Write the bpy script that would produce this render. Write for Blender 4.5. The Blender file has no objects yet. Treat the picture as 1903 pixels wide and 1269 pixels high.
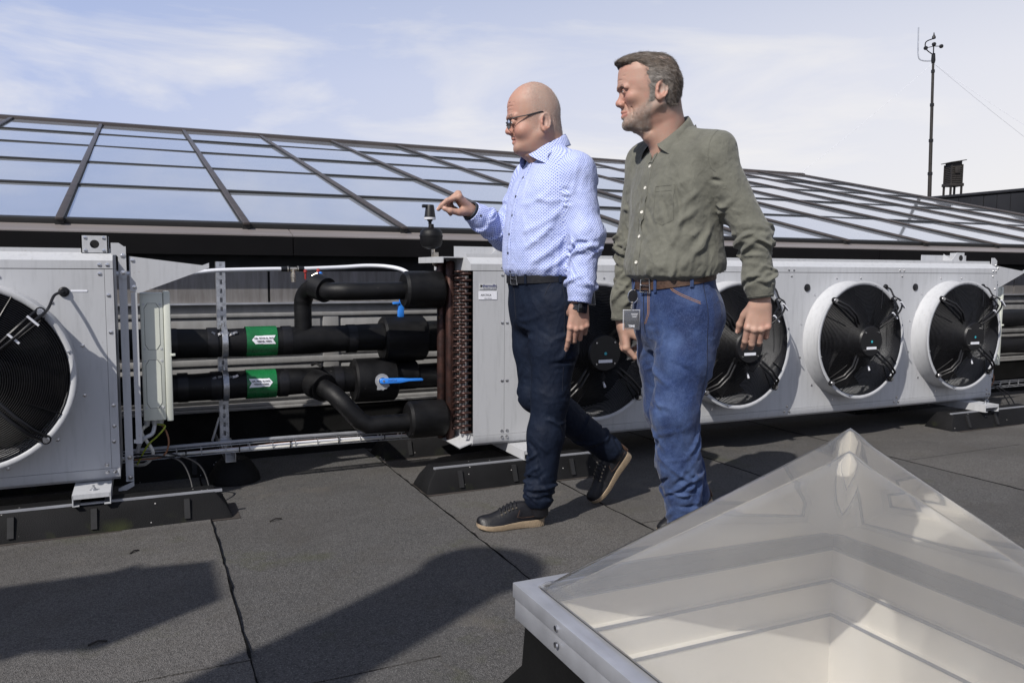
import bpy, bmesh, math, random
import numpy as np
from mathutils import Vector, Matrix, Euler
R = math.radians
PI = math.pi
SC = bpy.context.scene
COL = SC.collection

# ---------------------------------------------------------------- camera
def make_camera():
    yaw, pitch, roll, h = R(24.78), R(5.02), R(.3016), .96
    F = Vector((math.sin(yaw)*math.cos(pitch), math.cos(yaw)*math.cos(pitch), -math.sin(pitch)))
    Rt = Vector((math.cos(yaw), -math.sin(yaw), 0)); U = Rt.cross(F)
    R2 = Rt*math.cos(roll) + U*math.sin(roll); U2 = U*math.cos(roll) - Rt*math.sin(roll)
    cd = bpy.data.cameras.new('camera'); cam = bpy.data.objects.new('camera', cd); COL.objects.link(cam)
    m = Matrix((R2, U2, -F)).transposed().to_4x4(); m.translation = (0, 0, h)
    cam.matrix_world = m
    cd.sensor_width = 36; cd.lens = 36*1494.9/1903; cd.clip_start = .05; cd.clip_end = 5000
    SC.camera = cam
make_camera()

# ---------------------------------------------------------------- light
SUN_AZ = (-.85, -.53)          # towards the sun, seen from above
SUN_EL = R(43)
SUN_STRENGTH, SKY_STRENGTH = 5.0, .09
def make_light():
    sd = bpy.data.lights.new('sun', 'SUN'); so = bpy.data.objects.new('sun', sd); COL.objects.link(so)
    sd.energy = SUN_STRENGTH; sd.angle = R(.6); sd.color = (1, .955, .89)
    a = Vector((SUN_AZ[0], SUN_AZ[1], 0)).normalized()*math.cos(SUN_EL); a.z = math.sin(SUN_EL)
    so.rotation_euler = a.to_track_quat('Z', 'Y').to_euler(); so.location = (-6, -4, 8)
    w = bpy.data.worlds.new('World'); SC.world = w; w.use_nodes = True
    nt = w.node_tree; N = nt.nodes; L = nt.links; N.clear()
    out = N.new('ShaderNodeOutputWorld'); bg = N.new('ShaderNodeBackground'); bg.inputs[1].default_value = SKY_STRENGTH
    sky = N.new('ShaderNodeTexSky'); sky.sky_type = 'NISHITA'; sky.sun_disc = False
    sky.sun_elevation = SUN_EL; sky.sun_rotation = math.atan2(SUN_AZ[0], SUN_AZ[1])
    sky.air_density = 1.0; sky.dust_density = 2.2; sky.ozone_density = 1.6; sky.altitude = 40
    # thin high cloud and haze mixed over the clear sky (same everywhere, thicker towards the horizon)
    tc = N.new('ShaderNodeTexCoord')
    mp = N.new('ShaderNodeMapping'); mp.inputs['Scale'].default_value = (1.1, 1.1, 4.2); mp.inputs['Rotation'].default_value = (R(6), R(-9), R(20))
    L.new(tc.outputs['Generated'], mp.inputs[0])
    n1 = N.new('ShaderNodeTexNoise'); n1.inputs['Scale'].default_value = 2.3; n1.inputs['Detail'].default_value = 9; n1.inputs['Roughness'].default_value = .56; n1.inputs['Distortion'].default_value = .5
    L.new(mp.outputs[0], n1.inputs['Vector'])
    r1 = N.new('ShaderNodeMapRange'); r1.inputs['From Min'].default_value = .49; r1.inputs['From Max'].default_value = .68
    r1.inputs['To Max'].default_value = .75; L.new(n1.outputs[0], r1.inputs[0])
    sx = N.new('ShaderNodeSeparateXYZ'); L.new(tc.outputs['Generated'], sx.inputs[0])
    hz = N.new('ShaderNodeMapRange'); hz.inputs['From Min'].default_value = .0; hz.inputs['From Max'].default_value = .42
    hz.inputs['To Min'].default_value = .46; hz.inputs['To Max'].default_value = .04; L.new(sx.outputs['Z'], hz.inputs[0])
    kz = N.new('ShaderNodeMapRange'); kz.inputs['From Min'].default_value = .22; kz.inputs['From Max'].default_value = .75
    kz.inputs['To Min'].default_value = .93; kz.inputs['To Max'].default_value = .22; L.new(sx.outputs['Z'], kz.inputs[0])
    # veil of high cloud thicker towards the east
    eg = N.new('ShaderNodeMapRange'); eg.inputs['From Min'].default_value = -.05; eg.inputs['From Max'].default_value = .9
    eg.inputs['To Min'].default_value = 0; eg.inputs['To Max'].default_value = .54; L.new(sx.outputs['X'], eg.inputs[0])
    ad = N.new('ShaderNodeMath'); ad.operation = 'ADD'; L.new(hz.outputs[0], ad.inputs[0]); L.new(eg.outputs[0], ad.inputs[1])
    mx = N.new('ShaderNodeMath'); mx.operation = 'MULTIPLY_ADD'; mx.use_clamp = True
    iv = N.new('ShaderNodeMath'); iv.operation = 'SUBTRACT'; iv.inputs[0].default_value = 1; iv.use_clamp = True; L.new(ad.outputs[0], iv.inputs[1])
    L.new(r1.outputs[0], mx.inputs[0]); L.new(iv.outputs[0], mx.inputs[1]); L.new(ad.outputs[0], mx.inputs[2])
    hc = N.new('ShaderNodeMix'); hc.data_type = 'RGBA'; hc.inputs['A'].default_value = (3.8, 5.1, 9.0, 1); hc.inputs['B'].default_value = (11.0, 10.6, 10.2, 1)
    L.new(mx.outputs[0], hc.inputs['Factor'])
    mc = N.new('ShaderNodeMix'); mc.data_type = 'RGBA'
    L.new(kz.outputs[0], mc.inputs['Factor']); L.new(sky.outputs[0], mc.inputs['A']); L.new(hc.outputs['Result'], mc.inputs['B'])
    L.new(mc.outputs['Result'], bg.inputs[0]); L.new(bg.outputs[0], out.inputs[0])
make_light()
SC.view_settings.view_transform = 'Standard'
try: SC.view_settings.look = 'None'
except Exception: pass
SC.view_settings.exposure = 0; SC.view_settings.gamma = 1; SC.view_settings.use_curve_mapping = False
SC.render.engine = 'CYCLES'
SC.cycles.max_bounces = 8; SC.cycles.transparent_max_bounces = 12; SC.cycles.use_denoising = True
SC.cycles.denoiser = 'OPENIMAGEDENOISE'; SC.cycles.denoising_input_passes = 'RGB_ALBEDO_NORMAL'; SC.cycles.denoising_prefilter = 'ACCURATE'

# ---------------------------------------------------------------- helpers: objects
def obj(name, me, parent=None, label=None, cat=None, group=None, kind=None, loc=None, rot=None):
    o = bpy.data.objects.new(name, me); COL.objects.link(o)
    if parent is not None: o.parent = parent
    if label: o['label'] = label
    if cat: o['category'] = cat
    if group: o['group'] = group
    if kind: o['kind'] = kind
    if loc is not None: o.location = loc
    if rot is not None: o.rotation_euler = rot
    return o
def copy_tree(o, parent=None):
    c = o.copy(); COL.objects.link(c)
    if parent is not None: c.parent = parent
    for ch in list(o.children): copy_tree(ch, c)
    return c

class MB:
    """collects boxes, tubes, lathes and prisms, then links them as one mesh object"""
    def __init__(s): s.v = []; s.f = []; s.sm = []; s.mi = []; s.cur = 0
    def add(s, vs, fs, smooth=False):
        b = len(s.v); s.v += [tuple(map(float, v)) for v in vs]
        for f in fs: s.f.append([b+i for i in f]); s.sm.append(smooth); s.mi.append(s.cur)
        return s
    def box(s, x0, x1, y0, y1, z0, z1):
        v = [(x, y, z) for x in (x0, x1) for y in (y0, y1) for z in (z0, z1)]
        return s.add(v, [(0,1,3,2), (4,6,7,5), (0,4,5,1), (2,3,7,6), (0,2,6,4), (1,5,7,3)])
    def cbox(s, c, d, rot=None):
        v = [Vector((x*d[0]/2, y*d[1]/2, z*d[2]/2)) for x in (-1,1) for y in (-1,1) for z in (-1,1)]
        if rot is not None: v = [rot @ p for p in v]
        return s.add([p+Vector(c) for p in v], [(0,1,3,2), (4,6,7,5), (0,4,5,1), (2,3,7,6), (0,2,6,4), (1,5,7,3)])
    def tube(s, pts, r, n=10, caps=True, smooth=True, closed=False):
        P = [Vector(p) for p in pts]; m = len(P); rr = r if hasattr(r, '__len__') else [r]*m
        up = None; rings = []
        for i, p in enumerate(P):
            if closed: t = (P[(i+1) % m]-P[i-1])
            else: t = (P[min(i+1, m-1)]-P[max(i-1, 0)])
            t = t.normalized() if t.length > 1e-9 else Vector((0,0,1))
            if up is None:
                a = Vector((0,0,1)) if abs(t.z) < .9 else Vector((1,0,0)); up = (a-t*a.dot(t)).normalized()
            else: up = (up-t*up.dot(t)).normalized()
            sd = t.cross(up)
            rings.append([p+(up*math.cos(2*PI*k/n)+sd*math.sin(2*PI*k/n))*rr[i] for k in range(n)])
        v = [q for g in rings for q in g]; f = []
        for i in range(m if closed else m-1):
            j = (i+1) % m
            for k in range(n): f.append((i*n+k, i*n+(k+1) % n, j*n+(k+1) % n, j*n+k))
        s.add(v, f, smooth)
        if caps and not closed:
            s.add(rings[0], [list(range(n))[::-1]]); s.add(rings[-1], [list(range(n))])
        return s
    def lathe(s, prof, org=(0,0,0), ax='z', n=24, caps=True, smooth=True):
        """prof: (radius, height) pairs turned about an axis"""
        M = {'z': lambda r, h, c, q: (r*c, r*q, h), 'x': lambda r, h, c, q: (h, r*c, r*q), 'y': lambda r, h, c, q: (r*c, h, -r*q)}[ax]
        v = []; f = []
        for (r, h) in prof:
            for k in range(n):
                a = 2*PI*k/n; p = M(r, h, math.cos(a), math.sin(a)); v.append((p[0]+org[0], p[1]+org[1], p[2]+org[2]))
        for i in range(len(prof)-1):
            for k in range(n): f.append((i*n+k, i*n+(k+1) % n, (i+1)*n+(k+1) % n, (i+1)*n+k))
        s.add(v, f, smooth)
        if caps:
            if prof[0][0] > 1e-6: s.add(v[:n], [list(range(n))[::-1]])
            if prof[-1][0] > 1e-6: s.add(v[-n:], [list(range(n))])
        return s
    def prism(s, poly, fn, d0, d1):
        """poly of 2d points, fn(u, v, d) -> 3d point, extruded from d0 to d1"""
        n = len(poly); v = [fn(u, w, d0) for u, w in poly]+[fn(u, w, d1) for u, w in poly]
        return s.add(v, [list(range(n))[::-1], list(range(n, 2*n))]+[(i, (i+1) % n, n+(i+1) % n, n+i) for i in range(n)])
    def mesh(s, name, mat, bevel=0, seg=2, auto=40):
        me = bpy.data.meshes.new(name); me.from_pydata(s.v, [], s.f)
        for m in (mat if isinstance(mat, (list, tuple)) else [mat]): me.materials.append(m)
        me.polygons.foreach_set('material_index', s.mi)
        bm = bmesh.new(); bm.from_mesh(me)
        bmesh.ops.remove_doubles(bm, verts=bm.verts, dist=1e-6)
        bmesh.ops.recalc_face_normals(bm, faces=bm.faces)
        if bevel:
            es = [e for e in bm.edges if len(e.link_faces) == 2 and e.calc_face_angle(0) > R(35)]
            bmesh.ops.bevel(bm, geom=es, offset=bevel, segments=seg, profile=.5, affect='EDGES', clamp_overlap=True)
        for f in bm.faces: f.smooth = True
        for e in bm.edges:
            e.smooth = not (len(e.link_faces) != 2 or e.calc_face_angle(0) > R(auto))
        bm.to_mesh(me); bm.free(); me.update(); return me
    def build(s, name, mat, parent=None, bevel=0, seg=2, auto=40, **kw):
        return obj(name, s.mesh(name, mat, bevel, seg, auto), parent, **kw)

def arc(c, r, a0, a1, n, fn):
    return [fn(c[0]+r*math.cos(a0+(a1-a0)*i/n), c[1]+r*math.sin(a0+(a1-a0)*i/n)) for i in range(n+1)]
def smooth_path(pts, n=8):
    P = [Vector(p) for p in pts]; out = []
    for i in range(len(P)-1):
        p0 = P[max(i-1, 0)]; p1 = P[i]; p2 = P[i+1]; p3 = P[min(i+2, len(P)-1)]
        for k in range(n):
            t = k/n
            out.append(.5*((2*p1)+(-p0+p2)*t+(2*p0-5*p1+4*p2-p3)*t*t+(-p0+3*p1-3*p2+p3)*t**3))
    out.append(P[-1]); return out
def text(name, body, size, mat, parent, loc, rot, align='CENTER', bold=0, shear=0):
    cu = bpy.data.curves.new(name, 'FONT'); cu.body = body; cu.size = size; cu.align_x = align; cu.align_y = 'CENTER'
    cu.extrude = .0003; cu.offset = bold; cu.shear = shear; cu.materials.append(mat); cu.resolution_u = 3
    return obj(name, cu, parent, loc=loc, rot=rot)

# ---------------------------------------------------------------- helpers: materials
class NT:
    def __init__(s, name):
        s.m = bpy.data.materials.new(name); s.m.use_nodes = True; s.t = s.m.node_tree; s.t.nodes.clear()
        s.out = s.n('ShaderNodeOutputMaterial'); s.b = s.n('ShaderNodeBsdfPrincipled'); s.l(s.b.outputs[0], s.out.inputs[0])
        s._tc = None
    def n(s, t, **kw):
        nd = s.t.nodes.new(t)
        for k, v in kw.items(): setattr(nd, k, v)
        return nd
    def l(s, a, b): s.t.links.new(a, b)
    def co(s, which='Object'):
        if s._tc is None: s._tc = s.n('ShaderNodeTexCoord')
        return s._tc.outputs[which]
    def mapping(s, scale=(1,1,1), rot=(0,0,0), src=None):
        m = s.n('ShaderNodeMapping'); m.inputs['Scale'].default_value = scale; m.inputs['Rotation'].default_value = rot
        s.l(src or s.co(), m.inputs[0]); return m.outputs[0]
    def noise(s, scale, detail=4, rough=.55, vec=None, dist=0):
        x = s.n('ShaderNodeTexNoise'); x.inputs['Scale'].default_value = scale; x.inputs['Detail'].default_value = detail
        x.inputs['Roughness'].default_value = rough; x.inputs['Distortion'].default_value = dist
        s.l(vec or s.co(), x.inputs['Vector']); return x.outputs[0]
    def rng(s, v, a, b, c=0, d=1):
        x = s.n('ShaderNodeMapRange'); x.inputs['From Min'].default_value = a; x.inputs['From Max'].default_value = b
        x.inputs['To Min'].default_value = c; x.inputs['To Max'].default_value = d; s.l(v, x.inputs[0]); return x.outputs[0]
    def mix(s, f, a, b, mode='MIX'):
        x = s.n('ShaderNodeMix', data_type='RGBA', blend_type=mode)
        for k, v in (('Factor', f), ('A', a), ('B', b)):
            i = x.inputs[k] if k != 'Factor' else x.inputs[0]
            if k != 'Factor': i = [q for q in x.inputs if q.name == k and q.type == 'RGBA'][0]
            if hasattr(v, 'node'): s.l(v, i)
            elif k == 'Factor': i.default_value = v
            else: i.default_value = (*v, 1) if len(v) == 3 else v
        return [q for q in x.outputs if q.type == 'RGBA'][0]
    def math(s, op, a, b=0.0, clamp=False):
        x = s.n('ShaderNodeMath', operation=op); x.use_clamp = clamp
        for i, v in enumerate((a, b)):
            if hasattr(v, 'node'): s.l(v, x.inputs[i])
            else: x.inputs[i].default_value = v
        return x.outputs[0]
    def set(s, **kw):
        for k, v in kw.items():
            i = s.b.inputs[k.replace('_', ' ')]
            if hasattr(v, 'node'): s.l(v, i)
            elif i.type == 'RGBA': i.default_value = (*v, 1)
            else: i.default_value = v
        return s
    def bump(s, h, strength=.3, dist=.01):
        x = s.n('ShaderNodeBump'); x.inputs['Strength'].default_value = strength; x.inputs['Distance'].default_value = dist
        s.l(h, x.inputs['Height'])
        s.l(x.outputs[0], s.b.inputs['Normal']); return s

def plain(name, col, rough=.5, metal=0, var=.12, scale=12, bump=0, bscale=60, **kw):
    t = NT(name); n = t.noise(scale, 5)
    d = [c*(1-var) for c in col]; e = [min(1, c*(1+var)) for c in col]
    t.set(Base_Color=t.mix(t.rng(n, .3, .7), d, e), Roughness=t.rng(t.noise(scale*2.3, 3), .3, .7, max(.02, rough-.08), min(1, rough+.08)), Metallic=metal)
    if bump: t.bump(t.noise(bscale, 3), bump, .004)
    for k, v in kw.items(): t.set(**{k: v})
    return t.m
# ================================================================ materials
M = {}
def white_coat(name, col=(.44, .448, .465)):
    t = NT(name)
    streak = t.noise(9, 6, .6, t.mapping((6, 6, .7))); fine = t.noise(500, 2, .5); big = t.noise(2.2, 4)
    c = t.mix(t.rng(streak, .50, .75, 0, .42), col, [x*.62 for x in col])
    c = t.mix(t.rng(big, .5, .8, 0, .22), c, (.31, .305, .29))
    c = t.mix(t.rng(fine, .35, .65, 0, .10), c, (.345, .355, .37))
    spot = t.noise(70, 2, .4); c = t.mix(t.rng(spot, .72, .78, 0, .35), c, (.25, .22, .18))
    t.set(Base_Color=c, Roughness=t.rng(big, .3, .7, .38, .52)); t.bump(t.noise(240, 3), .06, .002)
    return t.m
M['white'] = white_coat('white coated steel')
M['galv'] = plain('galvanised steel', (.48, .49, .51), .38, .85, .25, 40, .08, 90)
M['stain'] = plain('stainless steel', (.62, .62, .63), .22, 1, .1, 30)
M['brass'] = plain('nickel plated brass', (.55, .5, .42), .3, .9, .15, 60)
M['blackplastic'] = plain('black plastic', (.007, .007, .0085), .42, 0, .2, 30, Specular_IOR_Level=.35)
M['blackwire'] = plain('black coated wire', (.006, .006, .0075), .45, 0, .2, 30, Specular_IOR_Level=.35)
M['dark'] = plain('dark inside', (.006, .006, .007), .7, 0, .3, 8)
M['cream'] = plain('cream plastic', (.56, .58, .51), .42, 0, .05, 6)
M['pvc'] = plain('white pvc', (.60, .61, .65), .4, 0, .05, 5)
M['cable'] = plain('grey cable sheath', (.56, .55, .51), .5, 0, .1, 20)
M['cablebrown'] = plain('brown cable sheath', (.22, .10, .05), .5, 0, .15, 20)
M['cablegreen'] = plain('green yellow earth lead', (.25, .30, .03), .45, 0, .5, 40)
M['blue'] = plain('blue lever paint', (.03, .21, .72), .35, 0, .1, 30)
M['red'] = plain('red plastic cap', (.28, .02, .015), .45, 0, .2, 30)
M['green'] = plain('green label film', (.008, .115, .035), .3, 0, .2, 18, .08, 30)
M['print'] = plain('black print', (.02, .02, .022), .6)
M['navyprint'] = plain('navy print', (.03, .035, .14), .5)
M['labelwhite'] = plain('white label film', (.74, .75, .80), .4, 0, .05, 15)
M['labelgrey'] = plain('grey label film', (.46, .47, .48), .4, 0, .08, 15)
M['teal'] = plain('teal emblem', (.03, .35, .42), .4)
M['redprint'] = plain('red print', (.35, .06, .04), .5)
def foam():
    t = NT('black insulation foam'); n = t.noise(14, 5); f = t.noise(240, 3); w = t.noise(5, 3, .5, t.mapping((1, 1, 4)))
    c = t.mix(t.rng(n, .35, .75), (.0026, .0026, .0030), (.0065, .0065, .0075))
    s = t.noise(160, 1, .3); c = t.mix(t.rng(s, .80, .83, 0, .6), c, (.22, .21, .2))
    t.set(Base_Color=c, Roughness=t.rng(n, .3, .7, .42, .6), Specular_IOR_Level=.26)
    t.bump(t.math('ADD', t.math('MULTIPLY', f, .25), w), .35, .008); return t.m
M['foam'] = foam()
def rubber():
    t = NT('recycled rubber granulate'); v = t.n('ShaderNodeTexVoronoi'); v.inputs['Scale'].default_value = 330; t.l(t.co(), v.inputs['Vector'])
    c = t.mix(t.rng(t.noise(6, 4), .3, .7), (.0022, .0022, .0026), (.0065, .0065, .0075))
    s = t.n('ShaderNodeTexVoronoi'); s.inputs['Scale'].default_value = 26; t.l(t.co(), s.inputs['Vector'])
    c = t.mix(t.rng(s.outputs['Distance'], .075, .06, 0, 1), c, (.34, .33, .32))
    moss = t.noise(7, 5); zz = t.n('ShaderNodeSeparateXYZ'); t.l(t.co(), zz.inputs[0])
    c = t.mix(t.math('MULTIPLY', t.rng(moss, .55, .7, 0, .5), t.rng(zz.outputs['Z'], .05, 0, 0, 1), True), c, (.05, .06, .015))
    t.set(Base_Color=c, Roughness=.75, Specular_IOR_Level=.22); t.bump(v.outputs['Distance'], .35, .003); return t.m
M['rubber'] = rubber()
def copper():
    t = NT('weathered copper'); n = t.noise(16, 6, .65); m = t.noise(55, 4)
    c = t.mix(t.rng(n, .35, .7), (.034, .020, .019), (.105, .048, .036)); c = t.mix(t.rng(m, .5, .72, 0, .7), c, (.035, .026, .026))
    p = t.noise(9, 2); c = t.mix(t.rng(p, .7, .74, 0, .5), c, (.28, .18, .06))
    t.set(Base_Color=c, Metallic=.65, Roughness=t.rng(m, .3, .7, .36, .6)); t.bump(m, .12, .002); return t.m
M['copper'] = copper()
def bronze():
    t = NT('bronze anodised aluminium'); n = t.noise(5, 5, .6, t.mapping((.6, 3, 3)))
    t.set(Base_Color=t.mix(t.rng(n, .3, .75), (.050, .042, .039), (.085, .071, .065)), Metallic=.25, Roughness=.42); return t.m
M['bronze'] = bronze()
def capping():
    t = NT('brown grey sheet capping'); n = t.noise(3, 6, .6, t.mapping((.5, 3, 3)))
    t.set(Base_Color=t.mix(t.rng(n, .3, .75), (.17, .15, .145), (.25, .225, .215)), Metallic=.2, Roughness=.5); return t.m
M['capping'] = capping()
M['fascia'] = plain('black brown fascia sheet', (.0042, .0038, .0042), .6, 0, .2, 3, Specular_IOR_Level=.12)
M['gasket'] = plain('black glazing gasket', (.008, .008, .008), .6)
def glass_pane():
    t = NT('solar control glazing'); n = t.noise(3.1, 4); w = t.noise(1.1, 2)
    c = t.mix(t.rng(n, .3, .7), (.255, .285, .33), (.30, .325, .365))
    d = t.noise(26, 5); c = t.mix(t.rng(d, .58, .8, 0, .3), c, (.42, .43, .44))
    t.set(Base_Color=c, Roughness=.055, IOR=1.9, Specular_IOR_Level=.75, Coat_Weight=.6, Coat_Roughness=.03)
    t.bump(w, .02, .02); return t.m
M['pane'] = glass_pane()
def felt(name, a, b, moss=.5):
    t = NT(name); co = t.co()
    g = t.n('ShaderNodeTexVoronoi'); g.inputs['Scale'].default_value = 380; t.l(co, g.inputs['Vector'])
    g2 = t.n('ShaderNodeTexVoronoi'); g2.inputs['Scale'].default_value = 190; t.l(co, g2.inputs['Vector'])
    big = t.noise(.9, 6, .6); mid = t.noise(5, 6, .65)
    c = t.mix(t.rng(big, .3, .72), a, b)
    sep = t.n('ShaderNodeSeparateXYZ'); t.l(g.outputs['Color'], sep.inputs[0])
    c = t.mix(t.rng(sep.outputs['X'], 0, 1, -.0, .75), c, [x*.32 for x in a]); c = t.mix(t.rng(sep.outputs['Y'], .80, .97, 0, .85), c, (.16, .155, .15))
    s2 = t.n('ShaderNodeSeparateXYZ'); t.l(g2.outputs['Color'], s2.inputs[0]); c = t.mix(t.rng(s2.outputs['X'], .7, .95, 0, .5), c, [x*.25 for x in a])
    c = t.mix(t.rng(mid, .52, .8, 0, .45), c, (.060, .052, .040))
    ms = t.noise(2.1, 7, .7); c = t.mix(t.rng(ms, .56, .74, 0, moss), c, (.050, .055, .016)); pud = t.noise(.75, 7, .58, None, 1.2); c = t.mix(t.rng(pud, .50, .56, 0, .30), c, (.050, .046, .044)); c = t.mix(t.rng(t.noise(1.6, 8, .7), .58, .66, 0, .35), c, (.13, .115, .098))
    st = t.noise(3.4, 5, .6); c = t.mix(t.rng(st, .62, .74, 0, .45), c, (.022, .022, .024))
    t.set(Base_Color=c, Roughness=.86, Specular_IOR_Level=.35)
    t.bump(t.math('ADD', g.outputs['Distance'], t.math('MULTIPLY', mid, 1.2)), .55, .006); return t.m
M['felt'] = felt('mineral roofing felt', (.103, .098, .094), (.146, .137, .129))
M['feltold'] = felt('older roofing felt', (.086, .084, .083), (.124, .117, .112), .7)
M['bitumen'] = plain('bare bitumen', (.004, .004, .004), .75, 0, .3, 6, .3, 90, Specular_IOR_Level=.12)
def panelgrey():
    t = NT('grey coated wall panel'); n = t.noise(4, 6, .6, t.mapping((5, 5, .8)))
    c = t.mix(t.rng(n, .35, .75), (.24, .238, .235), (.18, .178, .176)); d = t.noise(14, 5, .6)
    c = t.mix(t.rng(d, .58, .78, 0, .4), c, (.16, .14, .115))
    t.set(Base_Color=c, Roughness=.5); return t.m
M['panelgrey'] = panelgrey()
def alusheet():
    t = NT('stained aluminium sheet'); n = t.noise(5, 6, .65, t.mapping((7, 7, .7)))
    c = t.mix(t.rng(n, .35, .72), (.26, .25, .245), (.15, .135, .125))
    t.set(Base_Color=c, Metallic=.45, Roughness=.5); return t.m
M['alusheet'] = alusheet()
M['blackclad'] = plain('black wall cladding', (.016, .016, .018), .5, 0, .25, 2)
M['wood'] = plain('dark stained wood', (.017, .014, .012), .7, 0, .4, 20, .2, 40)
M['ground'] = plain('city ground', (.12, .12, .11), .9, 0, .4, .02)
def acrylic():
    t = NT('clear acrylic')
    tr = t.n('ShaderNodeBsdfTransparent'); tr.inputs[0].default_value = (.96, .965, .965, 1)
    gl = t.n('ShaderNodeBsdfGlossy'); gl.inputs['Roughness'].default_value = .035
    d0 = t.n('ShaderNodeBsdfDiffuse'); d0.inputs[0].default_value = (.78, .78, .78, 1); tl = t.n('ShaderNodeBsdfTranslucent'); tl.inputs[0].default_value = (.86, .85, .84, 1); df = t.n('ShaderNodeMixShader'); df.inputs[0].default_value = .55; t.l(d0.outputs[0], df.inputs[1]); t.l(tl.outputs[0], df.inputs[2])
    fr = t.n('ShaderNodeFresnel'); fr.inputs[0].default_value = 1.5
    m1 = t.n('ShaderNodeMixShader'); dirt = t.math('ADD', t.rng(t.noise(3, 6, .65), .35, .75, .15, .23), t.math('ADD', t.rng(t.noise(38, 5, .7, t.mapping((1, 1, .18))), .60, .85, 0, .06), t.rng(t.noise(140, 2, .5), .76, .82, 0, .10))); t.l(dirt, m1.inputs[0]); t.l(tr.outputs[0], m1.inputs[1]); t.l(df.outputs[0], m1.inputs[2])
    m2 = t.n('ShaderNodeMixShader'); t.l(t.math('MULTIPLY', fr.outputs[0], 1.25, True), m2.inputs[0]); t.l(m1.outputs[0], m2.inputs[1]); t.l(gl.outputs[0], m2.inputs[2])
    bp = t.n('ShaderNodeBump'); bp.inputs['Strength'].default_value = .02; bp.inputs['Distance'].default_value = .02; t.l(t.noise(2.5, 3), bp.inputs['Height'])
    t.l(bp.outputs[0], gl.inputs['Normal']); t.l(m2.outputs[0], t.out.inputs[0]); return t.m
M['acrylic'] = acrylic()
M['alu'] = plain('mill aluminium frame', (.42, .43, .46), .4, .55, .1, 10, .06, 300)
M['wellwhite'] = plain('white well lining', (.92, .87, .79), .45, 0, .05, 2)
M['diffuser'] = plain('cream opal sheet', (.92, .86, .77), .35, 0, .03, 2)
M['padfelt'] = plain('dark brown felt pad', (.035, .028, .024), .9, 0, .3, 20)
M['foil'] = plain('crumpled foil tape', (.30, .30, .31), .35, .9, .4, 60, .5, 80)
M['wellstrip'] = plain('blue grey well seal', (.16, .175, .21), .4, 0, .1, 10)
M['galvdull'] = plain('dull zinc plate', (.42, .43, .45), .45, .35, .15, 40)
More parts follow.
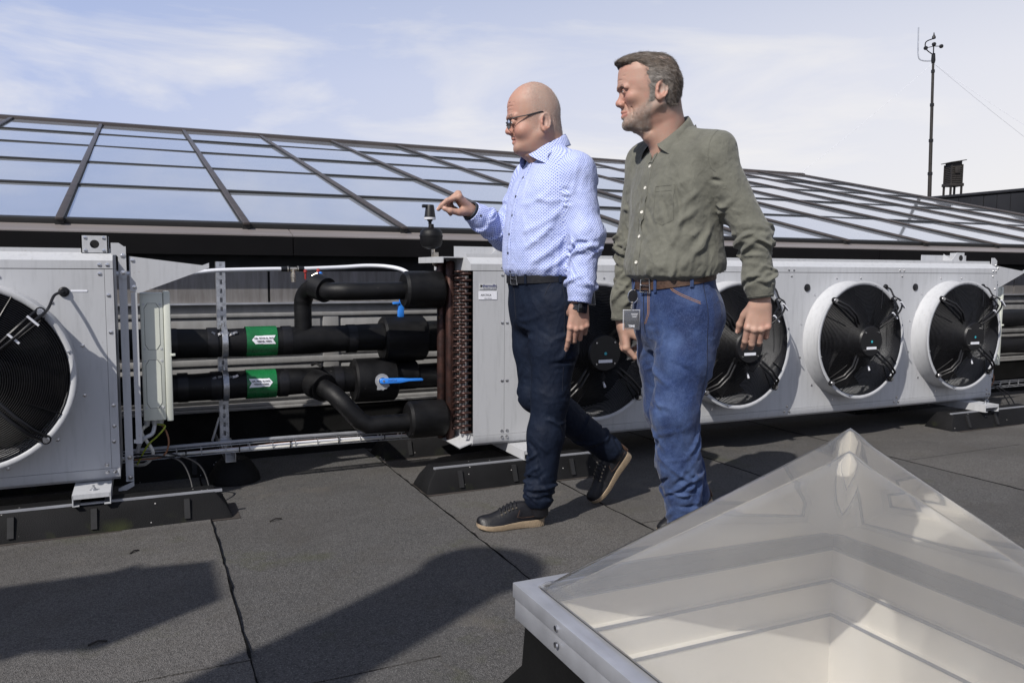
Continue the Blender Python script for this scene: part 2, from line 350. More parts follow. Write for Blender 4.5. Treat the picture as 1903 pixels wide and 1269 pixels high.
# ================================================================ the roof deck and what stands on it
rng = random.Random(7)
def ground():
    MB().add([(-900,-900,-14), (900,-900,-14), (900,900,-14), (-900,900,-14)], [(0,1,2,3)]).build('ground', M['ground'], kind='structure')
    # roof slab with its bare bitumen surface; the felt sheets lie on it as pieces; a hole is left below the skylight
    g = MB(); X0, X1, Y0, Y1 = .74, 1.58, .63, 1.47
    g.box(-22, X0, -18, 14, -.5, -.006); g.box(X1, 24, -18, 14, -.5, -.006); g.box(X0, X1, -18, Y0, -.5, -.006); g.box(X0, X1, Y1, 14, -.5, -.006)
    deck = g.build('roof_deck', M['bitumen'], kind='structure')
    def sheet(x0, x1, y0, y1, mat, z=0.0, tilt=.006, j=.002, hole=None):
        n = max(4, int((y1-y0)/.09)); m = max(2, int((x1-x0)/.12))
        pts = [(x0+rng.uniform(-j, j), y0+(y1-y0)*i/n) for i in range(n)]
        pts += [(x0+(x1-x0)*i/m, y1+rng.uniform(-j, j)) for i in range(m)]
        pts += [(x1+rng.uniform(-j, j), y1-(y1-y0)*i/n) for i in range(n)]
        pts += [(x1-(x1-x0)*i/m, y0+rng.uniform(-j, j)) for i in range(m)]
        k = len(pts); top = lambda p: (p[0], p[1], z+tilt*(p[0]-x0)/(x1-x0))
        mb = MB(); v = [top(p) for p in pts]+[(p[0], p[1], -.0055) for p in pts]
        mb.add(v, [list(range(k))]+[(k+i, k+(i+1) % k, (i+1) % k, i) for i in range(k)])
        mb.build('felt_sheet', mat, deck)
    xs = [-8.1, -7.1, -6.1, -5.1, -4.1, -3.1, -2.12, -1.25, -.62, .219, 1.073, 1.70, 2.62, 3.52, 4.46, 5.42, 6.4, 7.4]
    for i in range(len(xs)-1):
        a, b = xs[i]+.0022, xs[i+1]-.0022
        fm = M['felt'] if i % 3 else M['feltold']
        ends = [-3.2, 1.99 if xs[i+1] < .5 else (1.93 if xs[i] > 1.0 else 1.825), 4.35]
        if xs[i] > 1.6: ends[1] = rng.uniform(2.4, 3.05)
        if i == 8: ends = [-3.2, 1.99, 4.35]
        for q in range(2):
            y0, y1 = ends[q]+(.004 if q else 0), ends[q+1]-.004
            # keep the skylight opening free
            if a < 1.62 and b > .70 and y0 < 1.5:
                if y1 > 1.5: sheet(a, b, 1.515, y1, M['feltold'])
                if y0 < .6: sheet(a, b, y0, .585, fm)
                if a < .70: sheet(a, .695, .60, min(y1, 1.50), fm)
                if b > 1.62: sheet(1.625, b, .60, min(y1, 1.50), fm)
            else: sheet(a, b, y0, y1, fm)
    # torn patch by the skylight kerb
    pt = MB(); P = [(.655, 1.84), (.70, 1.835), (.78, 1.86), (.93, 1.85), (.99, 1.80), (.98, 1.60), (.80, 1.56), (.66, 1.58), (.635, 1.66), (.665, 1.72), (.642, 1.78)]
    pt.prism(P, lambda u, v, d: (u, v, d), .0035, .009); pt.build('felt_patch', M['feltold'], deck, label='torn overlapping felt patch')
    # dried bitumen that has bled out along the laps
    for (x, ya, yb) in ((.219, 2.0, 4.2), (1.073, 1.95, 4.2), (1.70, 2.3, 4.2), (2.62, 2.0, 4.2), (3.52, 1.9, 4.2), (.219, .8, 1.95)):
        pts = []; y = ya
        while y < yb: pts.append((x+rng.uniform(-.004, .004), y)); y += rng.uniform(.03, .07)
        w = [rng.uniform(.0002, .0016) if rng.random() < .85 else rng.uniform(.002, .006) for _ in pts]
        P = [(p[0]-q_*.6-.001, p[1]) for p, q_ in zip(pts, w)]+[(p[0]+q_, p[1]) for p, q_ in list(zip(pts, w))[::-1]]
        k = len(P); MB().add([(u, v, .0082) for u, v in P]+[(u, v, -.004) for u, v in P], [list(range(k))]+[(k+i, k+(i+1) % k, (i+1) % k, i) for i in range(k)]).build('bitumen_bleed', M['bitumen'], deck)
    # twigs lying on the felt
    tw = MB()
    for (x, y, a, l) in ((-.06, 2.93, .7, .035), (-.15, 2.24, .2, .045), (.42, 3.10, .4, .05)):
        tw.tube([(x, y, .006), (x+l*.5*math.cos(a), y+l*.5*math.sin(a)+.004, .010), (x+l*math.cos(a), y+l*math.sin(a), .006)], .003, 6)
    tw.build('twigs', M['wood'], kind='stuff')
ground()

# ---------------------------------------------------------------- glass roof on its panelled kerb wall
ZS, YS, SLOPE = 1.18, 4.4, .235
def roofz(y): return ZS+SLOPE*(y-YS)
def glass_roof():
    t = obj('glass_roof', None, loc=(4, 7, 0), label='long low glass roof of pale panes and bronze bars behind the coolers', cat='glass roof')
    inv = Vector((-4, -7, 0))
    def part(mb, name, mat, parent=t, **kw):
        o = mb.build(name, mat, parent, **kw)
        if parent is t: o.location = inv
        return o
    XA, XB = -4.535, 9.85; ROW = 1.14; rows = 5; XM = [-4.535+.84*i for i in range(18)]
    ang = math.atan(SLOPE); cs = math.cos(ang)
    def P(x, y, d): return (x, y-d*math.sin(ang), roofz(y)+d*cs)
    def slab(x0, x1, y0, y1, d0, d1):
        mb = MB(); v = [P(x, y, d) for x in (x0, x1) for y in (y0, y1) for d in (d0, d1)]
        return mb.add(v, [(0,1,3,2), (4,6,7,5), (0,4,5,1), (2,3,7,6), (0,2,6,4), (1,5,7,3)])
    me = {}
    for k in range(rows):
        for i in range(len(XM)):
            x0 = XM[i]+.021; x1 = (XM[i+1] if i+1 < len(XM) else XB+.03)-.021
            if x1-x0 < .05: continue
            w = round(x1-x0, 3)
            if w not in me:
                y0, y1 = YS+.02, YS+ROW-.02
                mb = MB(); v = [(x, (y-YS)-d*math.sin(ang), SLOPE*(y-YS)+d*cs) for x in (0, w) for y in (y0, y1) for d in (-.01, .012)]
                mb.add(v, [(0,1,3,2), (4,6,7,5), (0,4,5,1), (2,3,7,6), (0,2,6,4), (1,5,7,3)]); me[w] = mb.mesh('pane', M['pane'])
            o = obj('pane', me[w], t); o.location = Vector((x0, YS+k*ROW, roofz(YS+k*ROW)))+inv
            o.rotation_euler = (rng.uniform(-.005, .005), rng.uniform(-.005, .005), 0)
    for x in XM+[XB]:
        b = slab(x-.0165, x+.0165, YS-.06, YS+rows*ROW+.04, .020, .034)
        o = part(b, 'glazing_bar', M['bronze'], bevel=.003)
        u = slab(x-.019, x+.019, YS-.045, YS+rows*ROW, -.02, .020); q = u.build('bar_gasket', M['gasket'], o)
    for k in range(rows+1):
        y = YS+k*ROW
        b = slab(XA, XB, y-.026, y+.022, -.015, .0215 if k not in (0, rows) else .022); part(b, 'cross_bar', M['gasket' if k < rows else 'bronze'], bevel=.003)
    yr = YS+rows*ROW
    part(MB().prism([(yr-.05, roofz(yr)+.035), (yr, roofz(yr)+.052), (yr+.05, roofz(yr)+.035), (yr+.05, roofz(yr)-.04), (yr-.05, roofz(yr)-.04)], lambda u, v, d: (d, u, v), XA-.02, XB+.02), 'ridge_cap', M['bronze'])
    yb = yr+5.7; zb = ZS
    part(MB().add([(XA, yr, roofz(yr)), (XB, yr, roofz(yr)), (XB, yb, zb), (XA, yb, zb)], [(0,1,2,3)]), 'rear_slope', M['pane'])
    for x in (XA+.01, XB-.01):
        part(MB().prism([(YS, .1), (YS, ZS-.03), (yr, roofz(yr)-.03), (yb, ZS-.03), (yb, .1)], lambda u, v, d: (d, u, v), x-.01, x+.01), 'gable_wall', M['fascia'])
    part(slab(XB+.03, XB+.06, YS-.02, yr, -.16, .03), 'gable_trim', M['bronze'])
    # capping, fascia
    seams = [-4.6, -2.3, .72, 3.75, 4.92, 7.9, 9.9]
    for a, b in zip(seams[:-1], seams[1:]):
        v = MB().prism([(4.25, 1.128), (4.25, 1.134), (4.43, 1.186), (4.43, 1.180)], lambda u, v, d: (d, u, v), a+.0025, b-.0025)
        part(v, 'kerb_capping', M['capping'])
        part(MB().box(a+.0025, b-.0025, 4.247, 4.27, 1.032, 1.1275), 'fascia_board', M['fascia'])
    part(MB().box(-4.6, 9.9, 4.272, 4.45, 1.04, 1.125), 'kerb_core', M['dark'])
    part(MB().box(-4.6, 9.9, 4.375, 4.5, .20, 1.038), 'kerb_wall', M['dark'])
    # stained aluminium sheets
    for a, b in ((-4.6, -1.9), (-1.89, .603), (.615, 2.6), (2.612, 4.6), (4.612, 6.6), (6.612, 9.9)):
        part(MB().box(a, b, 4.345, 4.3745, .79, .952), 'wall_sheet', M['alusheet'])
    part(MB().box(-4.6, 9.9, 4.325, 4.3745, .780, .7895), 'drip_ledge', M['alu'])
    # framed panels
    part(MB().box(-4.6, 9.9, 4.352, 4.3745, .25, .7795), 'wall_backing', M['panelgrey'])
    xs = [.927+1.22*k for k in range(-5, 8)]
    for x in xs: part(MB().box(x-.042, x+.042, 4.338, 4.3515, .30, .72), 'wall_stile', M['panelgrey'], bevel=.003)
    for z0, z1 in ((.715, .735), (.47, .50), (.285, .305)): part(MB().box(-4.6, 9.9, 4.334, 4.3515, z0, z1), 'wall_rail', M['panelgrey'], bevel=.003)
    for x in xs[:-1]:
        for z0, z1 in ((.512, .703), (.317, .458)):
            part(MB().box(x+.055, x+1.165, 4.343, 4.3515, z0, z1), 'wall_panel', M['panelgrey'], bevel=.004)
    part(MB().box(-4.6, 9.9, 4.30, 4.3515, .235, .250), 'sill', M['panelgrey'], bevel=.003)
    part(MB().box(-4.6, 9.9, 4.315, 4.3515, .251, .268), 'sill', M['panelgrey'], bevel=.003)
    part(MB().prism([(4.37, .232), (4.31, .232), (4.30, .12), (4.20, .004), (4.37, .004)], lambda u, v, d: (d, u, v), -4.6, 9.9), 'felt_upstand', M['bitumen'])
glass_roof()

# ---------------------------------------------------------------- dark clad building beyond, with mast and louvred hut
def far_building():
    t = obj('dark_building', None, loc=(12, 6, 0), label='black clad building edge beyond the right end of the glass roof', cat='building'); iv = Vector((-12, -6, 0))
    o = MB().box(12.03, 22, .5, 13.5, -.5, 2.18).build('wall', M['blackclad'], t); o.location = iv
    ys = [.5+.215*k for k in range(61)]
    for a, b in zip(ys[:-1], ys[1:]):
        p = MB().box(12.0, 12.029, a+.004, b-.004, -.5, 2.16).build('cladding_board', M['blackclad'], t); p.location = iv+Vector((rng.uniform(-.006, .002), 0, 0))
    c = MB().box(11.98, 22.03, .47, 13.53, 2.181, 2.225).build('parapet_cap', M['blackclad'], t, bevel=.006); c.location = iv
far_building()
def mast():
    bx, by, bz = 15.56, 12.2, 2.225; top = 5.56
    t = obj('mast', None, loc=(bx, by, bz), label='tall thin guyed mast carrying a small wind sensor and whip aerial', cat='mast'); iv = -Vector((bx, by, bz))
    segs = [(bz, 3.1, .040), (3.1, 3.8, .036), (3.8, 4.55, .032), (4.55, 5.25, .028), (5.25, top-.1, .024)]
    g = MB()
    for a, b, r in segs: g.lathe([(r, a), (r, b)], (bx, by, 0), n=12)
    o = g.build('pole', M['wood'], t); o.location = iv
    for a, b, r in segs[1:]:
        o = MB().lathe([(r+.014, a-.04), (r+.014, a+.02)], (bx, by, 0), n=12).build('collar', M['blackplastic'], t); o.location = iv
    cx = Vector((math.cos(R(-42)), math.sin(R(-42)), 0))
    B = Vector((bx, by, top-.1))
    o = MB().lathe([(.03, top-.16), (.045, top-.1), (.035, top+.05)], (bx, by, 0), n=12).build('mast_head', M['blackplastic'], t); o.location = iv
    o = MB().tube(smooth_path([B, B-cx*.2+Vector((0,0,.02)), B-cx*.29+Vector((0,0,.12)), B-cx*.30+Vector((0,0,.5)), B-cx*.30+Vector((0,0,.72))], 5), .013, 6).build('whip_aerial', M['galv'], t); o.location = iv
    w = MB().tube(smooth_path([B+Vector((0,0,.12)), B-cx*.14+Vector((0,0,.25)), B-cx*.15+Vector((0,0,.4)), B+Vector((0,0,.46))], 5), .012, 6).tube([B+Vector((0,0,.05)), B+Vector((0,0,.3))], .012, 6)
    w.lathe([(0, .44), (.04, .46), (.036, .50), (.016, .53), (.008, .58), (0, .59)], B, n=10)
    o = w.build('wind_vane', M['blackplastic'], t); o.location = iv
    w = MB(); hub = B+Vector((0,0,.3))
    for k in range(3):
        a = Vector((math.cos(R(100+120*k)), math.sin(R(100+120*k)), 0)); w.tube([hub, hub+a*.14], .008, 5); w.lathe([(0, -.045), (.035, -.03), (.045, 0), (.035, .03), (0, .045)], hub+a*.17, n=8)
    o = w.build('anemometer_cups', M['blackplastic'], t); o.location = iv
    for end in (Vector((9.2, 12.3, 1.35)), Vector((16.6, 8.4, 2.23)), Vector((21.9, 11.5, 2.23))):
        a = B+Vector((0,0,-.05)); o = MB().tube([a.lerp(end, k/12)-Vector((0,0,.12*math.sin(PI*k/12))) for k in range(13)], .003, 4).build('guy_wire', M['pvc'], t); o.location = iv
mast()
bpy.data.objects['mast'].rotation_mode = 'QUATERNION'; bpy.data.objects['mast'].rotation_quaternion = Matrix.Rotation(-.022, 4, Vector((.419, .908, 0))).to_quaternion()
def hut(S=.76):
    px, py, pz = 14.0, 10.5, 2.225
    t = obj('instrument_hut', None, loc=(px, py, pz), rot=(0, 0, R(-20)), label='small dark louvred instrument hut on legs on the black building', cat='hut'); t.scale = (.50, .50, .72)
    for x in (-.21, .21):
        for y in (-.21, .21): MB().box(x-.03, x+.03, y-.03, y+.03, -.0, .57).build('leg', M['wood'], t)
    MB().box(-.27, .27, -.27, .27, .50, .575).build('leg_frame', M['wood'], t, bevel=.004)
    MB().box(-.2, .2, -.2, .2, .576, 1.01).build('body', M['wood'], t)
    for x in (-.215, .215):
        for y in (-.215, .215): MB().box(x-.022, x+.022, y-.022, y+.022, .576, 1.06).build('corner_post', M['wood'], t)
    for k in range(9):
        z = .605+k*.047
        for s in (-1, 1):
            MB().prism([(0, z+.03), (.03, z), (.03, z-.008), (0, z+.022)], lambda u, v, d: (d, s*(.2+u), v), -.19, .19).build('louvre_slat', M['wood'], t)
            MB().prism([(0, z+.03), (.03, z), (.03, z-.008), (0, z+.022)], lambda u, v, d: (s*(.2+u), d, v), -.19, .19).build('louvre_slat', M['wood'], t)
    MB().box(-.10, .10, -.27, -.21, .83, .99).build('sensor_box', M['wood'], t, bevel=.005)
    MB().prism([(-.31, 1.09), (.31, 1.16), (.31, 1.18), (-.31, 1.11)], lambda u, v, d: (u, d, v), -.31, .31).build('hut_roof', M['wood'], t, bevel=.003)
    MB().prism([(-.2, 1.01), (.2, 1.01), (.2, 1.145), (-.2, 1.10)], lambda u, v, d: (u, d, v), -.2, .2).build('gable', M['wood'], t)
hut()

# ---------------------------------------------------------------- unseen shadow casters added left of the camera, shaped as roof plant
def add_shadow_flue():  # flue shape added out of view to throw a diagonal shadow across the felt
    t = obj('shadow_flue', None, loc=(-1.95, .50, 0), kind='structure')
    MB().lathe([(.34, .004), (.33, .05), (.22, .16), (.20, .30)], n=28).build('shadow_flue_base', M['bitumen'], t)
    m = MB(); z = .28
    for k in range(4): m.lathe([(.165, z), (.165, z+.70), (.175, z+.70), (.175, z+.73), (.165, z+.73)], n=28); z += .73
    m.build('shadow_flue_section', M['galv'], t)
    MB().lathe([(.20, z), (.20, z+.02), (.19, z+.04)], n=28).build('shadow_flue_rim', M['galv'], t)
add_shadow_flue()

def add_shadow_duct():  # raised duct shape added out of view to shade the left foreground
    t = obj('shadow_duct', None, loc=(-4.38, 1.11, 0), kind='structure'); x0, x1, H = -2.4, 1.92, 1.61
    k = 0
    while x0+.95*k < x1-.1:
        a, b = x0+.95*k, min(x0+.95*(k+1), x1); MB().box(a+.004, b-.004, -.17, .17, .74+H, 1.04+H).build('shadow_duct_section', M['galv'], t, bevel=.006)
        MB().box(b-.016, b+.012, -.19, .19, .72+H, 1.06+H).build('shadow_duct_flange', M['galv'], t); k += 1
    MB().prism([(x1+.013, .74+H), (x1+.30, .62+H), (x1+.30, .98+H), (x1+.013, 1.04+H)], lambda u, v, d: (u, d, v), -.17, .17).build('shadow_duct_hood', M['galv'], t)
    for x in (-2.0, -.4, 1.3):
        for y in (-.14, .14): MB().box(x-.02, x+.02, y-.02, y+.02, .004, .739+H).build('leg', M['galv'], t)
add_shadow_duct()
# ================================================================ the dry coolers
YF, ZC = 3.40, .578                 # front face, fan axis height
ZB, ZT = .150, .990                 # housing bottom and top front edge
def fan(parent, x, inv):
    """cowl with guard, motor, arms, impeller: one fan"""
    n = 56
    cw = MB()
    cw.lathe([(.334, 0), (.334, -.004), (.329, -.012), (.325, -.085), (.328, -.104), (.334, -.112), (.329, -.115), (.316, -.112), (.310, -.104), (.308, -.02), (.30, .10)], (x, YF, ZC), 'y', n, caps=False)
    c = cw.build('fan_cowl', M['white'], parent, auto=50); c.location = inv
    MB().lathe([(.312, .11), (.312, .115), (0, .115)], (x, YF, ZC), 'y', 32, caps=False).build('fan_backplate', M['dark'], c)
    # impeller
    im = MB(); im.lathe([(.10, .06), (.10, -.02), (0, -.03)], (x, YF, ZC), 'y', 24)
    for k in range(7):
        a0 = 2*PI*k/7+x; pts = []
        for j in range(7):
            r = .09+.205*j/6; a = a0+.35*(j/6)**1.5
            for s_, w in ((-1, -.5), (1, .5)):
                aa = a+w*(.62-.20*j/6); pts.append((x+r*math.cos(aa), YF+.035+.045*(-w*2)*(1-.4*j/6), ZC+r*math.sin(aa)))
        im.add(pts, [(2*j, 2*j+1, 2*j+3, 2*j+2) for j in range(6)], True)
    im.build('impeller', M['blackplastic'], c)
    # wire guard, domed
    g = MB(); rings = 34
    def dome(r): return YF-.108-.062*(1-(r/.316)**2.4)
    for k in range(rings):
        r = .085+(.318-.085)*k/(rings-1)
        g.tube([(x+r*math.cos(2*PI*i/52), dome(r), ZC+r*math.sin(2*PI*i/52)) for i in range(52)], .0020, 4, closed=True)
    for k in range(3):
        r = .318; g.tube([(x+r*math.cos(2*PI*i/52), YF-.104+.012*k, ZC+r*math.sin(2*PI*i/52)) for i in range(52)], .0020, 4, closed=True)
    for k in range(8):
        a = 2*PI*(k+.25+.5*(k % 2 == 0))/8+.12
        g.tube([(x+r*math.cos(a), dome(r)-.003, ZC+r*math.sin(a)) for r in (.20, .24, .28, .318)]+[(x+.322*math.cos(a), YF-.08, ZC+.322*math.sin(a))], .0026, 5)
    g.build('fan_guard', M['blackwire'], c)
    # four double-rod arms with clamp ears
    for k, a in enumerate((PI/4, 3*PI/4, 5*PI/4, 7*PI/4)):
        m = MB(); d = Vector((math.cos(a), 0, math.sin(a))); s = Vector((-math.sin(a), 0, math.cos(a))); O = Vector((x, 0, ZC))
        for q in (-.0105, .0105):
            m.tube([O+d*.095+s*q+Vector((0, YF-.150, 0)), O+d*.2+s*q+Vector((0, YF-.186, 0)), O+d*.27+s*q+Vector((0, YF-.176, 0)), O+d*.318+s*q+Vector((0, YF-.126, 0))], .0062, 7)
        arm = m.build('support_arm', M['blackwire'], c)
        e = MB(); pp = O+d*.324+Vector((0, YF-.120, 0)); e.lathe([(.017, -.006), (.017, .008)], pp, 'y', 14); e.build('arm_ear', M['blackwire'], c)
        b = MB(); b.lathe([(.010, -.016), (.010, -.007)], pp, 'y', 6); b.lathe([(.0125, -.007), (.0125, -.0055)], pp, 'y', 12); b.build('bolt', M['stain'], c)
    # motor
    m = MB(); m.lathe([(.098, .02), (.098, -.10), (.093, -.104), (.093, -.118)], (x, YF, ZC), 'y', 40)
    for k in range(30):
        a = 2*PI*k/30; m.cbox((x+.0985*math.cos(a), YF-.07, ZC+.0985*math.sin(a)), (.006, .05, .004), Euler((0, -a, 0)).to_matrix())
    m.lathe([(.088, -.118), (.088, -.168), (.082, -.178), (.0, -.179)], (x, YF, ZC), 'y', 40)
    m.build('motor', M['blackplastic'], c, auto=30)
    s_ = MB()
    for a in (PI/4, 3*PI/4, 5*PI/4, 7*PI/4): s_.lathe([(.0042, -.183), (.0042, -.178)], (x+.07*math.cos(a), YF, ZC+.07*math.sin(a)), 'y', 8)
    s_.build('screws', M['stain'], c, kind='stuff')
    MB().lathe([(.0075, -.1805), (0, -.181)], (x, YF, ZC-.002), 'y', 12).build('emblem', M['teal'], c)
    lb = MB().box(x-.037, x+.037, YF-.1805, YF-.1785, ZC-.045, ZC-.031).build('type_label', M['labelwhite'], c)
    gl = MB().tube([(x+.0, YF-.13, ZC-.095), (x+.005, YF-.15, ZC-.12), (x+.0, YF-.15, ZC-.135)], [.016, .014, .010], 10)
    gl.build('cable_gland', M['blackplastic'], c)
    MB().tube([(x+.003, YF-.155, ZC-.138), (x+.012, YF-.16, ZC-.165)], .006, 8).build('cable_tie', M['pvc'], c)
    # motor cable along the upper right arm to a grommet
    d = Vector((math.cos(PI/4), 0, math.sin(PI/4))); O = Vector((x, 0, ZC))
    pts = [O+d*.10+Vector((0, YF-.16, 0)), O+d*.2+Vector((.012, YF-.202, 0)), O+d*.27+Vector((.014, YF-.195, 0)), O+d*.325+Vector((.014, YF-.15, -.004)), Vector((x+.255, YF-.10, ZC+.245)), Vector((x+.27, YF-.06, ZC+.285)), Vector((x+.296, YF-.012, ZC+.296))]
    MB().tube(smooth_path(pts, 5), .0052, 8).build('motor_cable', M['blackplastic'], c)
    for f in (.20, .285):
        p = O+d*f+Vector((.012, YF-.195, 0)); MB().cbox(p, (.048, .012, .007), Euler((0, R(45), 0)).to_matrix()).build('cable_tie', M['pvc'], c)
    gr = MB().lathe([(.0185, .001), (.0185, -.006), (.012, -.012), (.0, -.012)], (x+.296, YF, ZC+.296), 'y', 18).build('grommet', M['blackplastic'], parent); gr.location = inv
    return c

def rivet(m, x, y, z, ax='y', r=.0052):
    m.lathe([(r*1.5, 0), (r*1.5, -.0014), (r, -.0016), (r*.8, -.0036), (0, -.0044)], (x, y, z), ax, 8)
LIDP = [(YF, ZT), (YF+.052, ZT+.030), (YF+.056, ZT+.030), (YF+.056, ZT+.046), (YF+.066, ZT+.046), (YF+.066, ZT+.034), (YF+.50, ZT+.034), (YF+.50, ZT-.03), (YF, ZT-.03)]
def cooler(X0, X1, fans, label, left_coil=False, right_end=True, brackets=(), lugs=(), plugs=True):
    inv = Vector((-X0, -YF, 0))
    t = obj('dry_cooler', None, loc=(X0, YF, 0), label=label, cat='dry cooler', group='white dry coolers in a row')
    def part(mb, name, mat, bevel=0, **kw):
        o = mb.build(name, mat, t, bevel=bevel, **kw); o.location = inv; return o
    ps, pe = .158, .030 if right_end else .03
    zg0, zg1 = .196, .9585
    core = MB().box(X0+.004, X1-.004, YF+.116, YF+.50, ZB+.03, ZT-.03); part(core, 'coil_block', M['dark'])
    # front sheets with a gap between them
    el = X0+.157
    part(MB().box(X0, el-.0012, YF, YF+.0015, zg0+.0012, zg1-.0012), 'end_sheet', M['white'])
    er = X1-.030
    part(MB().box(er+.0012, X1, YF, YF+.0015, zg0+.0012, zg1-.0012), 'corner_strip', M['white'])
    # middle sheet with round fan openings
    mb = MB(); r = .3135; n = 40; xs = [el]; 
    for i, f in enumerate(fans): xs.append(f+.4325 if i+1 < len(fans) else er)
    for i, f in enumerate(fans):
        a, b = xs[i], xs[i+1]; z0, z1 = zg0+.0012, zg1-.0012
        inner = [(f+r*math.cos(2*PI*k/n), ZC+r*math.sin(2*PI*k/n)) for k in range(n)]
        outer = []
        for k in range(n):
            c, s = math.cos(2*PI*k/n), math.sin(2*PI*k/n)
            tx = ((b-f) if c > 0 else (a-f))/c if abs(c) > 1e-6 else 9; tz = ((z1-ZC) if s > 0 else (z0-ZC))/s if abs(s) > 1e-6 else 9
            q = min(tx, tz); outer.append((f+q*c, ZC+q*s))
        # corners
        for cx, cz in ((b, z1), (a, z1), (a, z0), (b, z0)):
            k = min(range(n), key=lambda j: (outer[j][0]-cx)**2+(outer[j][1]-cz)**2); outer[k] = (cx, cz)
        v = [(p[0], YF, p[1]) for p in outer]+[(p[0], YF, p[1]) for p in inner]
        mb.add(v, [(k, (k+1) % n, n+(k+1) % n, n+k) for k in range(n)])
    part(mb, 'front_sheet', M['white'])
    part(MB().box(X0+.002, X1-.002, YF+.004, YF+.012, zg0-.02, zg0+.006).box(X0+.002, X1-.002, YF+.004, YF+.012, zg1-.006, zg1+.02).box(el-.006, el+.006, YF+.004, YF+.012, zg0, zg1).box(er-.006, er+.006, YF+.004, YF+.012, zg0, zg1), 'joint_backing', M['dark'])
    # lid, bottom tray
    lo = MB().prism(LIDP, lambda u, v, d: (d, u, v), X0-(.012 if left_coil else 0), X1)
    part(lo, 'lid', M['white'], auto=20)
    part(MB().prism([(YF-.0015, zg0), (YF-.0015, ZB+.030), (YF+.004, ZB+.012), (YF+.018, ZB), (YF+.50, ZB), (YF+.50, zg0)], lambda u, v, d: (d, u, v), X0, X1), 'bottom_tray', M['white'], auto=30)
    part(MB().box(X1-.002, X1, YF+.002, YF+.50, zg0, ZT-.031), 'end_panel', M['white'])
    if not left_coil: part(MB().box(X0, X0+.002, YF+.002, YF+.50, zg0, ZT-.031), 'end_panel', M['white'])
    # rivets
    rv = MB()
    for x in [X0+.145, X0+.17]+[f+.43+d for f in fans[:-1] for d in (-.018, .018)]+[X1-.045, X1-.018]:
        rivet(rv, x, YF, ZT-.016); rivet(rv, x, YF-.0015, ZB+.034)
    for x in [X0+.145, X0+.172]+[f+.4325 for f in fans[:-1]]+[X1-.045]:
        rivet(rv, x, YF, zg1-.018); rivet(rv, x, YF, zg0+.016)
    for z in (.36, .44, .72): rivet(rv, X1-.015, YF, z)
    for z in (.86, .30): rivet(rv, X1-.018, YF, z)
    for z in (.45, .72):
        for x in (X0+.145, X0+.17): rivet(rv, x, YF, z)
    for f in fans:
        for k in range(12):
            a = 2*PI*(k+.5)/12; rivet(rv, f+.362*math.cos(a), YF, ZC+.362*math.sin(a), r=.0045)
        for k in range(6):
            a = 2*PI*(k+.25)/6; rivet(rv, f+.321*math.cos(a), YF-.1165, ZC+.321*math.sin(a), r=.003)
    part(rv, 'rivets', M['stain'], kind='stuff')
    for f in fans: fan(t, f, inv)
    if plugs:
        for f in fans[1:]:
            part(MB().lathe([(.0215, 0), (.0215, -.004), (.014, -.007), (0, -.007)], (f-.316, YF, ZC+.296), 'y', 18), 'blind_plug', M['blackplastic'])
    # feet
    for bx in brackets:
        w = .0625; br = MB()
        br.box(bx-w, bx+w, 3.235, 3.96, ZB-.0065, ZB-.003); br.box(bx-w, bx-w+.0035, 3.235, 3.96, .1065, ZB-.0065); br.box(bx+w-.0035, bx+w, 3.235, 3.96, .1065, ZB-.0065)
        br.box(bx-w-.0, bx-w+.022, 3.235, 3.96, .1035, .1065); br.box(bx+w-.022, bx+w, 3.235, 3.96, .1035, .1065); br.box(bx-w+.002, bx+w-.002, 3.235, 3.2385, ZB-.020, ZB-.0065)
        o = part(br, 'foot_bracket', M['white'], auto=30)
        MB().lathe([(.014, ZB-.003), (.014, ZB-.001), (.008, ZB), (.008, ZB+.006), (.004, ZB+.007), (.004, ZB+.016), (0, ZB+.016)], (bx+.005, 3.285, 0), n=12).build('bolt', M['galv'], o)
    # lifting lugs
    for lx, kind in lugs:
        lg = MB()
        if kind == 'box':
            x0, x1, z0, z1 = lx-.046, lx+.046, ZT+.030, ZT+.094; y = YF+.045
            N = 24; ring = [(lx+.016*math.cos(2*PI*k/N), (z0+z1)/2+.016*math.sin(2*PI*k/N)) for k in range(N)]
            sq = []
            for k in range(N):
                c, s = math.cos(2*PI*k/N), math.sin(2*PI*k/N); q = min(.046/max(abs(c), 1e-6), .032/max(abs(s), 1e-6)); sq.append((lx+q*c, (z0+z1)/2+q*s))
            for cx, cz in ((x1, z1), (x0, z1), (x0, z0), (x1, z0)):
                k = min(range(N), key=lambda j: (sq[j][0]-cx)**2+(sq[j][1]-cz)**2); sq[k] = (cx, cz)
            v = []; 
            for yy in (y, y+.004): v += [(p[0], yy, p[1]) for p in sq]+[(p[0], yy, p[1]) for p in ring]
            f = []
            for k in range(N):
                j = (k+1) % N; f += [(k, j, N+j, N+k), (2*N+k, 3*N+k, 3*N+j, 2*N+j), (k, 2*N+k, 2*N+j, j), (N+k, N+j, 3*N+j, 3*N+k)]
            lg.add(v, f); lg.box(x0, x0+.004, y, y+.09, z0, z1); lg.box(x1-.004, x1, y, y+.09, z0, z1); lg.box(x0+.004, x1-.004, y+.0041, y+.086, z0-.0, z0+.003)
            lo = part(lg, 'lifting_lug', M['white'])
            MB().box(x0+.0045, x1-.0045, y+.040, y+.043, z0+.004, z1).build('lug_inside', M['dark'], lo)
            rr = MB()
            for dx in (-.031, .031):
                for dz in (-.024, .024): rivet(rr, lx+dx, y, (z0+z1)/2+dz, r=.0045)
            rr.build('rivets', M['stain'], lo, kind='stuff')
        else:
            y = YF+.16; z0 = ZT+.034
            lg.prism([(lx-.10, z0), (lx-.035, z0+.068), (lx+.03, z0+.068), (lx+.03, z0)], lambda u, v, d: (u, d, v), y, y+.004)
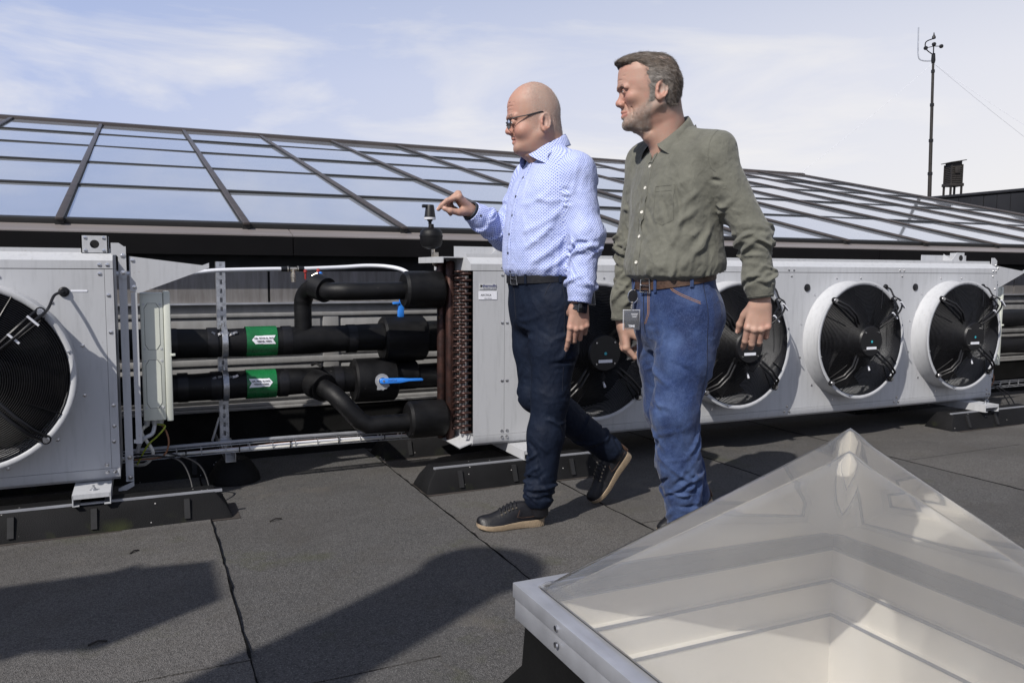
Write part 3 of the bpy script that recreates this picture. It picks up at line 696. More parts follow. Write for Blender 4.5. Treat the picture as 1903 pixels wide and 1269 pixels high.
            lg.box(lx+.03, lx+.034, y, y+.10, z0, z0+.068)
            lg.box(lx-.24, lx+.19, y+.10, y+.104, z0, z0+.052)
            lg.prism([(y, z0), (y+.10, z0), (y+.10, z0+.06)], lambda u, v, d: (d, u, v), lx-.034, lx-.030)
            lo = part(lg, 'lifting_lug', M['white'])
            MB().lathe([(.018, 0), (.018, -.002), (0, -.002)], (lx, y, z0+.034), 'y', 18).build('lug_hole', M['dark'], lo)
    if left_coil: coil_end(t, X0, inv, part)
    if right_end: right_gear(t, X1, inv, part)
    return t

def coil_end(t, X0, inv, part):
    part(MB().box(X0-.004, X0+.004, YF+.07, YF+.43, .19, .955), 'coil_plate', M['galv'])
    part(MB().prism([(X0-.062, ZB-.008), (X0, ZB+.012), (X0, ZB+.018), (X0-.066, ZB-.002)], lambda u, v, d: (u, d, v), YF+.012, YF+.45), 'drip_flap', M['white'])
    part(MB().box(X0-.115, X0-.002, YF+.09, YF+.44, ZT+.028, ZT+.033).box(X0-.115, X0-.11, YF+.09, YF+.44, ZT+.005, ZT+.028), 'coil_cover', M['white'])
    # header pipes: vertical copper tubes
    for hx, hy, r, z0, z1 in ((X0-.039, YF+.195, .0215, .155, .995), (X0-.060, YF+.258, .0225, .155, 1.005)):
        part(MB().lathe([(0, z0-.012), (r*.8, z0-.008), (r, z0), (r, z1), (r*.8, z1+.008), (0, z1+.012)], (hx, hy, 0), n=20), 'header_pipe', M['copper'])
    # feeder tubes from the headers to the coil, and hairpin return bends, each a piece
    fm = MB().tube(smooth_path([(-.036, 0, 0), (-.02, .003, 0), (0, 0, .0)], 3), .0058, 8).mesh('feeder_tube', M['copper'])
    bm_ = MB().tube([(0, 0, 0)]+[(-.026-.0165*math.sin(PI*k/8), 0, .0165-.0165*math.cos(PI*k/8)) for k in range(9)]+[(0, 0, .033)], .0056, 8).mesh('return_bend', M['copper'])
    for k in range(25):
        z = .205+k*.0305
        o = obj('feeder_tube', fm, t, loc=Vector((X0, YF+.17+rng.uniform(-.004, .004), z))+inv, rot=(R(rng.uniform(-20, 20)), 0, R(rng.uniform(-3, 3))))
        if 1:
            for yy, dz, tl in ((YF+.055, .004, 82), (YF+.125, .016, 86)):
                obj('return_bend', bm_, t, loc=Vector((X0-.002, yy, z+dz))+inv, rot=(R(tl), 0, 0))

def right_gear(t, X1, inv, part):
    # upright end frame: bent strip on the right end
    part(MB().box(X1+.018, X1+.046, YF+.045, YF+.052, .128, 1.045).box(X1+.018, X1+.0225, YF+.052, YF+.11, .128, .99), 'end_frame', M['white'])
    hk = MB().prism([(X1-.005, 1.012), (X1-.005, 1.058), (X1+.022, 1.058), (X1+.046, 1.040), (X1+.046, .925), (X1+.034, .918), (X1+.022, .930), (X1+.022, 1.000), (X1+.012, 1.012)], lambda u, v, d: (u, d, v), YF+.039, YF+.0435)
    part(hk, 'frame_hook', M['white'])
    part(MB().prism([(X1+.046, .128), (X1+.046, .11), (X1+.018, .095), (X1-.01, .095), (X1-.01, .105)], lambda u, v, d: (u, d, v), YF+.039, YF+.0435), 'frame_foot', M['white'])
    rr = MB()
    for z in (1.010, .945, .225, .145): rivet(rr, X1+.034, YF+.0385, z, r=.0062)
    part(rr, 'rivets', M['stain'], kind='stuff')
    # splash shield
    tri = [(X1+.056, .875), (X1+.056, 1.008), (X1+.32, .975), (X1+.345, .985), (X1+.345, .965), (X1+.10, .870), (X1+.082, .866)]
    part(MB().prism(tri, lambda u, v, d: (u, d, v), YF+.048, YF+.051), 'splash_shield', M['white'])
    rr = MB(); rivet(rr, X1+.068, YF+.0475, .992); rivet(rr, X1+.070, YF+.0475, .890)
    part(rr, 'rivets', M['stain'], kind='stuff')
    part(MB().box(X1+.058, X1+.080, YF+.046, YF+.049, .275, .868).box(X1+.050, X1+.058, YF+.046, YF+.050, .278, .292), 'side_strip', M['white'])
    # junction box
    bx0, bx1, y0 = X1+.088, X1+.172, YF+.085
    jb = part(MB().box(bx0, bx1, y0, y0+.13, .355, .865), 'junction_box', M['cream'], bevel=.005)
    MB().box(bx1+.001, bx1+.026, y0-.002, y0+.135, .350, .870).build('box_hinge_rim', M['cream'], jb, bevel=.004)
    for z0, z1 in ((.640, .825), (.405, .600)):
        p = [(bx0+.014, z0+.02), (bx0+.014, z1-.02), (bx0+.026, z1), (bx1-.026, z1), (bx1-.014, z1-.02), (bx1-.014, z0+.02), (bx1-.026, z0), (bx0+.026, z0)]
        MB().prism(p, lambda u, v, d: (u, d, v), y0-.0005, y0+.001).build('panel_groove', M['print'], jb)
        q = [(bx0+(.0013 if u < (bx0+bx1)/2 else -.0013)+u-bx0, v+(.0013 if v < (z0+z1)/2 else -.0013)) for u, v in p]
        MB().prism(q, lambda u, v, d: (u, d, v), y0-.0015, y0+.001).build('knockout_panel', M['cream'], jb)
        sc = MB()
        for u in (bx0+.012, bx1-.012):
            for v in (z0+.004, z1-.004): sc.lathe([(.0045, 0), (.0045, -.002), (0, -.002)], (u, y0, v), 'y', 8)
        sc.build('screws', M['labelgrey'], jb, kind='stuff')
    MB().box(bx1+.022, bx1+.040, y0-.006, y0+.008, .612, .622).build('latch', M['cream'], jb, bevel=.002)
    for u in (.012, .04, .062): MB().lathe([(.012, .355), (.012, .338), (.008, .325), (0, .325)], (bx0+u, y0+.06, 0), n=12).build('cable_gland', M['labelgrey'], jb)
    # loose cables below the box
    cs = [((bx0+.012, y0+.06, .33), (bx0-.01, y0+.05, .30), (bx0+.03, y0+.04, .22), (bx0+.0, y0+.08, .165), (bx0-.05, y0+.15, .15), 'cable', .007),
          ((bx0+.04, y0+.06, .33), (bx0+.03, y0+.05, .295), (bx0-.0, y0+.04, .28), (bx0-.02, y0+.06, .25), (bx0-.03, y0+.1, .2), 'pvc', .008),
          ((bx0+.05, y0+.06, .33), (bx0+.078, y0+.03, .325), (bx0+.05, y0+.02, .29), (bx0+.01, y0+.03, .25), (bx0-.03, y0+.06, .17), 'cablegreen', .0035),
          ((bx0+.062, y0+.06, .33), (bx0+.082, y0+.03, .30), (bx0+.088, y0+.02, .25), (bx0+.06, y0+.03, .20), (bx0-.04, y0+.06, .19), 'cablebrown', .0035),
          ((bx0-.04, y0+.05, .20), (bx0+.06, y0+.02, .205), (bx0+.14, y0-.0, .17), (bx0+.17, y0-.06, .06), (bx0+.12, y0-.09, .006), 'blackplastic', .004),
          ((bx0-.04, y0+.07, .21), (bx0+.09, y0+.03, .21), (bx0+.20, y0+.0, .16), (bx0+.235, y0-.05, .06), (bx0+.215, y0-.07, .006), 'blackplastic', .004)]
    for c in cs: part(MB().tube(smooth_path(c[:5], 7), c[6], 7), 'loose_cable', M[c[5]])

COOL_L = cooler(-2.52, -.092, [-2.283+.865*k-.0 for k in range(0)]+[-1.418, -.553], 'cooler at the left edge, its round fan half cut by the picture edge', brackets=(-.185, -2.3), lugs=((-.152, 'box'),))
COOL_R = cooler(1.374, 5.0, [1.97, 2.835, 3.70, 4.565], 'long cooler with four fans standing behind the two men', left_coil=True, brackets=(1.62, 4.78), lugs=((1.62, 'tri'), (4.86, 'tri')))
COOL_F = cooler(6.46, 9.0, [7.05, 7.92], 'farthest cooler, beyond the right end of the four fan one', left_coil=True, right_end=False, brackets=(6.7,), lugs=())
# maker's plates on the left end sheet
def plates():
    inv = Vector((-1.374, -YF, 0))
    a = MB().box(1.405, 1.487, YF-.0022, YF-.0004, .874, .900).build('maker_plate', M['labelgrey'], COOL_R); a.location = inv
    text('maker_name', 'thermofin', .0175, M['navyprint'], a, (1.4535, YF-.0026, .8905), (PI/2, 0, 0), bold=.0003)
    text('maker_line', 'heat exchangers · germany', .0058, M['navyprint'], a, (1.4535, YF-.0026, .8795), (PI/2, 0, 0))
    MB().lathe([(.0052, -.0026), (0, -.0026)], (1.4125, YF, .8895), 'y', 12).build('maker_mark', M['redprint'], a)
    b = MB().box(1.4005, 1.491, YF-.0022, YF-.0004, .828, .866).build('model_plate', M['labelwhite'], COOL_R); b.location = inv
    text('model_name', 'ARCTICA', .0125, M['print'], b, (1.410, YF-.0026, .848), (PI/2, 0, 0), 'LEFT')
    text('model_line', 'Made in Germany', .0050, M['print'], b, (1.446, YF-.0026, .8335), (PI/2, 0, 0))
    inv = Vector((2.52, -YF, 0))
    c = MB().box(-.235, -.180, YF-.0014, YF-.0003, .8735, .8805).build('serial_label', M['labelwhite'], COOL_L); c.location = inv
plates()

# ---------------------------------------------------------------- rubber foot beams
def beam(x0, x1, y0, label, rail=True, w=.20, h=.10):
    t = obj('rubber_foot_beam', None, loc=((x0+x1)/2, y0+w/2, 0), label=label, cat='support beam', group='black rubber foot beams under the coolers'); inv = Vector((-(x0+x1)/2, -y0-w/2, 0))
    c = .055; prof = lambda e: None
    v = []; f = []
    xs = [x0, x0+.02, x0+c, x1-c, x1-.02, x1]; hs = [.012, h*.55, h, h, h*.55, .012]
    mb = MB()
    def sec(x, hh): 
        s = .042*hh/h
        return [(x, y0, .004), (x, y0+.004, .014 if hh > .02 else .008), (x, y0+s, hh), (x, y0+w-s, hh), (x, y0+w-.004, .014 if hh > .02 else .008), (x, y0+w, .004)]
    ss = [sec(x, hh) for x, hh in zip(xs, hs)]
    for q in ss: v += q
    n = 6
    for i in range(len(ss)-1):
        for k in range(n-1): f.append((i*n+k, i*n+k+1, (i+1)*n+k+1, (i+1)*n+k))
    f += [tuple(range(n)), tuple(range((len(ss)-1)*n, len(ss)*n))[::-1]]
    o = mb.add(v, f).build('rubber_block', M['rubber'], t, bevel=.006); o.location = inv
    # drain notches on the flank
    for x in [x0+.16, x0+.42, x1-.16]:
        q = MB().prism([(y0-.001, .02), (y0+.008, .02), (y0+.040, .088), (y0+.026, .088)], lambda u, v_, d: (d, u, v_), x-.010, x+.010).build('drain_notch', M['dark'], t); q.location = inv
    if rail:
        r = MB(); r.box(x0+.05, x1-.03, y0+.048, y0+.052, h-.002, h+.006).box(x0+.05, x1-.03, y0+.060, y0+.064, h-.002, h+.006).box(x0+.05, x1-.03, y0+.052, y0+.060, h-.002, h+.0015)
        q = r.build('mounting_rail', M['alu'], t); q.location = inv
    # protective felt under the beam
    m = MB().box(x0-.008, x1+.03, y0-.014, y0+w+.01, .001, .0038).build('pad', M['padfelt'], t); q = m; q.location = inv
beam(-.60, .295, 3.215, 'rubber beam under the left cooler foot, with loose twig at its end')
beam(1.085, 1.96, 3.205, 'rubber beam beside the left shoe of the man in the blue shirt')
beam(4.43, 5.33, 3.235, 'rubber beam at the right end of the long cooler')
beam(1.07, 1.95, 3.89, 'rear rubber beam in the dark under the copper coil end', rail=False)
beam(4.36, 5.3, 3.89, 'rear rubber beam seen under the far right of the long cooler', rail=False)
beam(-.60, .36, 3.90, 'rear rubber beam deep under the left cooler', rail=False)
# ================================================================ pipework, hose, cable tray
YP = 3.90
def wobble_tube(x0, x1, y, z, r, seed, n=None):
    rr = random.Random(seed); n = n or int((x1-x0)/.05); pts = []; rad = []
    a = rr.uniform(0, 9)
    for i in range(n+1):
        x = x0+(x1-x0)*i/n
        pts.append((x, y+.002*math.sin(x*7+a), z+.003*math.sin(x*5+a*2))); rad.append(r*(1+.018*math.sin(x*11+a)+.014*math.sin(x*23+a*3)+rr.uniform(-.006, .006)))
    return MB().tube(pts, rad, 28)
def body_x(x0, x1, y, z, r, lip=.006):
    return MB().lathe([(r*.86, x0), (r-lip, x0), (r, x0+lip), (r*1.01, (x0+x1)/2), (r, x1-lip), (r-lip, x1), (r*.8, x1)], (0, y, z), 'x', 32)
def pipe_label(parent, inv, x0, x1, z, r, arrow_dir, lines):
    g = MB(); n = 28
    g.tube([(x0, YP, z), ((x0+x1)/2, YP, z), (x1, YP, z)], r+.0048, 36, caps=False)
    o = g.build('label_band', M['green'], parent); o.location = inv
    # arrow lies on the curved front of the band
    zc = .012; h = .021; xm = (x0+x1)/2; L = .047
    d = arrow_dir
    def on(u, v, e=.0060):
        a = (zc+v)/r; return (u, YP-(r+e)*math.cos(a), z+(r+e)*math.sin(a))
    m = MB(); N = 12
    for i in range(N):
        q0 = -L+2*L*i/N; q1 = -L+2*L*(i+1)/N
        def hh(q):
            s = q*d
            if s > L*.52: return h*1.25*(L-s)/(L*.48)
            return h*.82 if s > -L*.05 else h*.88
        for v0, v1 in ((-1, -.33), (-.33, .33), (.33, 1)):
            m.add([on(xm+q0, hh(q0)*v0), on(xm+q1, hh(q1)*v0), on(xm+q1, hh(q1)*v1), on(xm+q0, hh(q0)*v1)], [(0, 1, 2, 3)])
    # swallow tail
    tail = -L*d
    m.add([on(xm+tail, h*.88), on(xm+tail-d*.012, h*.9), on(xm+tail, 0)], [(0, 1, 2)]); m.add([on(xm+tail, -h*.88), on(xm+tail-d*.012, -h*.9), on(xm+tail, 0)], [(0, 1, 2)])
    a = m.build('flow_arrow', M['labelwhite'], o)
    for k, s in enumerate(lines):
        v = .0065-.0125*k; an = (zc+v)/r
        p = on(xm-d*.006, v, .0085); text('label_text', s, .0088, M['print'], o, p, (PI/2-an, 0, 0), bold=.00025)
def pipes():
    # upper run
    zu, r = .625, .0665
    t = obj('upper_pipe', None, loc=(.7, YP, 0), label='upper black insulated pipe with riser and left pointing arrow label', cat='insulated pipe', group='black insulated pipes behind the coolers'); inv = Vector((-.7, -YP, 0))
    def part(mb, name, mat, **kw):
        o = mb.build(name, mat, t, **kw); o.location = inv; return o
    part(wobble_tube(-2.6, 6.6, YP, zu, r, 1), 'insulation', M['foam'])
    for x in (-.9, .12, .29, .62, .93): part(MB().tube([(x-.022+.011*k, YP, zu) for k in range(5)], [r+.0030, r+.0036, r+.0033, r+.0038, r+.0030], 30, caps=False), 'tape_joint', M['blackplastic'])
    part(body_x(1.085, 1.305, YP+.005, .616, .113, .01), 'valve_cover', M['foam'])
    part(body_x(1.30, 1.44, YP+.005, zu, .078), 'insulation_collar', M['foam'])
    # riser, elbow and branch to the upper header connection
    rz = MB().tube(smooth_path([(.70, YP-.005, zu+.03), (.70, YP-.005, .74), (.70, YP-.005, .80), (.712, YP-.02, .845), (.735, YP-.07, .875), (.757, YP-.12, .882)], 6), [.041]*13+[.043]*18, 22)
    part(rz, 'riser', M['foam'])
    part(MB().tube([(.745, YP-.11, .885), (.778, YP-.17, .866)], [.061, .059], 26), 'elbow_cover', M['foam'])
    part(MB().tube(smooth_path([(.76, YP-.13, .872), (.785, YP-.19, .862), (.83, YP-.232, .862), (.90, YP-.25, .862), (1.15, YP-.27, .866)], 6), .0415, 22), 'branch', M['foam'])
    part(body_x(1.115, 1.305, YP-.27, .868, .088, .012), 'branch_end_cover', M['foam'])
    # little caps on the elbow top
    for dx, dy, dz, m in ((.0-.02, -.06, .945, 'red'), (.04, -.06, .95, 'red'), (.045, -.085, .935, 'blue'), (.05, -.10, .922, 'red')):
        p = (.725+dx, YP+dy, dz); part(MB().lathe([(.004, -.03), (.005, 0), (.009, .002), (.008, .014), (0, .016)], p, n=10), 'test_cap', M[m])
    part(MB().tube([(.735, YP-.06, .93), (.760, YP-.07, .944)], .005, 8), 'test_fitting', M['brass'])
    pipe_label(t, inv, .435, .573, zu, r, -1, ('KØL. RETUR-GL. FACS,', 'TØRKØL. KREDS'))
    # blue stem lever
    lv = MB().box(1.168, 1.196, YP-.02, YP+.01, .725, .80).box(1.14, 1.172, YP-.025, YP+.0, .79, .802).box(1.174, 1.186, YP-.018, YP-.004, .80, .85); part(lv, 'valve_lever', M['blue'], bevel=.003)
    # lower run
    zl, r2 = .426, .064
    t = obj('lower_pipe', None, loc=(.7, YP, 0), label='lower black insulated pipe with right pointing arrow label and blue lever', cat='insulated pipe', group='black insulated pipes behind the coolers')
    def part(mb, name, mat, **kw):
        o = mb.build(name, mat, t, **kw); o.location = inv; return o
    part(wobble_tube(-2.6, 6.6, YP, zl, r2, 2), 'insulation', M['foam'])
    for x in (-.8, .16, .30, .60, .86): part(MB().tube([(x-.022+.011*k, YP, zl) for k in range(5)], [r2+.0030, r2+.0036, r2+.0033, r2+.0038, r2+.0030], 30, caps=False), 'tape_joint', M['blackplastic'])
    vc = part(body_x(.935, 1.145, YP-.01, .418, .108, .01), 'valve_cover', M['foam'])
    part(body_x(1.14, 1.262, YP, .432, .073), 'insulation_collar', M['foam'])
    part(MB().tube([(.742, YP-.04, .42), (.775, YP-.12, .405)], [.069, .066], 26), 'branch_socket', M['foam'])
    part(MB().tube(smooth_path([(.76, YP-.10, .412), (.80, YP-.19, .385)], 3)+smooth_path([(.835, YP-.235, .345), (.905, YP-.26, .262)], 3)+smooth_path([(.945, YP-.27, .243), (1.16, YP-.28, .243)], 4), .0425, 22), 'branch', M['foam'])
    part(body_x(1.128, 1.315, YP-.28, .255, .0885, .012), 'branch_end_cover', M['foam'])
    part(MB().tube(smooth_path([(.735, YP-.02, .505), (.752, YP-.05, .515), (.772, YP-.085, .497)], 4), [.006]*8+[.01], 8), 'vent_nipple', M['foam'])
    pipe_label(t, inv, .432, .566, zl, r2, 1, ('KØL. FREM. GL-FACS,', 'TØRKØL. KREDS'))
    # lever and its notched plate
    px, py, pz = 1.052, YP-.125, .425
    N = 30; pl = []
    for k in range(N):
        a = 2*PI*k/N; rr = .0345
        deg = math.degrees(a) % 360
        if 240 < deg < 330: rr = .043+(.004 if k % 2 else 0)
        if 228 < deg <= 250: rr = .050
        pl.append((px+rr*math.cos(a), pz+rr*math.sin(a)))
    q = part(MB().prism(pl, lambda u, v, d: (u, d, v), py+.006, py+.009), 'notch_plate', M['galvdull'])
    MB().lathe([(.018, .12), (.018, 0)], (px, py, pz), 'y', 12).build('stem', M['stain'], q)
    lever = [(px-.012, pz-.010), (px-.014, pz+.006), (px-.006, pz+.013), (px+.09, pz+.012), (px+.128, pz+.008), (px+.190, pz+.007), (px+.199, pz+.001), (px+.196, pz-.006), (px+.128, pz-.006), (px+.085, pz-.013), (px-.004, pz-.014)]
    q = part(MB().prism(lever, lambda u, v, d: (u, d-.02*max(0, (u-px))/.2, v), py-.008, py), 'valve_lever', M['blue'], bevel=.002)
    MB().cbox((px+.004, py-.009, pz), (.010, .004, .010), Euler((0, R(45), 0)).to_matrix()).build('stem_end', M['galv'], q)
    text('lever_text', 'SOCLA', .014, M['navyprint'], q, (px+.047, py-.0135, pz), (PI/2, 0, R(-5)))
pipes()
def clamp_post():
    x, y = .342, YP+.085
    t = obj('slotted_post', None, loc=(x, y, 0), label='slotted galvanised post clamping both insulated pipes', cat='pipe support'); inv = Vector((-x, -y, 0))
    m = MB(); w = .0205; zs = [.155+.042*k for k in range(21)]
    for z in zs[:-1]:
        # one bay of the channel: web with a slot, as two strips and two bridges
        m.box(x-w, x-.0055, y, y+.0025, z, z+.042); m.box(x+.0055, x+w, y, y+.0025, z, z+.042); m.box(x-.0055, x+.0055, y, y+.0025, z, z+.021)
    m.box(x-w, x-w+.0025, y+.0025, y+.04, zs[0], zs[-1]); m.box(x+w-.0025, x+w, y+.0025, y+.04, zs[0], zs[-1]); m.box(x-w+.0025, x+w-.0025, y+.034, y+.036, zs[0], zs[-1])
    o = m.build('slotted_channel', M['galv'], t); o.location = inv
    for z, r in ((.625, .0665), (.426, .064)):
        c = MB()
        for q in (-.010, -.005, 0, .005, .010): c.tube([(x+q, YP-(r+.005)*math.cos(2*PI*k/32), z+(r+.005)*math.sin(2*PI*k/32)) for k in range(32)], .0034, 6, closed=True)
        o = c.build('pipe_clamp', M['galv'], t); o.location = inv
        e = MB(); 
        for s in (-1, 1): e.box(x-.012, x+.012, YP+.045, YP+.09, z+s*(r+.012)-.0025, z+s*(r+.012)+.0025)
        e.lathe([(.007, 0), (.007, .02)], (x, YP+.03, z+r+.004), n=6)
        o = e.build('clamp_ear', M['galv'], t); o.location = inv
        tp = MB(); rr = random.Random(int(z*100))
        for k in range(9):
            xx = x-.05+.012*k; tp.cbox((xx, YP-r*.80, z+r*.64+rr.uniform(-.006, .006)), (.016, .004, .012), Euler((rr.uniform(-.9, -.3), rr.uniform(-.5, .5), 0)).to_matrix())
        o = tp.build('foil_tape', M['foil'], t); o.location = inv
    b = MB(); b.box(x-.022, x+.022, 3.72, 4.25, .105, .1075); b.box(x-.022, x-.0195, 3.72, 4.25, .1075, .14); b.box(x+.0195, x+.022, 3.72, 4.25, .1075, .14); b.box(x-.03, x+.03, y-.03, y+.045, .1405, .154)
    o = b.build('base_rail', M['galv'], t); o.location = inv
    d = MB().tube([(x-.02, y+.02, .26), (x-.055, y+.02, .15)], .006, 6); o = d.build('brace', M['galv'], t); o.location = inv
    f = MB(); f.lathe([(.115, .005), (.11, .03), (.085, .075), (.06, .104), (0, .104)], (x+.02, 3.80, 0), n=18); o = f.build('rubber_foot', M['rubber'], t); o.location = inv
    f = MB(); f.lathe([(.11, .005), (.11, .03), (.085, .075), (.06, .104), (0, .104)], (x, 4.16, 0), n=18); o = f.build('rubber_foot', M['rubber'], t); o.location = inv
clamp_post()
def hose():
    t = obj('white_hose', None, loc=(.66, YP, .95), label='thin white plastic pipe with brass tee above the black pipes', cat='hose'); inv = Vector((-.66, -YP, -.95))
    def part(mb, name, mat, **kw):
        o = mb.build(name, mat, t, **kw); o.location = inv; return o
    yy = YP-.02
    part(MB().tube(smooth_path([(-.6, yy, .94), (-.06, yy, .938), (.12, yy, .936), (.24, yy, .946), (.33, yy, .955), (.55, yy, .9615), (.602, yy, .962)], 6), .0095, 10), 'pipe', M['pvc'])
    part(MB().tube(smooth_path([(.70, yy, .9635), (.88, yy, .972), (1.0, yy-.02, .980), (1.09, yy-.06, .977), (1.15, yy-.12, .962), (1.19, yy-.17, .93)], 7), .0095, 10), 'pipe', M['pvc'])
    f = MB().lathe([(.012, .60), (.012, .640)], (0, yy, .962), 'x', 12).lathe([(.012, .672), (.012, .705)], (0, yy, .963), 'x', 12); part(f, 'press_sleeve', M['blackplastic'])
    f = MB().lathe([(.0135, .628), (.0135, .634)], (0, yy, .962), 'x', 12).lathe([(.0135, .674), (.0135, .68)], (0, yy, .963), 'x', 12).lathe([(.009, .634), (.009, .674)], (0, yy, .9625), 'x', 12)
    f.lathe([(.009, .962), (.009, .945), (.0135, .944), (.0135, .922), (.011, .921), (.011, .902), (0, .902)], (.656, yy, 0), n=12); part(f, 'tee_fitting', M['brass'])
hose()
def air_vent():
    x, y = 1.262, YP-.245
    t = obj('air_vent', None, loc=(x, y, .98), label='black air vent pot on the header pipe below the pointing hand', cat='air vent'); inv = Vector((-x, -y, -.98))
    def part(mb, name, mat, **kw):
        o = mb.build(name, mat, t, **kw); o.location = inv; return o
    y0 = y
    part(MB().tube(smooth_path([(x+.055, y0+.02, .985), (x+.03, y0+.01, .985), (x+.012, y0, 1.0), (x+.008, y0, 1.06)], 5), .010, 10).cbox((x+.016, y0-.012, 1.03), (.026, .02, .03)), 'elbow_valve', M['brass'])
    part(MB().lathe([(0, 1.058), (.015, 1.060), (.045, 1.072), (.053, 1.09), (.054, 1.118), (.056, 1.119), (.056, 1.124), (.054, 1.125), (.052, 1.142), (.040, 1.155), (.014, 1.160), (.012, 1.178), (0, 1.178)], (x, y0, 0), n=28), 'vent_pot', M['foam'])
    part(MB().lathe([(.008, 1.176), (.008, 1.190), (.013, 1.192), (.013, 1.199)], (x-.006, y0, 0), n=12), 'nut', M['blackplastic'])
    part(MB().lathe([(.027, 1.199), (.028, 1.203), (.028, 1.209), (0, 1.209)], (x-.006, y0, 0), n=20), 'white_ring', M['pvc'])
    part(MB().lathe([(.027, 1.2095), (.026, 1.214), (.020, 1.262), (.018, 1.268), (0, 1.268)], (x-.006, y0, 0), n=20).box(x-.043, x-.010, y0-.011, y0+.011, 1.254, 1.2685), 'vent_cap', M['blackplastic'], bevel=.001)
air_vent()
def cable_tray():
    t = obj('cable_tray', None, loc=(.5, 3.72, .17), label='wire mesh cable tray carrying pale cables in front of the black upstand', cat='cable tray'); inv = Vector((-.5, -3.72, -.17))
    def part(mb, name, mat, **kw):
        o = mb.build(name, mat, t, **kw); o.location = inv; return o
    y0, y1, z0, z1 = 3.69, 3.75, .152, .186
    def zz(x): return .004*math.sin(x*3.2)
    m = MB()
    for (y, z) in ((y0, z1), (y0, z0), (y1, z0), (y1, z1)):
        m.tube([(x, y, z+zz(x)) for x in [-.3+.1*k for k in range(18)]], .0022, 5)
    for k in range(17):
        x = -.28+.1*k; m.tube([(x, y0, z1+zz(x)), (x, y0, z0+zz(x)), (x, y1, z0+zz(x)), (x, y1, z1+zz(x))], .0022, 5)
    part(m, 'wire_basket', M['galv'])
    part(MB().tube([(x, y1-.006, z1+.002+zz(x)) for x in [-.05+.1*k for k in range(13)]], .0075, 6), 'tray_edge', M['alu'])
    rr = random.Random(3)
    for k, (mm, r) in enumerate((('cable', .0055), ('pvc', .006), ('cable', .005), ('cablebrown', .003), ('pvc', .005))):
        a = rr.uniform(0, 6); part(MB().tube([(x, y0+.010+.010*k+.004*math.sin(x*4+a), z0+.008+.005*(k % 2)+.003*math.sin(x*6+a)+zz(x)) for x in [-.3+.08*k2 for k2 in range(21)]], r, 7), 'cable', M[mm])
    for x in (.16, .38, .60, .82, 1.04): part(MB().tube([(x+.004*math.cos(2*PI*k/14), (y0+y1)/2+.034*math.cos(2*PI*k/14), z0+.014+.02*math.sin(2*PI*k/14)) for k in range(14)], .0028, 5, closed=True), 'cable_tie', M['blackplastic'])
    m = MB()
    for (y, z) in ((y0, z1), (y0, z0), (y1, z0), (y1, z1)): m.tube([(5.0, y, z), (6.6, y, z)], .0025, 5)
    for k in range(16): m.tube([(5.02+.1*k, y0, z1), (5.02+.1*k, y0, z0), (5.02+.1*k, y1, z0), (5.02+.1*k, y1, z1)], .0025, 5)
    o = m.build('cable_tray', M['galv'], label='second length of mesh cable tray past the long cooler', cat='cable tray')
cable_tray()
def coiled_cable():
    rr = random.Random(5); m = MB()
    for k in range(5):
        r = .05+.008*k; m.tube([(-.02+r*math.cos(2*PI*i/28)*1.3, 3.52+r*math.sin(2*PI*i/28)*.8, .01+.006*k+.004*math.sin(i)) for i in range(28)], .004, 5, closed=True)
    m.build('coiled_cable', M['blackplastic'], label='loose coil of black cable behind the left foot bracket', cat='cable')
coiled_cable()
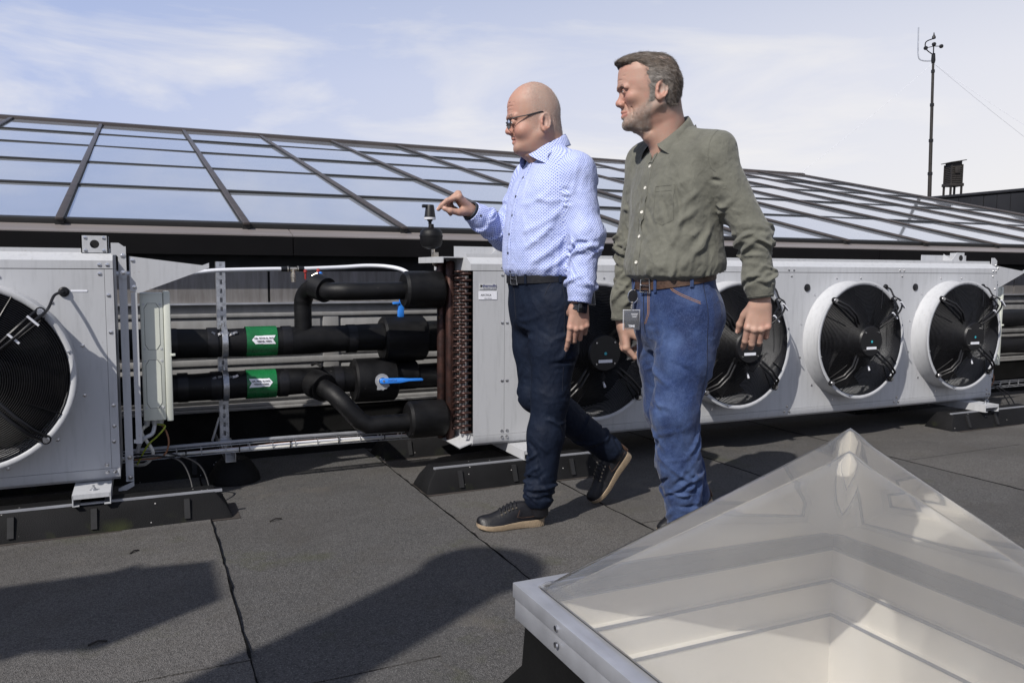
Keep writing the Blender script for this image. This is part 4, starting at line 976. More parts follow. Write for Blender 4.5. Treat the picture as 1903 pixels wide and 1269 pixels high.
# ================================================================ pyramid skylight in the foreground
def skylight():
    X0, Y1, S, ZF = .70, 1.508, .92, .30
    X1, Y0 = X0+S, Y1-S; cx, cy = (X0+X1)/2, (Y0+Y1)/2
    t = obj('skylight', None, loc=(cx, cy, 0), label='clear double shell pyramid skylight on a white framed kerb in the foreground', cat='skylight'); inv = Vector((-cx, -cy, 0))
    def part(mb, name, mat, parent=None, **kw):
        o = mb.build(name, mat, parent or t, **kw)
        if parent is None: o.location = inv
        return o
    def sq(i, z): return [(X0+i, Y0+i, z), (X1-i, Y0+i, z), (X1-i, Y1-i, z), (X0+i, Y1-i, z)]
    def loft(levels, close_top=False):
        v = []; f = []
        for q in levels: v += q
        for i in range(len(levels)-1):
            for k in range(4): f.append((4*i+k, 4*i+(k+1) % 4, 4*i+4+(k+1) % 4, 4*i+4+k))
        return MB().add(v, f)
    part(loft([sq(-.07, .004), sq(-.03, .05), sq(.016, .12), sq(.022, .235)]), 'felt_kerb', M['bitumen'])
    # aluminium frame: two stacked profiles, each side a bar with mitred corners
    def frame(i0, i1, z0, z1): return loft([sq(i0, z0), sq(i0, z1), sq(i1, z1), sq(i1, z0), sq(i0, z0)])
    part(frame(.004, .050, .222, .266), 'lower_frame', M['alu'], bevel=.002)
    part(frame(.0, .040, .268, ZF), 'upper_frame', M['alu'], bevel=.0025)
    part(frame(.0405, .052, .27, ZF-.006), 'gasket', M['gasket'])
    sc = MB()
    for q in (.22, .7):
        for zz in (.283, .250):
            sc.lathe([(.006, 0), (.006, -.004), (0, -.005)], (X0, Y1-q*S, zz), 'x', 8)
    part(sc, 'screws', M['stain'], kind='stuff')
    # rain water well of the building below
    part(loft([sq(.051, .262), sq(.055, .20), sq(.055, .197), sq(.066, .195), sq(.066, .12), sq(.066, .117), sq(.080, .115), sq(.080, -.55)]), 'well_lining', M['wellwhite'])
    part(MB().add(sq(.080, -.52), [(0, 1, 2, 3)]), 'opal_sheet', M['diffuser'])
    for z in (.193, .113): part(frame(.056 if z > .15 else .067, .068 if z > .15 else .082, z-.006, z+.002), 'well_strip', M['wellstrip'])
    # acrylic shells: flange, rolled skirt, four faces with softly rounded hips
    def shell(i, zb, top, skirt, r0):
        lv = [(i, zb), (i+.012, zb+.002), (i+.024, zb+skirt*.5), (i+.040, zb+skirt)]
        half = S/2; v = []; f = []; rings = []
        K = 6
        for (ii, z) in lv+[(ii_, z_) for ii_, z_ in [(i+.040+(half-i-.040)*u, zb+skirt+(top-zb-skirt)*(u-.0) ) for u in (.25, .5, .75, .9, .965)]]:
            h = half-ii; rc = min(r0, h*.8); ring = []
            for (sx, sy, a0) in ((1, 1, 0), (-1, 1, 90), (-1, -1, 180), (1, -1, 270)):
                for k in range(K+1):
                    a = R(a0+90*k/K); ring.append((cx+sx*(h-rc)+rc*math.cos(a), cy+sy*(h-rc)+rc*math.sin(a), z))
            rings.append(ring)
        n = len(rings[0])
        for q in rings: v += q
        for a in range(len(rings)-1):
            for k in range(n): f.append((a*n+k, a*n+(k+1) % n, (a+1)*n+(k+1) % n, (a+1)*n+k))
        b = len(v); v.append((cx, cy, top-.002)); a = len(rings)-1
        for k in range(n): f.append((a*n+k, a*n+(k+1) % n, b))
        return MB().add(v, f, True)
    part(shell(.036, ZF+.004, .682, .030, .035), 'outer_shell', M['acrylic'], auto=60)
    part(shell(.046, ZF-.004, .640, .022, .035), 'inner_shell', M['acrylic'], auto=60)
skylight()
# ================================================================ implicit surface kit for bodies and clothes
from mathutils.bvhtree import BVHTree
f4 = np.float32
def unit(v): v = np.asarray(v, float); return v/np.linalg.norm(v)
class Field:
    def __init__(s, xs, ys, zs):
        s.ax = [np.asarray(a, f4) for a in (xs, ys, zs)]; s.f = np.full([len(a) for a in s.ax], .06, f4)
    def put(s, fn, lo, hi, k=.01, op='u', pad=None):
        pad = (k+.012) if pad is None else pad; sl = []; C = []
        for a, l, h in zip(s.ax, lo, hi):
            i = max(0, int(np.searchsorted(a, l-pad))-1); j = min(len(a), int(np.searchsorted(a, h+pad))+1)
            if j <= i: return
            sl.append(slice(i, j)); C.append(a[i:j])
        X, Y, Z = C[0][:, None, None], C[1][None, :, None], C[2][None, None, :]
        d = fn(X, Y, Z).astype(f4); a = s.f[tuple(sl)]
        if op == 'u':
            h = np.maximum(k-np.abs(a-d), 0)/max(k, 1e-6); s.f[tuple(sl)] = np.minimum(a, d)-h*h*k*.25
        else:
            d = -d; h = np.maximum(k-np.abs(a-d), 0)/max(k, 1e-6); s.f[tuple(sl)] = np.maximum(a, d)+h*h*k*.25
    def cone(s, a, b, ra, rb, k=.01, op='u', flat=None):
        """tapered capsule; flat = (direction, factor) squashes it across a direction"""
        a = np.asarray(a, float); b = np.asarray(b, float); ab = b-a; L2 = max(float(ab @ ab), 1e-12); m = max(ra, rb)
        def fn(X, Y, Z):
            px, py, pz = X-f4(a[0]), Y-f4(a[1]), Z-f4(a[2])
            t = np.clip((px*f4(ab[0])+py*f4(ab[1])+pz*f4(ab[2]))/f4(L2), 0, 1)
            qx, qy, qz = px-t*f4(ab[0]), py-t*f4(ab[1]), pz-t*f4(ab[2])
            if flat is not None:
                n, q = flat; e = (qx*f4(n[0])+qy*f4(n[1])+qz*f4(n[2]))*f4(1/q-1); qx, qy, qz = qx+e*f4(n[0]), qy+e*f4(n[1]), qz+e*f4(n[2])
            return np.sqrt(qx*qx+qy*qy+qz*qz)-(f4(ra)+t*f4(rb-ra))
        s.put(fn, np.minimum(a, b)-m, np.maximum(a, b)+m, k, op)
    def chain(s, pts, rs, k=.01, op='u', flat=None):
        for i in range(len(pts)-1): s.cone(pts[i], pts[i+1], rs[i], rs[i+1], k, op, flat)
    def ell(s, c, r, k=.01, op='u', rot=None):
        c = np.asarray(c, float); r = np.asarray(r, float); Rm = np.eye(3) if rot is None else np.asarray(rot); m = r.max()
        def fn(X, Y, Z):
            px, py, pz = X-f4(c[0]), Y-f4(c[1]), Z-f4(c[2]); q = [px*f4(Rm[0, i])+py*f4(Rm[1, i])+pz*f4(Rm[2, i]) for i in range(3)]
            k0 = np.sqrt(sum((q[i]/f4(r[i]))**2 for i in range(3))); k1 = np.sqrt(sum((q[i]/f4(r[i]**2))**2 for i in range(3)))
            return k0*(k0-1)/np.maximum(k1, 1e-6)
        s.put(fn, c-m, c+m, k, op)
    def loft(s, T, lv, k=.01, op='u', pf=2.1, pb=2.3):
        """lv rows: z, x front, x back, half width, (y centre); local axes x forward, y left, z up"""
        Rm, o = T; lv = np.array(sorted(lv), float); zz = np.linspace(lv[0, 0], lv[-1, 0], 160)
        cols = [hermite(lv[:, 0], lv[:, i], zz) for i in range(1, lv.shape[1])]
        cn = [Rm @ np.array([x, y, z])+o for x in (lv[:, 2].min(), lv[:, 1].max()) for y in (-lv[:, 3].max()-.02, lv[:, 3].max()+.02) for z in (lv[0, 0], lv[-1, 0])]
        def fn(X, Y, Z):
            px, py, pz = X-f4(o[0]), Y-f4(o[1]), Z-f4(o[2]); q = [px*f4(Rm[0, i])+py*f4(Rm[1, i])+pz*f4(Rm[2, i]) for i in range(3)]
            z = np.clip(q[2], zz[0], zz[-1]); xf, xb, w = [np.interp(z, zz, c).astype(f4) for c in cols[:3]]
            yc = np.interp(z, zz, cols[3]).astype(f4) if len(cols) > 3 else 0
            xc = xb+(xf-xb)*f4(.46); dx = q[0]-xc; fr = dx > 0; hd = np.where(fr, xf-xc, xc-xb); hd = np.maximum(hd, 1e-3); w = np.maximum(w, 1e-3)
            p = np.where(fr, f4(pf), f4(pb)); e = np.power(np.power(np.abs(dx)/hd, p)+np.power(np.abs(q[1]-yc)/w, p), 1/p)
            d = (e-1)*np.minimum(hd, w)
            over = np.maximum(q[2]-f4(zz[-1]), f4(zz[0])-q[2])
            return np.where(over > 0, np.sqrt(np.maximum(d, 0)**2+over**2), d)
        s.put(fn, np.min(cn, 0), np.max(cn, 0), k, op)
    def mesh(s):
        return surface_nets(s.f, *s.ax)
def hermite(x, y, q):
    d = np.diff(y)/np.diff(x); m = np.zeros(len(x)); m[1:-1] = np.where(d[:-1]*d[1:] > 0, 2*d[:-1]*d[1:]/(d[:-1]+d[1:]+1e-12), 0); m[0] = d[0]; m[-1] = d[-1]
    i = np.clip(np.searchsorted(x, q)-1, 0, len(x)-2); h = x[i+1]-x[i]; t = (q-x[i])/h
    return y[i]*(1+2*t)*(1-t)**2+m[i]*h*t*(1-t)**2+y[i+1]*t*t*(3-2*t)+m[i+1]*h*t*t*(t-1)
def surface_nets(F, xs, ys, zs):
    ins = F < 0; nx, ny, nz = F.shape
    c = np.zeros((nx-1, ny-1, nz-1), np.int8)
    for i in (0, 1):
        for j in (0, 1):
            for k in (0, 1): c += ins[i:nx-1+i, j:ny-1+j, k:nz-1+k]
    act = (c > 0) & (c < 8); I, J, K = np.nonzero(act); n = len(I)
    idx = np.full(act.shape, -1, np.int32); idx[I, J, K] = np.arange(n)
    cor = [(i, j, k) for i in (0, 1) for j in (0, 1) for k in (0, 1)]
    V = np.stack([F[I+i, J+j, K+k] for i, j, k in cor], 1); P = np.stack([np.stack([xs[I+i], ys[J+j], zs[K+k]], 1) for i, j, k in cor], 1)
    acc = np.zeros((n, 3)); cnt = np.zeros(n)
    for a in range(8):
        for b in range(a+1, 8):
            if sum(abs(cor[a][q]-cor[b][q]) for q in range(3)) != 1: continue
            x = (V[:, a] < 0) != (V[:, b] < 0); t = V[x, a]/(V[x, a]-V[x, b])
            acc[x] += P[x, a]+(P[x, b]-P[x, a])*t[:, None]; cnt[x] += 1
    v = acc/cnt[:, None]; quads = []
    for ax in range(3):
        sl0 = [slice(1, -1)]*3; sl1 = [slice(1, -1)]*3; sl0[ax] = slice(0, -1); sl1[ax] = slice(1, None)
        a = ins[tuple(sl0)]; b = ins[tuple(sl1)]; x = np.nonzero(a != b); fl = a[x]
        p = [q+(0 if i == ax else 1) for i, q in enumerate(x)]
        u, w = [(1, 2), (2, 0), (0, 1)][ax]
        def at(du, dw):
            r = list(p); r[u] = r[u]-du; r[w] = r[w]-dw; return idx[tuple(r)]
        q = np.stack([at(1, 1), at(0, 1), at(0, 0), at(1, 0)], 1); q[~fl] = q[~fl][:, ::-1]; quads.append(q)
    q = np.concatenate(quads); return v, q[(q >= 0).all(1)]
def vnormals(v, q):
    fn = np.cross(v[q[:, 2]]-v[q[:, 0]], v[q[:, 3]]-v[q[:, 1]]); n = np.zeros_like(v)
    for i in range(4):
        for a in range(3): n[:, a] += np.bincount(q[:, i], fn[:, a], len(v))
    return n/np.maximum(np.linalg.norm(n, axis=1, keepdims=True), 1e-12)
def relax(v, q, it=1, lam=.5):
    for _ in range(it):
        s = np.zeros_like(v); c = np.zeros(len(v))
        for i in range(4):
            for j in ((i+1) % 4, (i+3) % 4):
                for a in range(3): s[:, a] += np.bincount(q[:, i], v[q[:, j], a], len(v))
                c += np.bincount(q[:, i], minlength=len(v))
        v = v+lam*(s/np.maximum(c, 1)[:, None]-v)
    return v
def drop(v, q, keep):
    """keep faces whose corners all satisfy keep, and drop loose vertices"""
    q = q[keep[q].all(1)]; u = np.unique(q); m = np.full(len(v), -1); m[u] = np.arange(len(u)); return v[u], m[q], u
def np_mesh(name, v, q, mats, col=None, uv=None):
    me = bpy.data.meshes.new(name); me.vertices.add(len(v)); me.vertices.foreach_set('co', np.asarray(v, f4).ravel())
    k = q.shape[1]; me.loops.add(q.size); me.loops.foreach_set('vertex_index', np.asarray(q, np.int32).ravel()); me.polygons.add(len(q))
    me.polygons.foreach_set('loop_start', np.arange(0, q.size, k, dtype=np.int32)); me.polygons.foreach_set('loop_total', np.full(len(q), k, np.int32))
    me.polygons.foreach_set('use_smooth', np.ones(len(q), bool))
    for m in (mats if isinstance(mats, (list, tuple)) else [mats]): me.materials.append(m)
    me.update(); me.validate()
    if col is not None:
        a = me.color_attributes.new('tint', 'FLOAT_COLOR', 'POINT'); a.data.foreach_set('color', np.concatenate([col, np.ones((len(col), 1))], 1).astype(f4).ravel())
    if uv is not None:
        a = me.uv_layers.new(name='UVMap'); a.data.foreach_set('uv', np.asarray(uv, f4).ravel())
    return me
def vnoise(p, scale, seed=0, octv=3):
    """smooth value noise, about -1..1"""
    rs = np.random.RandomState(seed); out = np.zeros(len(p)); amp = 1.; tot = 0
    tab = rs.uniform(-1, 1, 4096)
    for o in range(octv):
        x = np.asarray(p)*scale*2**o+rs.uniform(0, 100, 3); i = np.floor(x).astype(int); t = x-i; t = t*t*(3-2*t); r = 0
        for a in (0, 1):
            for b in (0, 1):
                for c in (0, 1):
                    h = ((i[:, 0]+a)*73856093 ^ (i[:, 1]+b)*19349663 ^ (i[:, 2]+c)*83492791) % 4096
                    r = r+tab[h]*(t[:, 0] if a else 1-t[:, 0])*(t[:, 1] if b else 1-t[:, 1])*(t[:, 2] if c else 1-t[:, 2])
        out += amp*r; tot += amp; amp *= .5
    return out/tot
def fold_height(v, folds):
    """folds: (polyline points, height, width): a rounded ridge with a soft trough beside it"""
    h = np.zeros(len(v))
    for P, A, w in folds:
        P = np.asarray(P, float); lo, hi = P.min(0)-3*w, P.max(0)+3*w
        m = np.nonzero(((v > lo) & (v < hi)).all(1))[0]
        if not len(m): continue
        x = v[m]; best = np.full(len(m), 9.); bt = np.zeros(len(m)); n = len(P)-1
        for i in range(n):
            a, ab = P[i], P[i+1]-P[i]; t = np.clip(((x-a) @ ab)/max(ab @ ab, 1e-12), 0, 1); d = np.linalg.norm(x-a-t[:, None]*ab, axis=1)
            u = d < best; best[u] = d[u]; bt[u] = (i+t[u])/n
        e = np.sin(PI*np.clip(bt*.9+.05, 0, 1))**.7
        h[m] += A*e*(1.35*np.exp(-(best/w)**2)-.35*np.exp(-(best/(2.1*w))**2))
    return np.clip(h, -.0065, .0095)
def limb_frame(a, b, ref):
    a, b = np.asarray(a, float), np.asarray(b, float); d = unit(b-a); s = unit(np.asarray(ref, float)-d*(np.asarray(ref, float) @ d)); return a, b, d, s, np.cross(d, s)
FOLD = 2.1
def limb_folds(rs, a, b, r, n, t0, t1, amp, wid, span=(.5, 1.2), slant=.15, th=(0, 2*PI), ref=(0, -1, .01)):
    a, b, d, s, u = limb_frame(a, b, ref); L = np.linalg.norm(b-a); out = []
    for _ in range(n):
        t = rs.uniform(t0, t1); c = rs.uniform(*th); sp = rs.uniform(*span); sl = rs.normal(0, slant); cv = rs.normal(0, slant*.5)
        P = [a+d*L*(t+sl*x+cv*x*x)+r*(s*math.cos(c+sp*x)+u*math.sin(c+sp*x)) for x in np.linspace(-1, 1, 7)]
        out.append((P, FOLD*amp*rs.uniform(.5, 1.25)*rs.choice([1, 1, -.8]), .85*wid*rs.uniform(.7, 1.3)))
    return out
def limb_uv(v, q, limbs):
    """each face gets the coordinates of the nearest limb: (arc length round it, distance along it)"""
    fc = v[q].mean(1); best = np.full(len(fc), 1e9); who = np.zeros(len(fc), int)
    for i, (a, b, r, ref) in enumerate(limbs):
        a = np.asarray(a, float); ab = np.asarray(b, float)-a; t = np.clip(((fc-a) @ ab)/(ab @ ab), 0, 1); d = np.linalg.norm(fc-a-t[:, None]*ab, axis=1)/r
        u = d < best; best[u] = d[u]; who[u] = i
    uv = np.zeros((len(q), 4, 2))
    for i, (a, b, r, ref) in enumerate(limbs):
        m = who == i
        if not m.any(): continue
        a, b, d, s, u = limb_frame(a, b, ref); x = v[q[m]]-a; ang = np.arctan2(x @ u, x @ s); c = fc[m]-a; ca = np.arctan2(c @ u, c @ s)[:, None]
        ang = ca+(ang-ca+PI) % (2*PI)-PI; uv[m, :, 0] = ang*r; uv[m, :, 1] = x @ d+i*.37
    return uv.reshape(-1, 2)
def bvh(v, q): return BVHTree.FromPolygons([tuple(p) for p in v], [tuple(int(i) for i in f) for f in q])
def snap(tree, o, d, off=0.0):
    h = tree.ray_cast(Vector(o), Vector(d).normalized())
    if h[0] is None: return None, None
    n = h[1] if h[1].dot(Vector(d)) < 0 else -h[1]
    return h[0]+n*off, n
def ribbon(pts, nrm, w, th):
    """flat strip of width w and thickness th along points with normals"""
    mb = MB(); v = []; f = []; n = len(pts)
    for i, (p, nn) in enumerate(zip(pts, nrm)):
        t = (pts[min(i+1, n-1)]-pts[max(i-1, 0)]).normalized(); s = t.cross(nn).normalized()
        ww = w[i] if hasattr(w, '__len__') else w
        v += [p-s*ww/2, p-s*ww*.46+nn*th, p+s*ww*.46+nn*th, p+s*ww/2]
    for i in range(n-1):
        for k in range(3): f.append((4*i+k, 4*i+k+1, 4*i+4+k+1, 4*i+4+k))
        f.append((4*i+3, 4*i, 4*i+4, 4*i+7))
    f += [(0, 1, 2, 3), (4*n-1, 4*n-2, 4*n-3, 4*n-4)]
    return mb.add(v, f, True)
def strands(roots, nrm, dirs, length, width, seed, segs=3, droop=0.0, lift=.3):
    """thin tapering three sided hairs as one mesh (vertices, triangles as quads)"""
    rs = np.random.RandomState(seed); n = len(roots); L = length*rs.uniform(.6, 1.25, n)[:, None]; V = []; Q = []
    dirs = dirs-nrm*(dirs*nrm).sum(1, keepdims=True); dirs = dirs/np.maximum(np.linalg.norm(dirs, axis=1, keepdims=True), 1e-6); d = dirs+nrm*lift+rs.normal(0, .16, (n, 3)); d /= np.linalg.norm(d, axis=1, keepdims=True); sd = np.cross(d, nrm); sd /= np.maximum(np.linalg.norm(sd, axis=1, keepdims=True), 1e-6)
    up = np.cross(sd, d)
    for k in range(segs+1):
        t = k/segs; c = roots+d*L*t-nrm*L*t*t*droop; w = width*(1-.75*t)
        for a in range(3):
            g = 2*PI*a/3; V.append(c+(sd*math.cos(g)+up*math.sin(g))*w)
    V = np.concatenate(V); i = np.arange(n)
    for k in range(segs):
        for a in range(3):
            b = (a+1) % 3; Q.append(np.stack([(3*k+a)*n+i, (3*k+b)*n+i, (3*k+3+b)*n+i, (3*k+3+a)*n+i], 1))
    return V, np.concatenate(Q)

# ---------------------------------------------------------------- hands
def hand(F, wrist, d, back, side, S=.93, curl=((15, 25, 15),)*4, spread=(6, 2, -2, -7), thumb=(35, 20, 20, 10), k=.005, nails=None):
    """side: unit vector towards the thumb; back: out of the back of the hand; d: towards the fingers. curl: bend of the three joints of each finger, index first"""
    d = unit(d); back = unit(np.asarray(back)-d*(np.asarray(back, float) @ d)); side = unit(np.asarray(side, float)-d*(np.asarray(side, float) @ d)-back*(np.asarray(side, float) @ back)); w = np.asarray(wrist, float)
    P = lambda a, b, c: w+(d*a+side*b+back*c)*S
    kn = [(.088, .029, .004), (.092, .008, .007), (.088, -.013, .005), (.078, -.031, .001)]
    rad = [.0106, .0110, .0103, .0090]; L = [(.046, .026, .020), (.050, .030, .021), (.046, .028, .021), (.036, .021, .018)]
    # palm
    F.cone(P(-.03, 0, 0), P(.012, 0, 0), .027*S, .027*S, .012, flat=(back, .74))
    for i, q in enumerate(kn):
        F.cone(P(.01, q[1]*.55, -.002), P(q[0]-.004, q[1], q[2]-.006), .0165*S, (.0130 if i < 3 else .0115)*S, .012)
        F.ell(P(q[0], q[1], q[2]+.001), [.0105*S]*3, .006)
    F.cone(P(.03, .012, -.012), P(.075, -.006, -.010), .017*S, .013*S, .012)
    F.cone(P(.02, -.020, -.010), P(.062, -.027, -.009), .014*S, .011*S, .012)
    tips = []
    for i, q in enumerate(kn):
        p = P(*q)-back*.004*S; a = R(spread[i]); f = d*math.cos(a)+side*math.sin(a); n = back.copy(); ang = 0
        pts = [p]; rr = [rad[i]*S*1.02]
        for j in range(3):
            c = R(curl[i][j]); f, n = f*math.cos(c)-n*math.sin(c), n*math.cos(c)+f*math.sin(c)
            p = p+f*L[i][j]*S; pts.append(p); rr.append(rad[i]*S*(.92, .86, .72)[j])
        F.cone(pts[0], pts[1], rr[0], rr[1], k*.7); F.ell(pts[1], [rr[1]*1.07]*3, .002); F.cone(pts[1], pts[2], rr[1]*.97, rr[2], k*.3); F.cone(pts[2], pts[3], rr[2], rr[3], k*.3)
        tips.append((pts[3], f, n, rr[3]))
    # thumb: leaves the side of the palm near its base
    a, b1, b2, rl = [R(x) for x in thumb]
    p0 = P(.018, .020, -.010); f = d*math.cos(a)+side*math.sin(a); inw = -back; f = unit(f*math.cos(rl)+inw*math.sin(rl))
    n = unit(np.cross(f, np.cross(side, f))); tow = unit(d*math.sin(a)-side*math.cos(a)-back*.25)
    p1 = p0+f*.044*S; f1 = unit(f*math.cos(b1)+unit(-side*math.cos(a)+d*math.sin(a))*math.sin(b1)); p2 = p1+f1*.033*S; f2 = unit(f1*math.cos(b2)+unit(-side*.7+d*.7)*math.sin(b2)); p3 = p2+f2*.024*S
    F.cone(p0, p1, .018*S, .0128*S, .014); F.cone(p1, p2, .0126*S, .0112*S, k); F.ell(p2, [.0118*S]*3, .003); F.cone(p2, p3, .0112*S, .0088*S, k)
    F.cone(P(.03, .015, -.008), p1*.7+p0*.3, .014*S, .011*S, .012)
    nb = unit(np.cross(f2, np.cross(side+back, f2))); tips.append((p3, f2, nb, .0088*S))
    if nails is not None: nails += tips
    return tips
def nail_mesh(tips):
    m = MB()
    for p, f, n, r in tips:
        f, n = Vector(f), Vector(n); s = f.cross(n).normalized(); c = Vector(p)-f*r*.1
        g = [[c+f*r*u+s*r*.62*w+n*(r*(.99-.30*w*w)+(.0006 if abs(w) < .9 and u < .75 else -.0008)) for w in (-1, -.5, 0, .5, 1)] for u in (-.75, -.2, .4, .8)]
        v = [p_ for row in g for p_ in row]; m.add(v, [(5*i+j, 5*i+j+1, 5*i+6+j, 5*i+5+j) for i in range(3) for j in range(4)], True)
    return m

# ---------------------------------------------------------------- heads
def head(F, T, lv, o, neck_to, neck_r=(.057, .062)):
    """o: face measures in head coordinates (x forward, y left, z up from the ear)"""
    Rm, org = T; W = lambda x, y, z: Rm @ np.array([x, y, z])+org
    K = o.get('K', (1, 1, 1))
    F.loft(T, lv, .01, pf=o.get('pf', 2.05), pb=2.2)
    for s in (-1, 1):
        F.cone(W(.0, s*.060, -.050), W(o['chin'][0]-.016, s*.020, o['chin'][1]+.006), .014, .012, .022)   # jaw
        F.ell(W(o['cheek'][0], s*o['cheek'][1], o['cheek'][2]), o.get('cheek_r', (.028, .025, .025)), .022)
        F.cone(W(o['brow'][0]-.005, s*.010, o['brow'][1]), W(o['brow'][0]-.024, s*.047, o['brow'][1]-.002), .0064, .0070, .014)
    F.ell(W(o['chin'][0]-.016, 0, o['chin'][1]+.002), (.0165, .020, .016), .016)
    ex, ey, ez = o['eye']
    for s in (-1, 1):
        F.ell(W(ex+.014, s*ey, ez+.001), (.0165, .0185, .0105), .014, 's')
    nz, nt = o['nasion'], o['tip']
    F.cone(W(nz[0]-.008, 0, nz[1]), W(nt[0]-.0125, 0, nt[1]+.003), .0085, .0115, .010)
    F.ell(W(nt[0]-.0112, 0, nt[1]+.001), (.0118, .0118, .0108), .007)
    for s in (-1, 1):
        F.ell(W(nt[0]-.0215, s*.0125, nt[1]-.004), (.0125, .0075, .0085), .005)
        F.ell(W(nt[0]-.017, s*.0065, nt[1]-.012), (.006, .0032, .0045), .003, 's')
        F.cone(W(nt[0]-.032, s*.018, nt[1]-.002), W(o['mouth'][0]-.020, s*.030, o['mouth'][1]+.004), .0022, .0022, .008, 's')   # fold beside the nose
    mx, mz, mo = o['mouth']
    F.ell(W(mx-.019, 0, mz+.002), (.0165, .027, .017), .012); F.cone(W(nt[0]-.026, 0, nt[1]-.010), W(mx-.010, 0, mz+.009), .0085, .0075, .008)
    for s in (-1, 1):
        F.cone(W(mx-.0015, 0, mz+.0070), W(mx-.018, s*.024, mz+.0008), .0050, .0026, .006)
        F.cone(W(mx-.0035, 0, mz-.0080), W(mx-.019, s*.022, mz-.0012), .0055, .0028, .006)
        F.cone(W(mx+.006, 0, mz), W(mx-.016, s*.0255, mz+o.get('smile', 0)), mo, mo*.55, .003, 's')
        # eyelids over the ball with a slit left open
        F.ell(W(ex, s*ey, ez), (.0140, .0150, .0132), .004)
        F.cone(W(ex+.0142, s*(ey-.0095), ez-.001), W(ex+.0105, s*(ey+.0105), ez-.0008), o['slit'], o['slit']*.8, .0012, 's')
        # crow's feet, forehead and cheek lines
        for dz, dx in ((.010, .016), (.002, .020), (-.007, .018)):
            F.cone(W(ex-.001, s*(ey+.0185), ez+.0005), W(ex-.001-dx, s*(ey+.0185+.012), ez+dz), .0009, .0005, .0035, 's')
        for k in range(3):
            zz = o['brow'][1]+.022+.013*k; xx = o['brow'][0]-.001-.003*k
            F.chain([W(xx+.001, s*.0, zz), W(xx-.003, s*.022, zz+.003), W(xx-.018, s*.045, zz)], [.0007, .0007, .0004], .0035, 's')
        F.chain([W(mx-.030, s*.036, mz+.020), W(mx-.034, s*.041, mz+.002), W(mx-.036, s*.040, mz-.018)], [.0008, .0011, .0006], .006, 's')
        F.cone(W(ex+.0135, s*(ey-.010), ez-.0145), W(ex+.004, s*(ey+.015), ez-.0105), .0016, .0012, .004, 's')
        # ears: bowl with rim, ridge and lobe
        c0 = o['ear']; er = Rm @ np.array(Euler((s*R(8), R(-8), s*R(16))).to_matrix())
        eW = lambda x, y, z: er @ np.array([x, s*y, z])+W(c0[0], s*c0[1], c0[2])
        F.ell(eW(0, 0, .002), (.0205, .0065, .0345), .008, rot=er)
        F.ell(eW(.006, -.004, -.014), (.010, .008, .014), .008, rot=er)
        F.ell(eW(.0035, .0090, .000), (.0100, .0105, .0190), .003, 's', rot=er); F.cone(eW(-.011, .0085, .014), eW(-.006, .0085, -.006), .0030, .0026, .003, 's')
        for q in range(9):
            a0, a1 = R(-70+28*q), R(-70+28*(q+1))
            rim = lambda a: eW(-.0015-.0170*math.sin(a+.45), .0045, .004+.0285*math.cos(a+.45)*1.0)
            F.cone(rim(a0-PI/2+.9), rim(a1-PI/2+.9), .0034, .0034, .003)
        F.ell(eW(.0035, .003, -.0265), (.0085, .0052, .0090), .005, rot=er)
        F.ell(eW(.0145, .004, -.002), (.0042, .0042, .0065), .004, rot=er)
    F.cone(W(-.006, 0, -.03), neck_to, neck_r[0], neck_r[1], .022)
    return lambda x, y, z: W(x*K[0], y*K[1], z*K[2])
def scaled(o, lv, K, back=None):
    """scale the measures of a head: K = factors along x (front), y, z; back = factor for x behind the ear"""
    back = K[0] if back is None else back; fx = lambda x: x*(K[0] if x > 0 else back)
    lv = [(z*K[2], fx(a), fx(c), w*K[1]) for z, a, c, w in lv]; q = dict(o); q['K'] = (K[0], K[1], K[2])
    for k in ('chin', 'brow', 'nasion', 'tip'): q[k] = (o[k][0]*K[0], o[k][1]*K[2])
    for k in ('cheek', 'eye', 'ear'): q[k] = (o[k][0]*K[0], o[k][1]*K[1], o[k][2]*K[2])
    q['mouth'] = (o['mouth'][0]*K[0], o['mouth'][1]*K[2], o['mouth'][2]); return q, lv
def eye_parts(parent, T, o, look=(1, 0, 0)):
    Rm, org = T; ex, ey, ez = o['eye']
    for s in (-1, 1):
        c = Vector(Rm @ np.array([ex, s*ey, ez])+org); m = MB(); m.lathe([(0, -.0126), (.006, -.011), (.0108, -.0064), (.0126, 0), (.0108, .0064), (.006, .0110), (0, .0126)], c, n=18)
        e = m.build('eye', SK['eye'], parent); L = Vector(Rm @ unit(look)); t = L.cross(Vector((0, 0, 1))).normalized(); u = t.cross(L)
        def disc(r, off):
            q = MB(); q.add([c+L*off]+[c+L*(off-.0006)+(t*math.cos(2*PI*k/16)+u*math.sin(2*PI*k/16))*r for k in range(16)], [(0, 1+k, 1+(k+1) % 16) for k in range(16)], True); return q
        lid = MB().tube([Rm @ np.array([ex+.0138-.0022*q*q*6, s*(ey+.012*q), ez+o['slit']*.95-.0012*q*q])+org for q in np.linspace(-1, 1, 9)], .0011, 5); lid.build('lashes', SK['brow'], e); disc(.0058, .0129).build('iris', SK['iris'], e); disc(.0027, .0132).build('pupil', SK['pupil'], e)
SK = {}
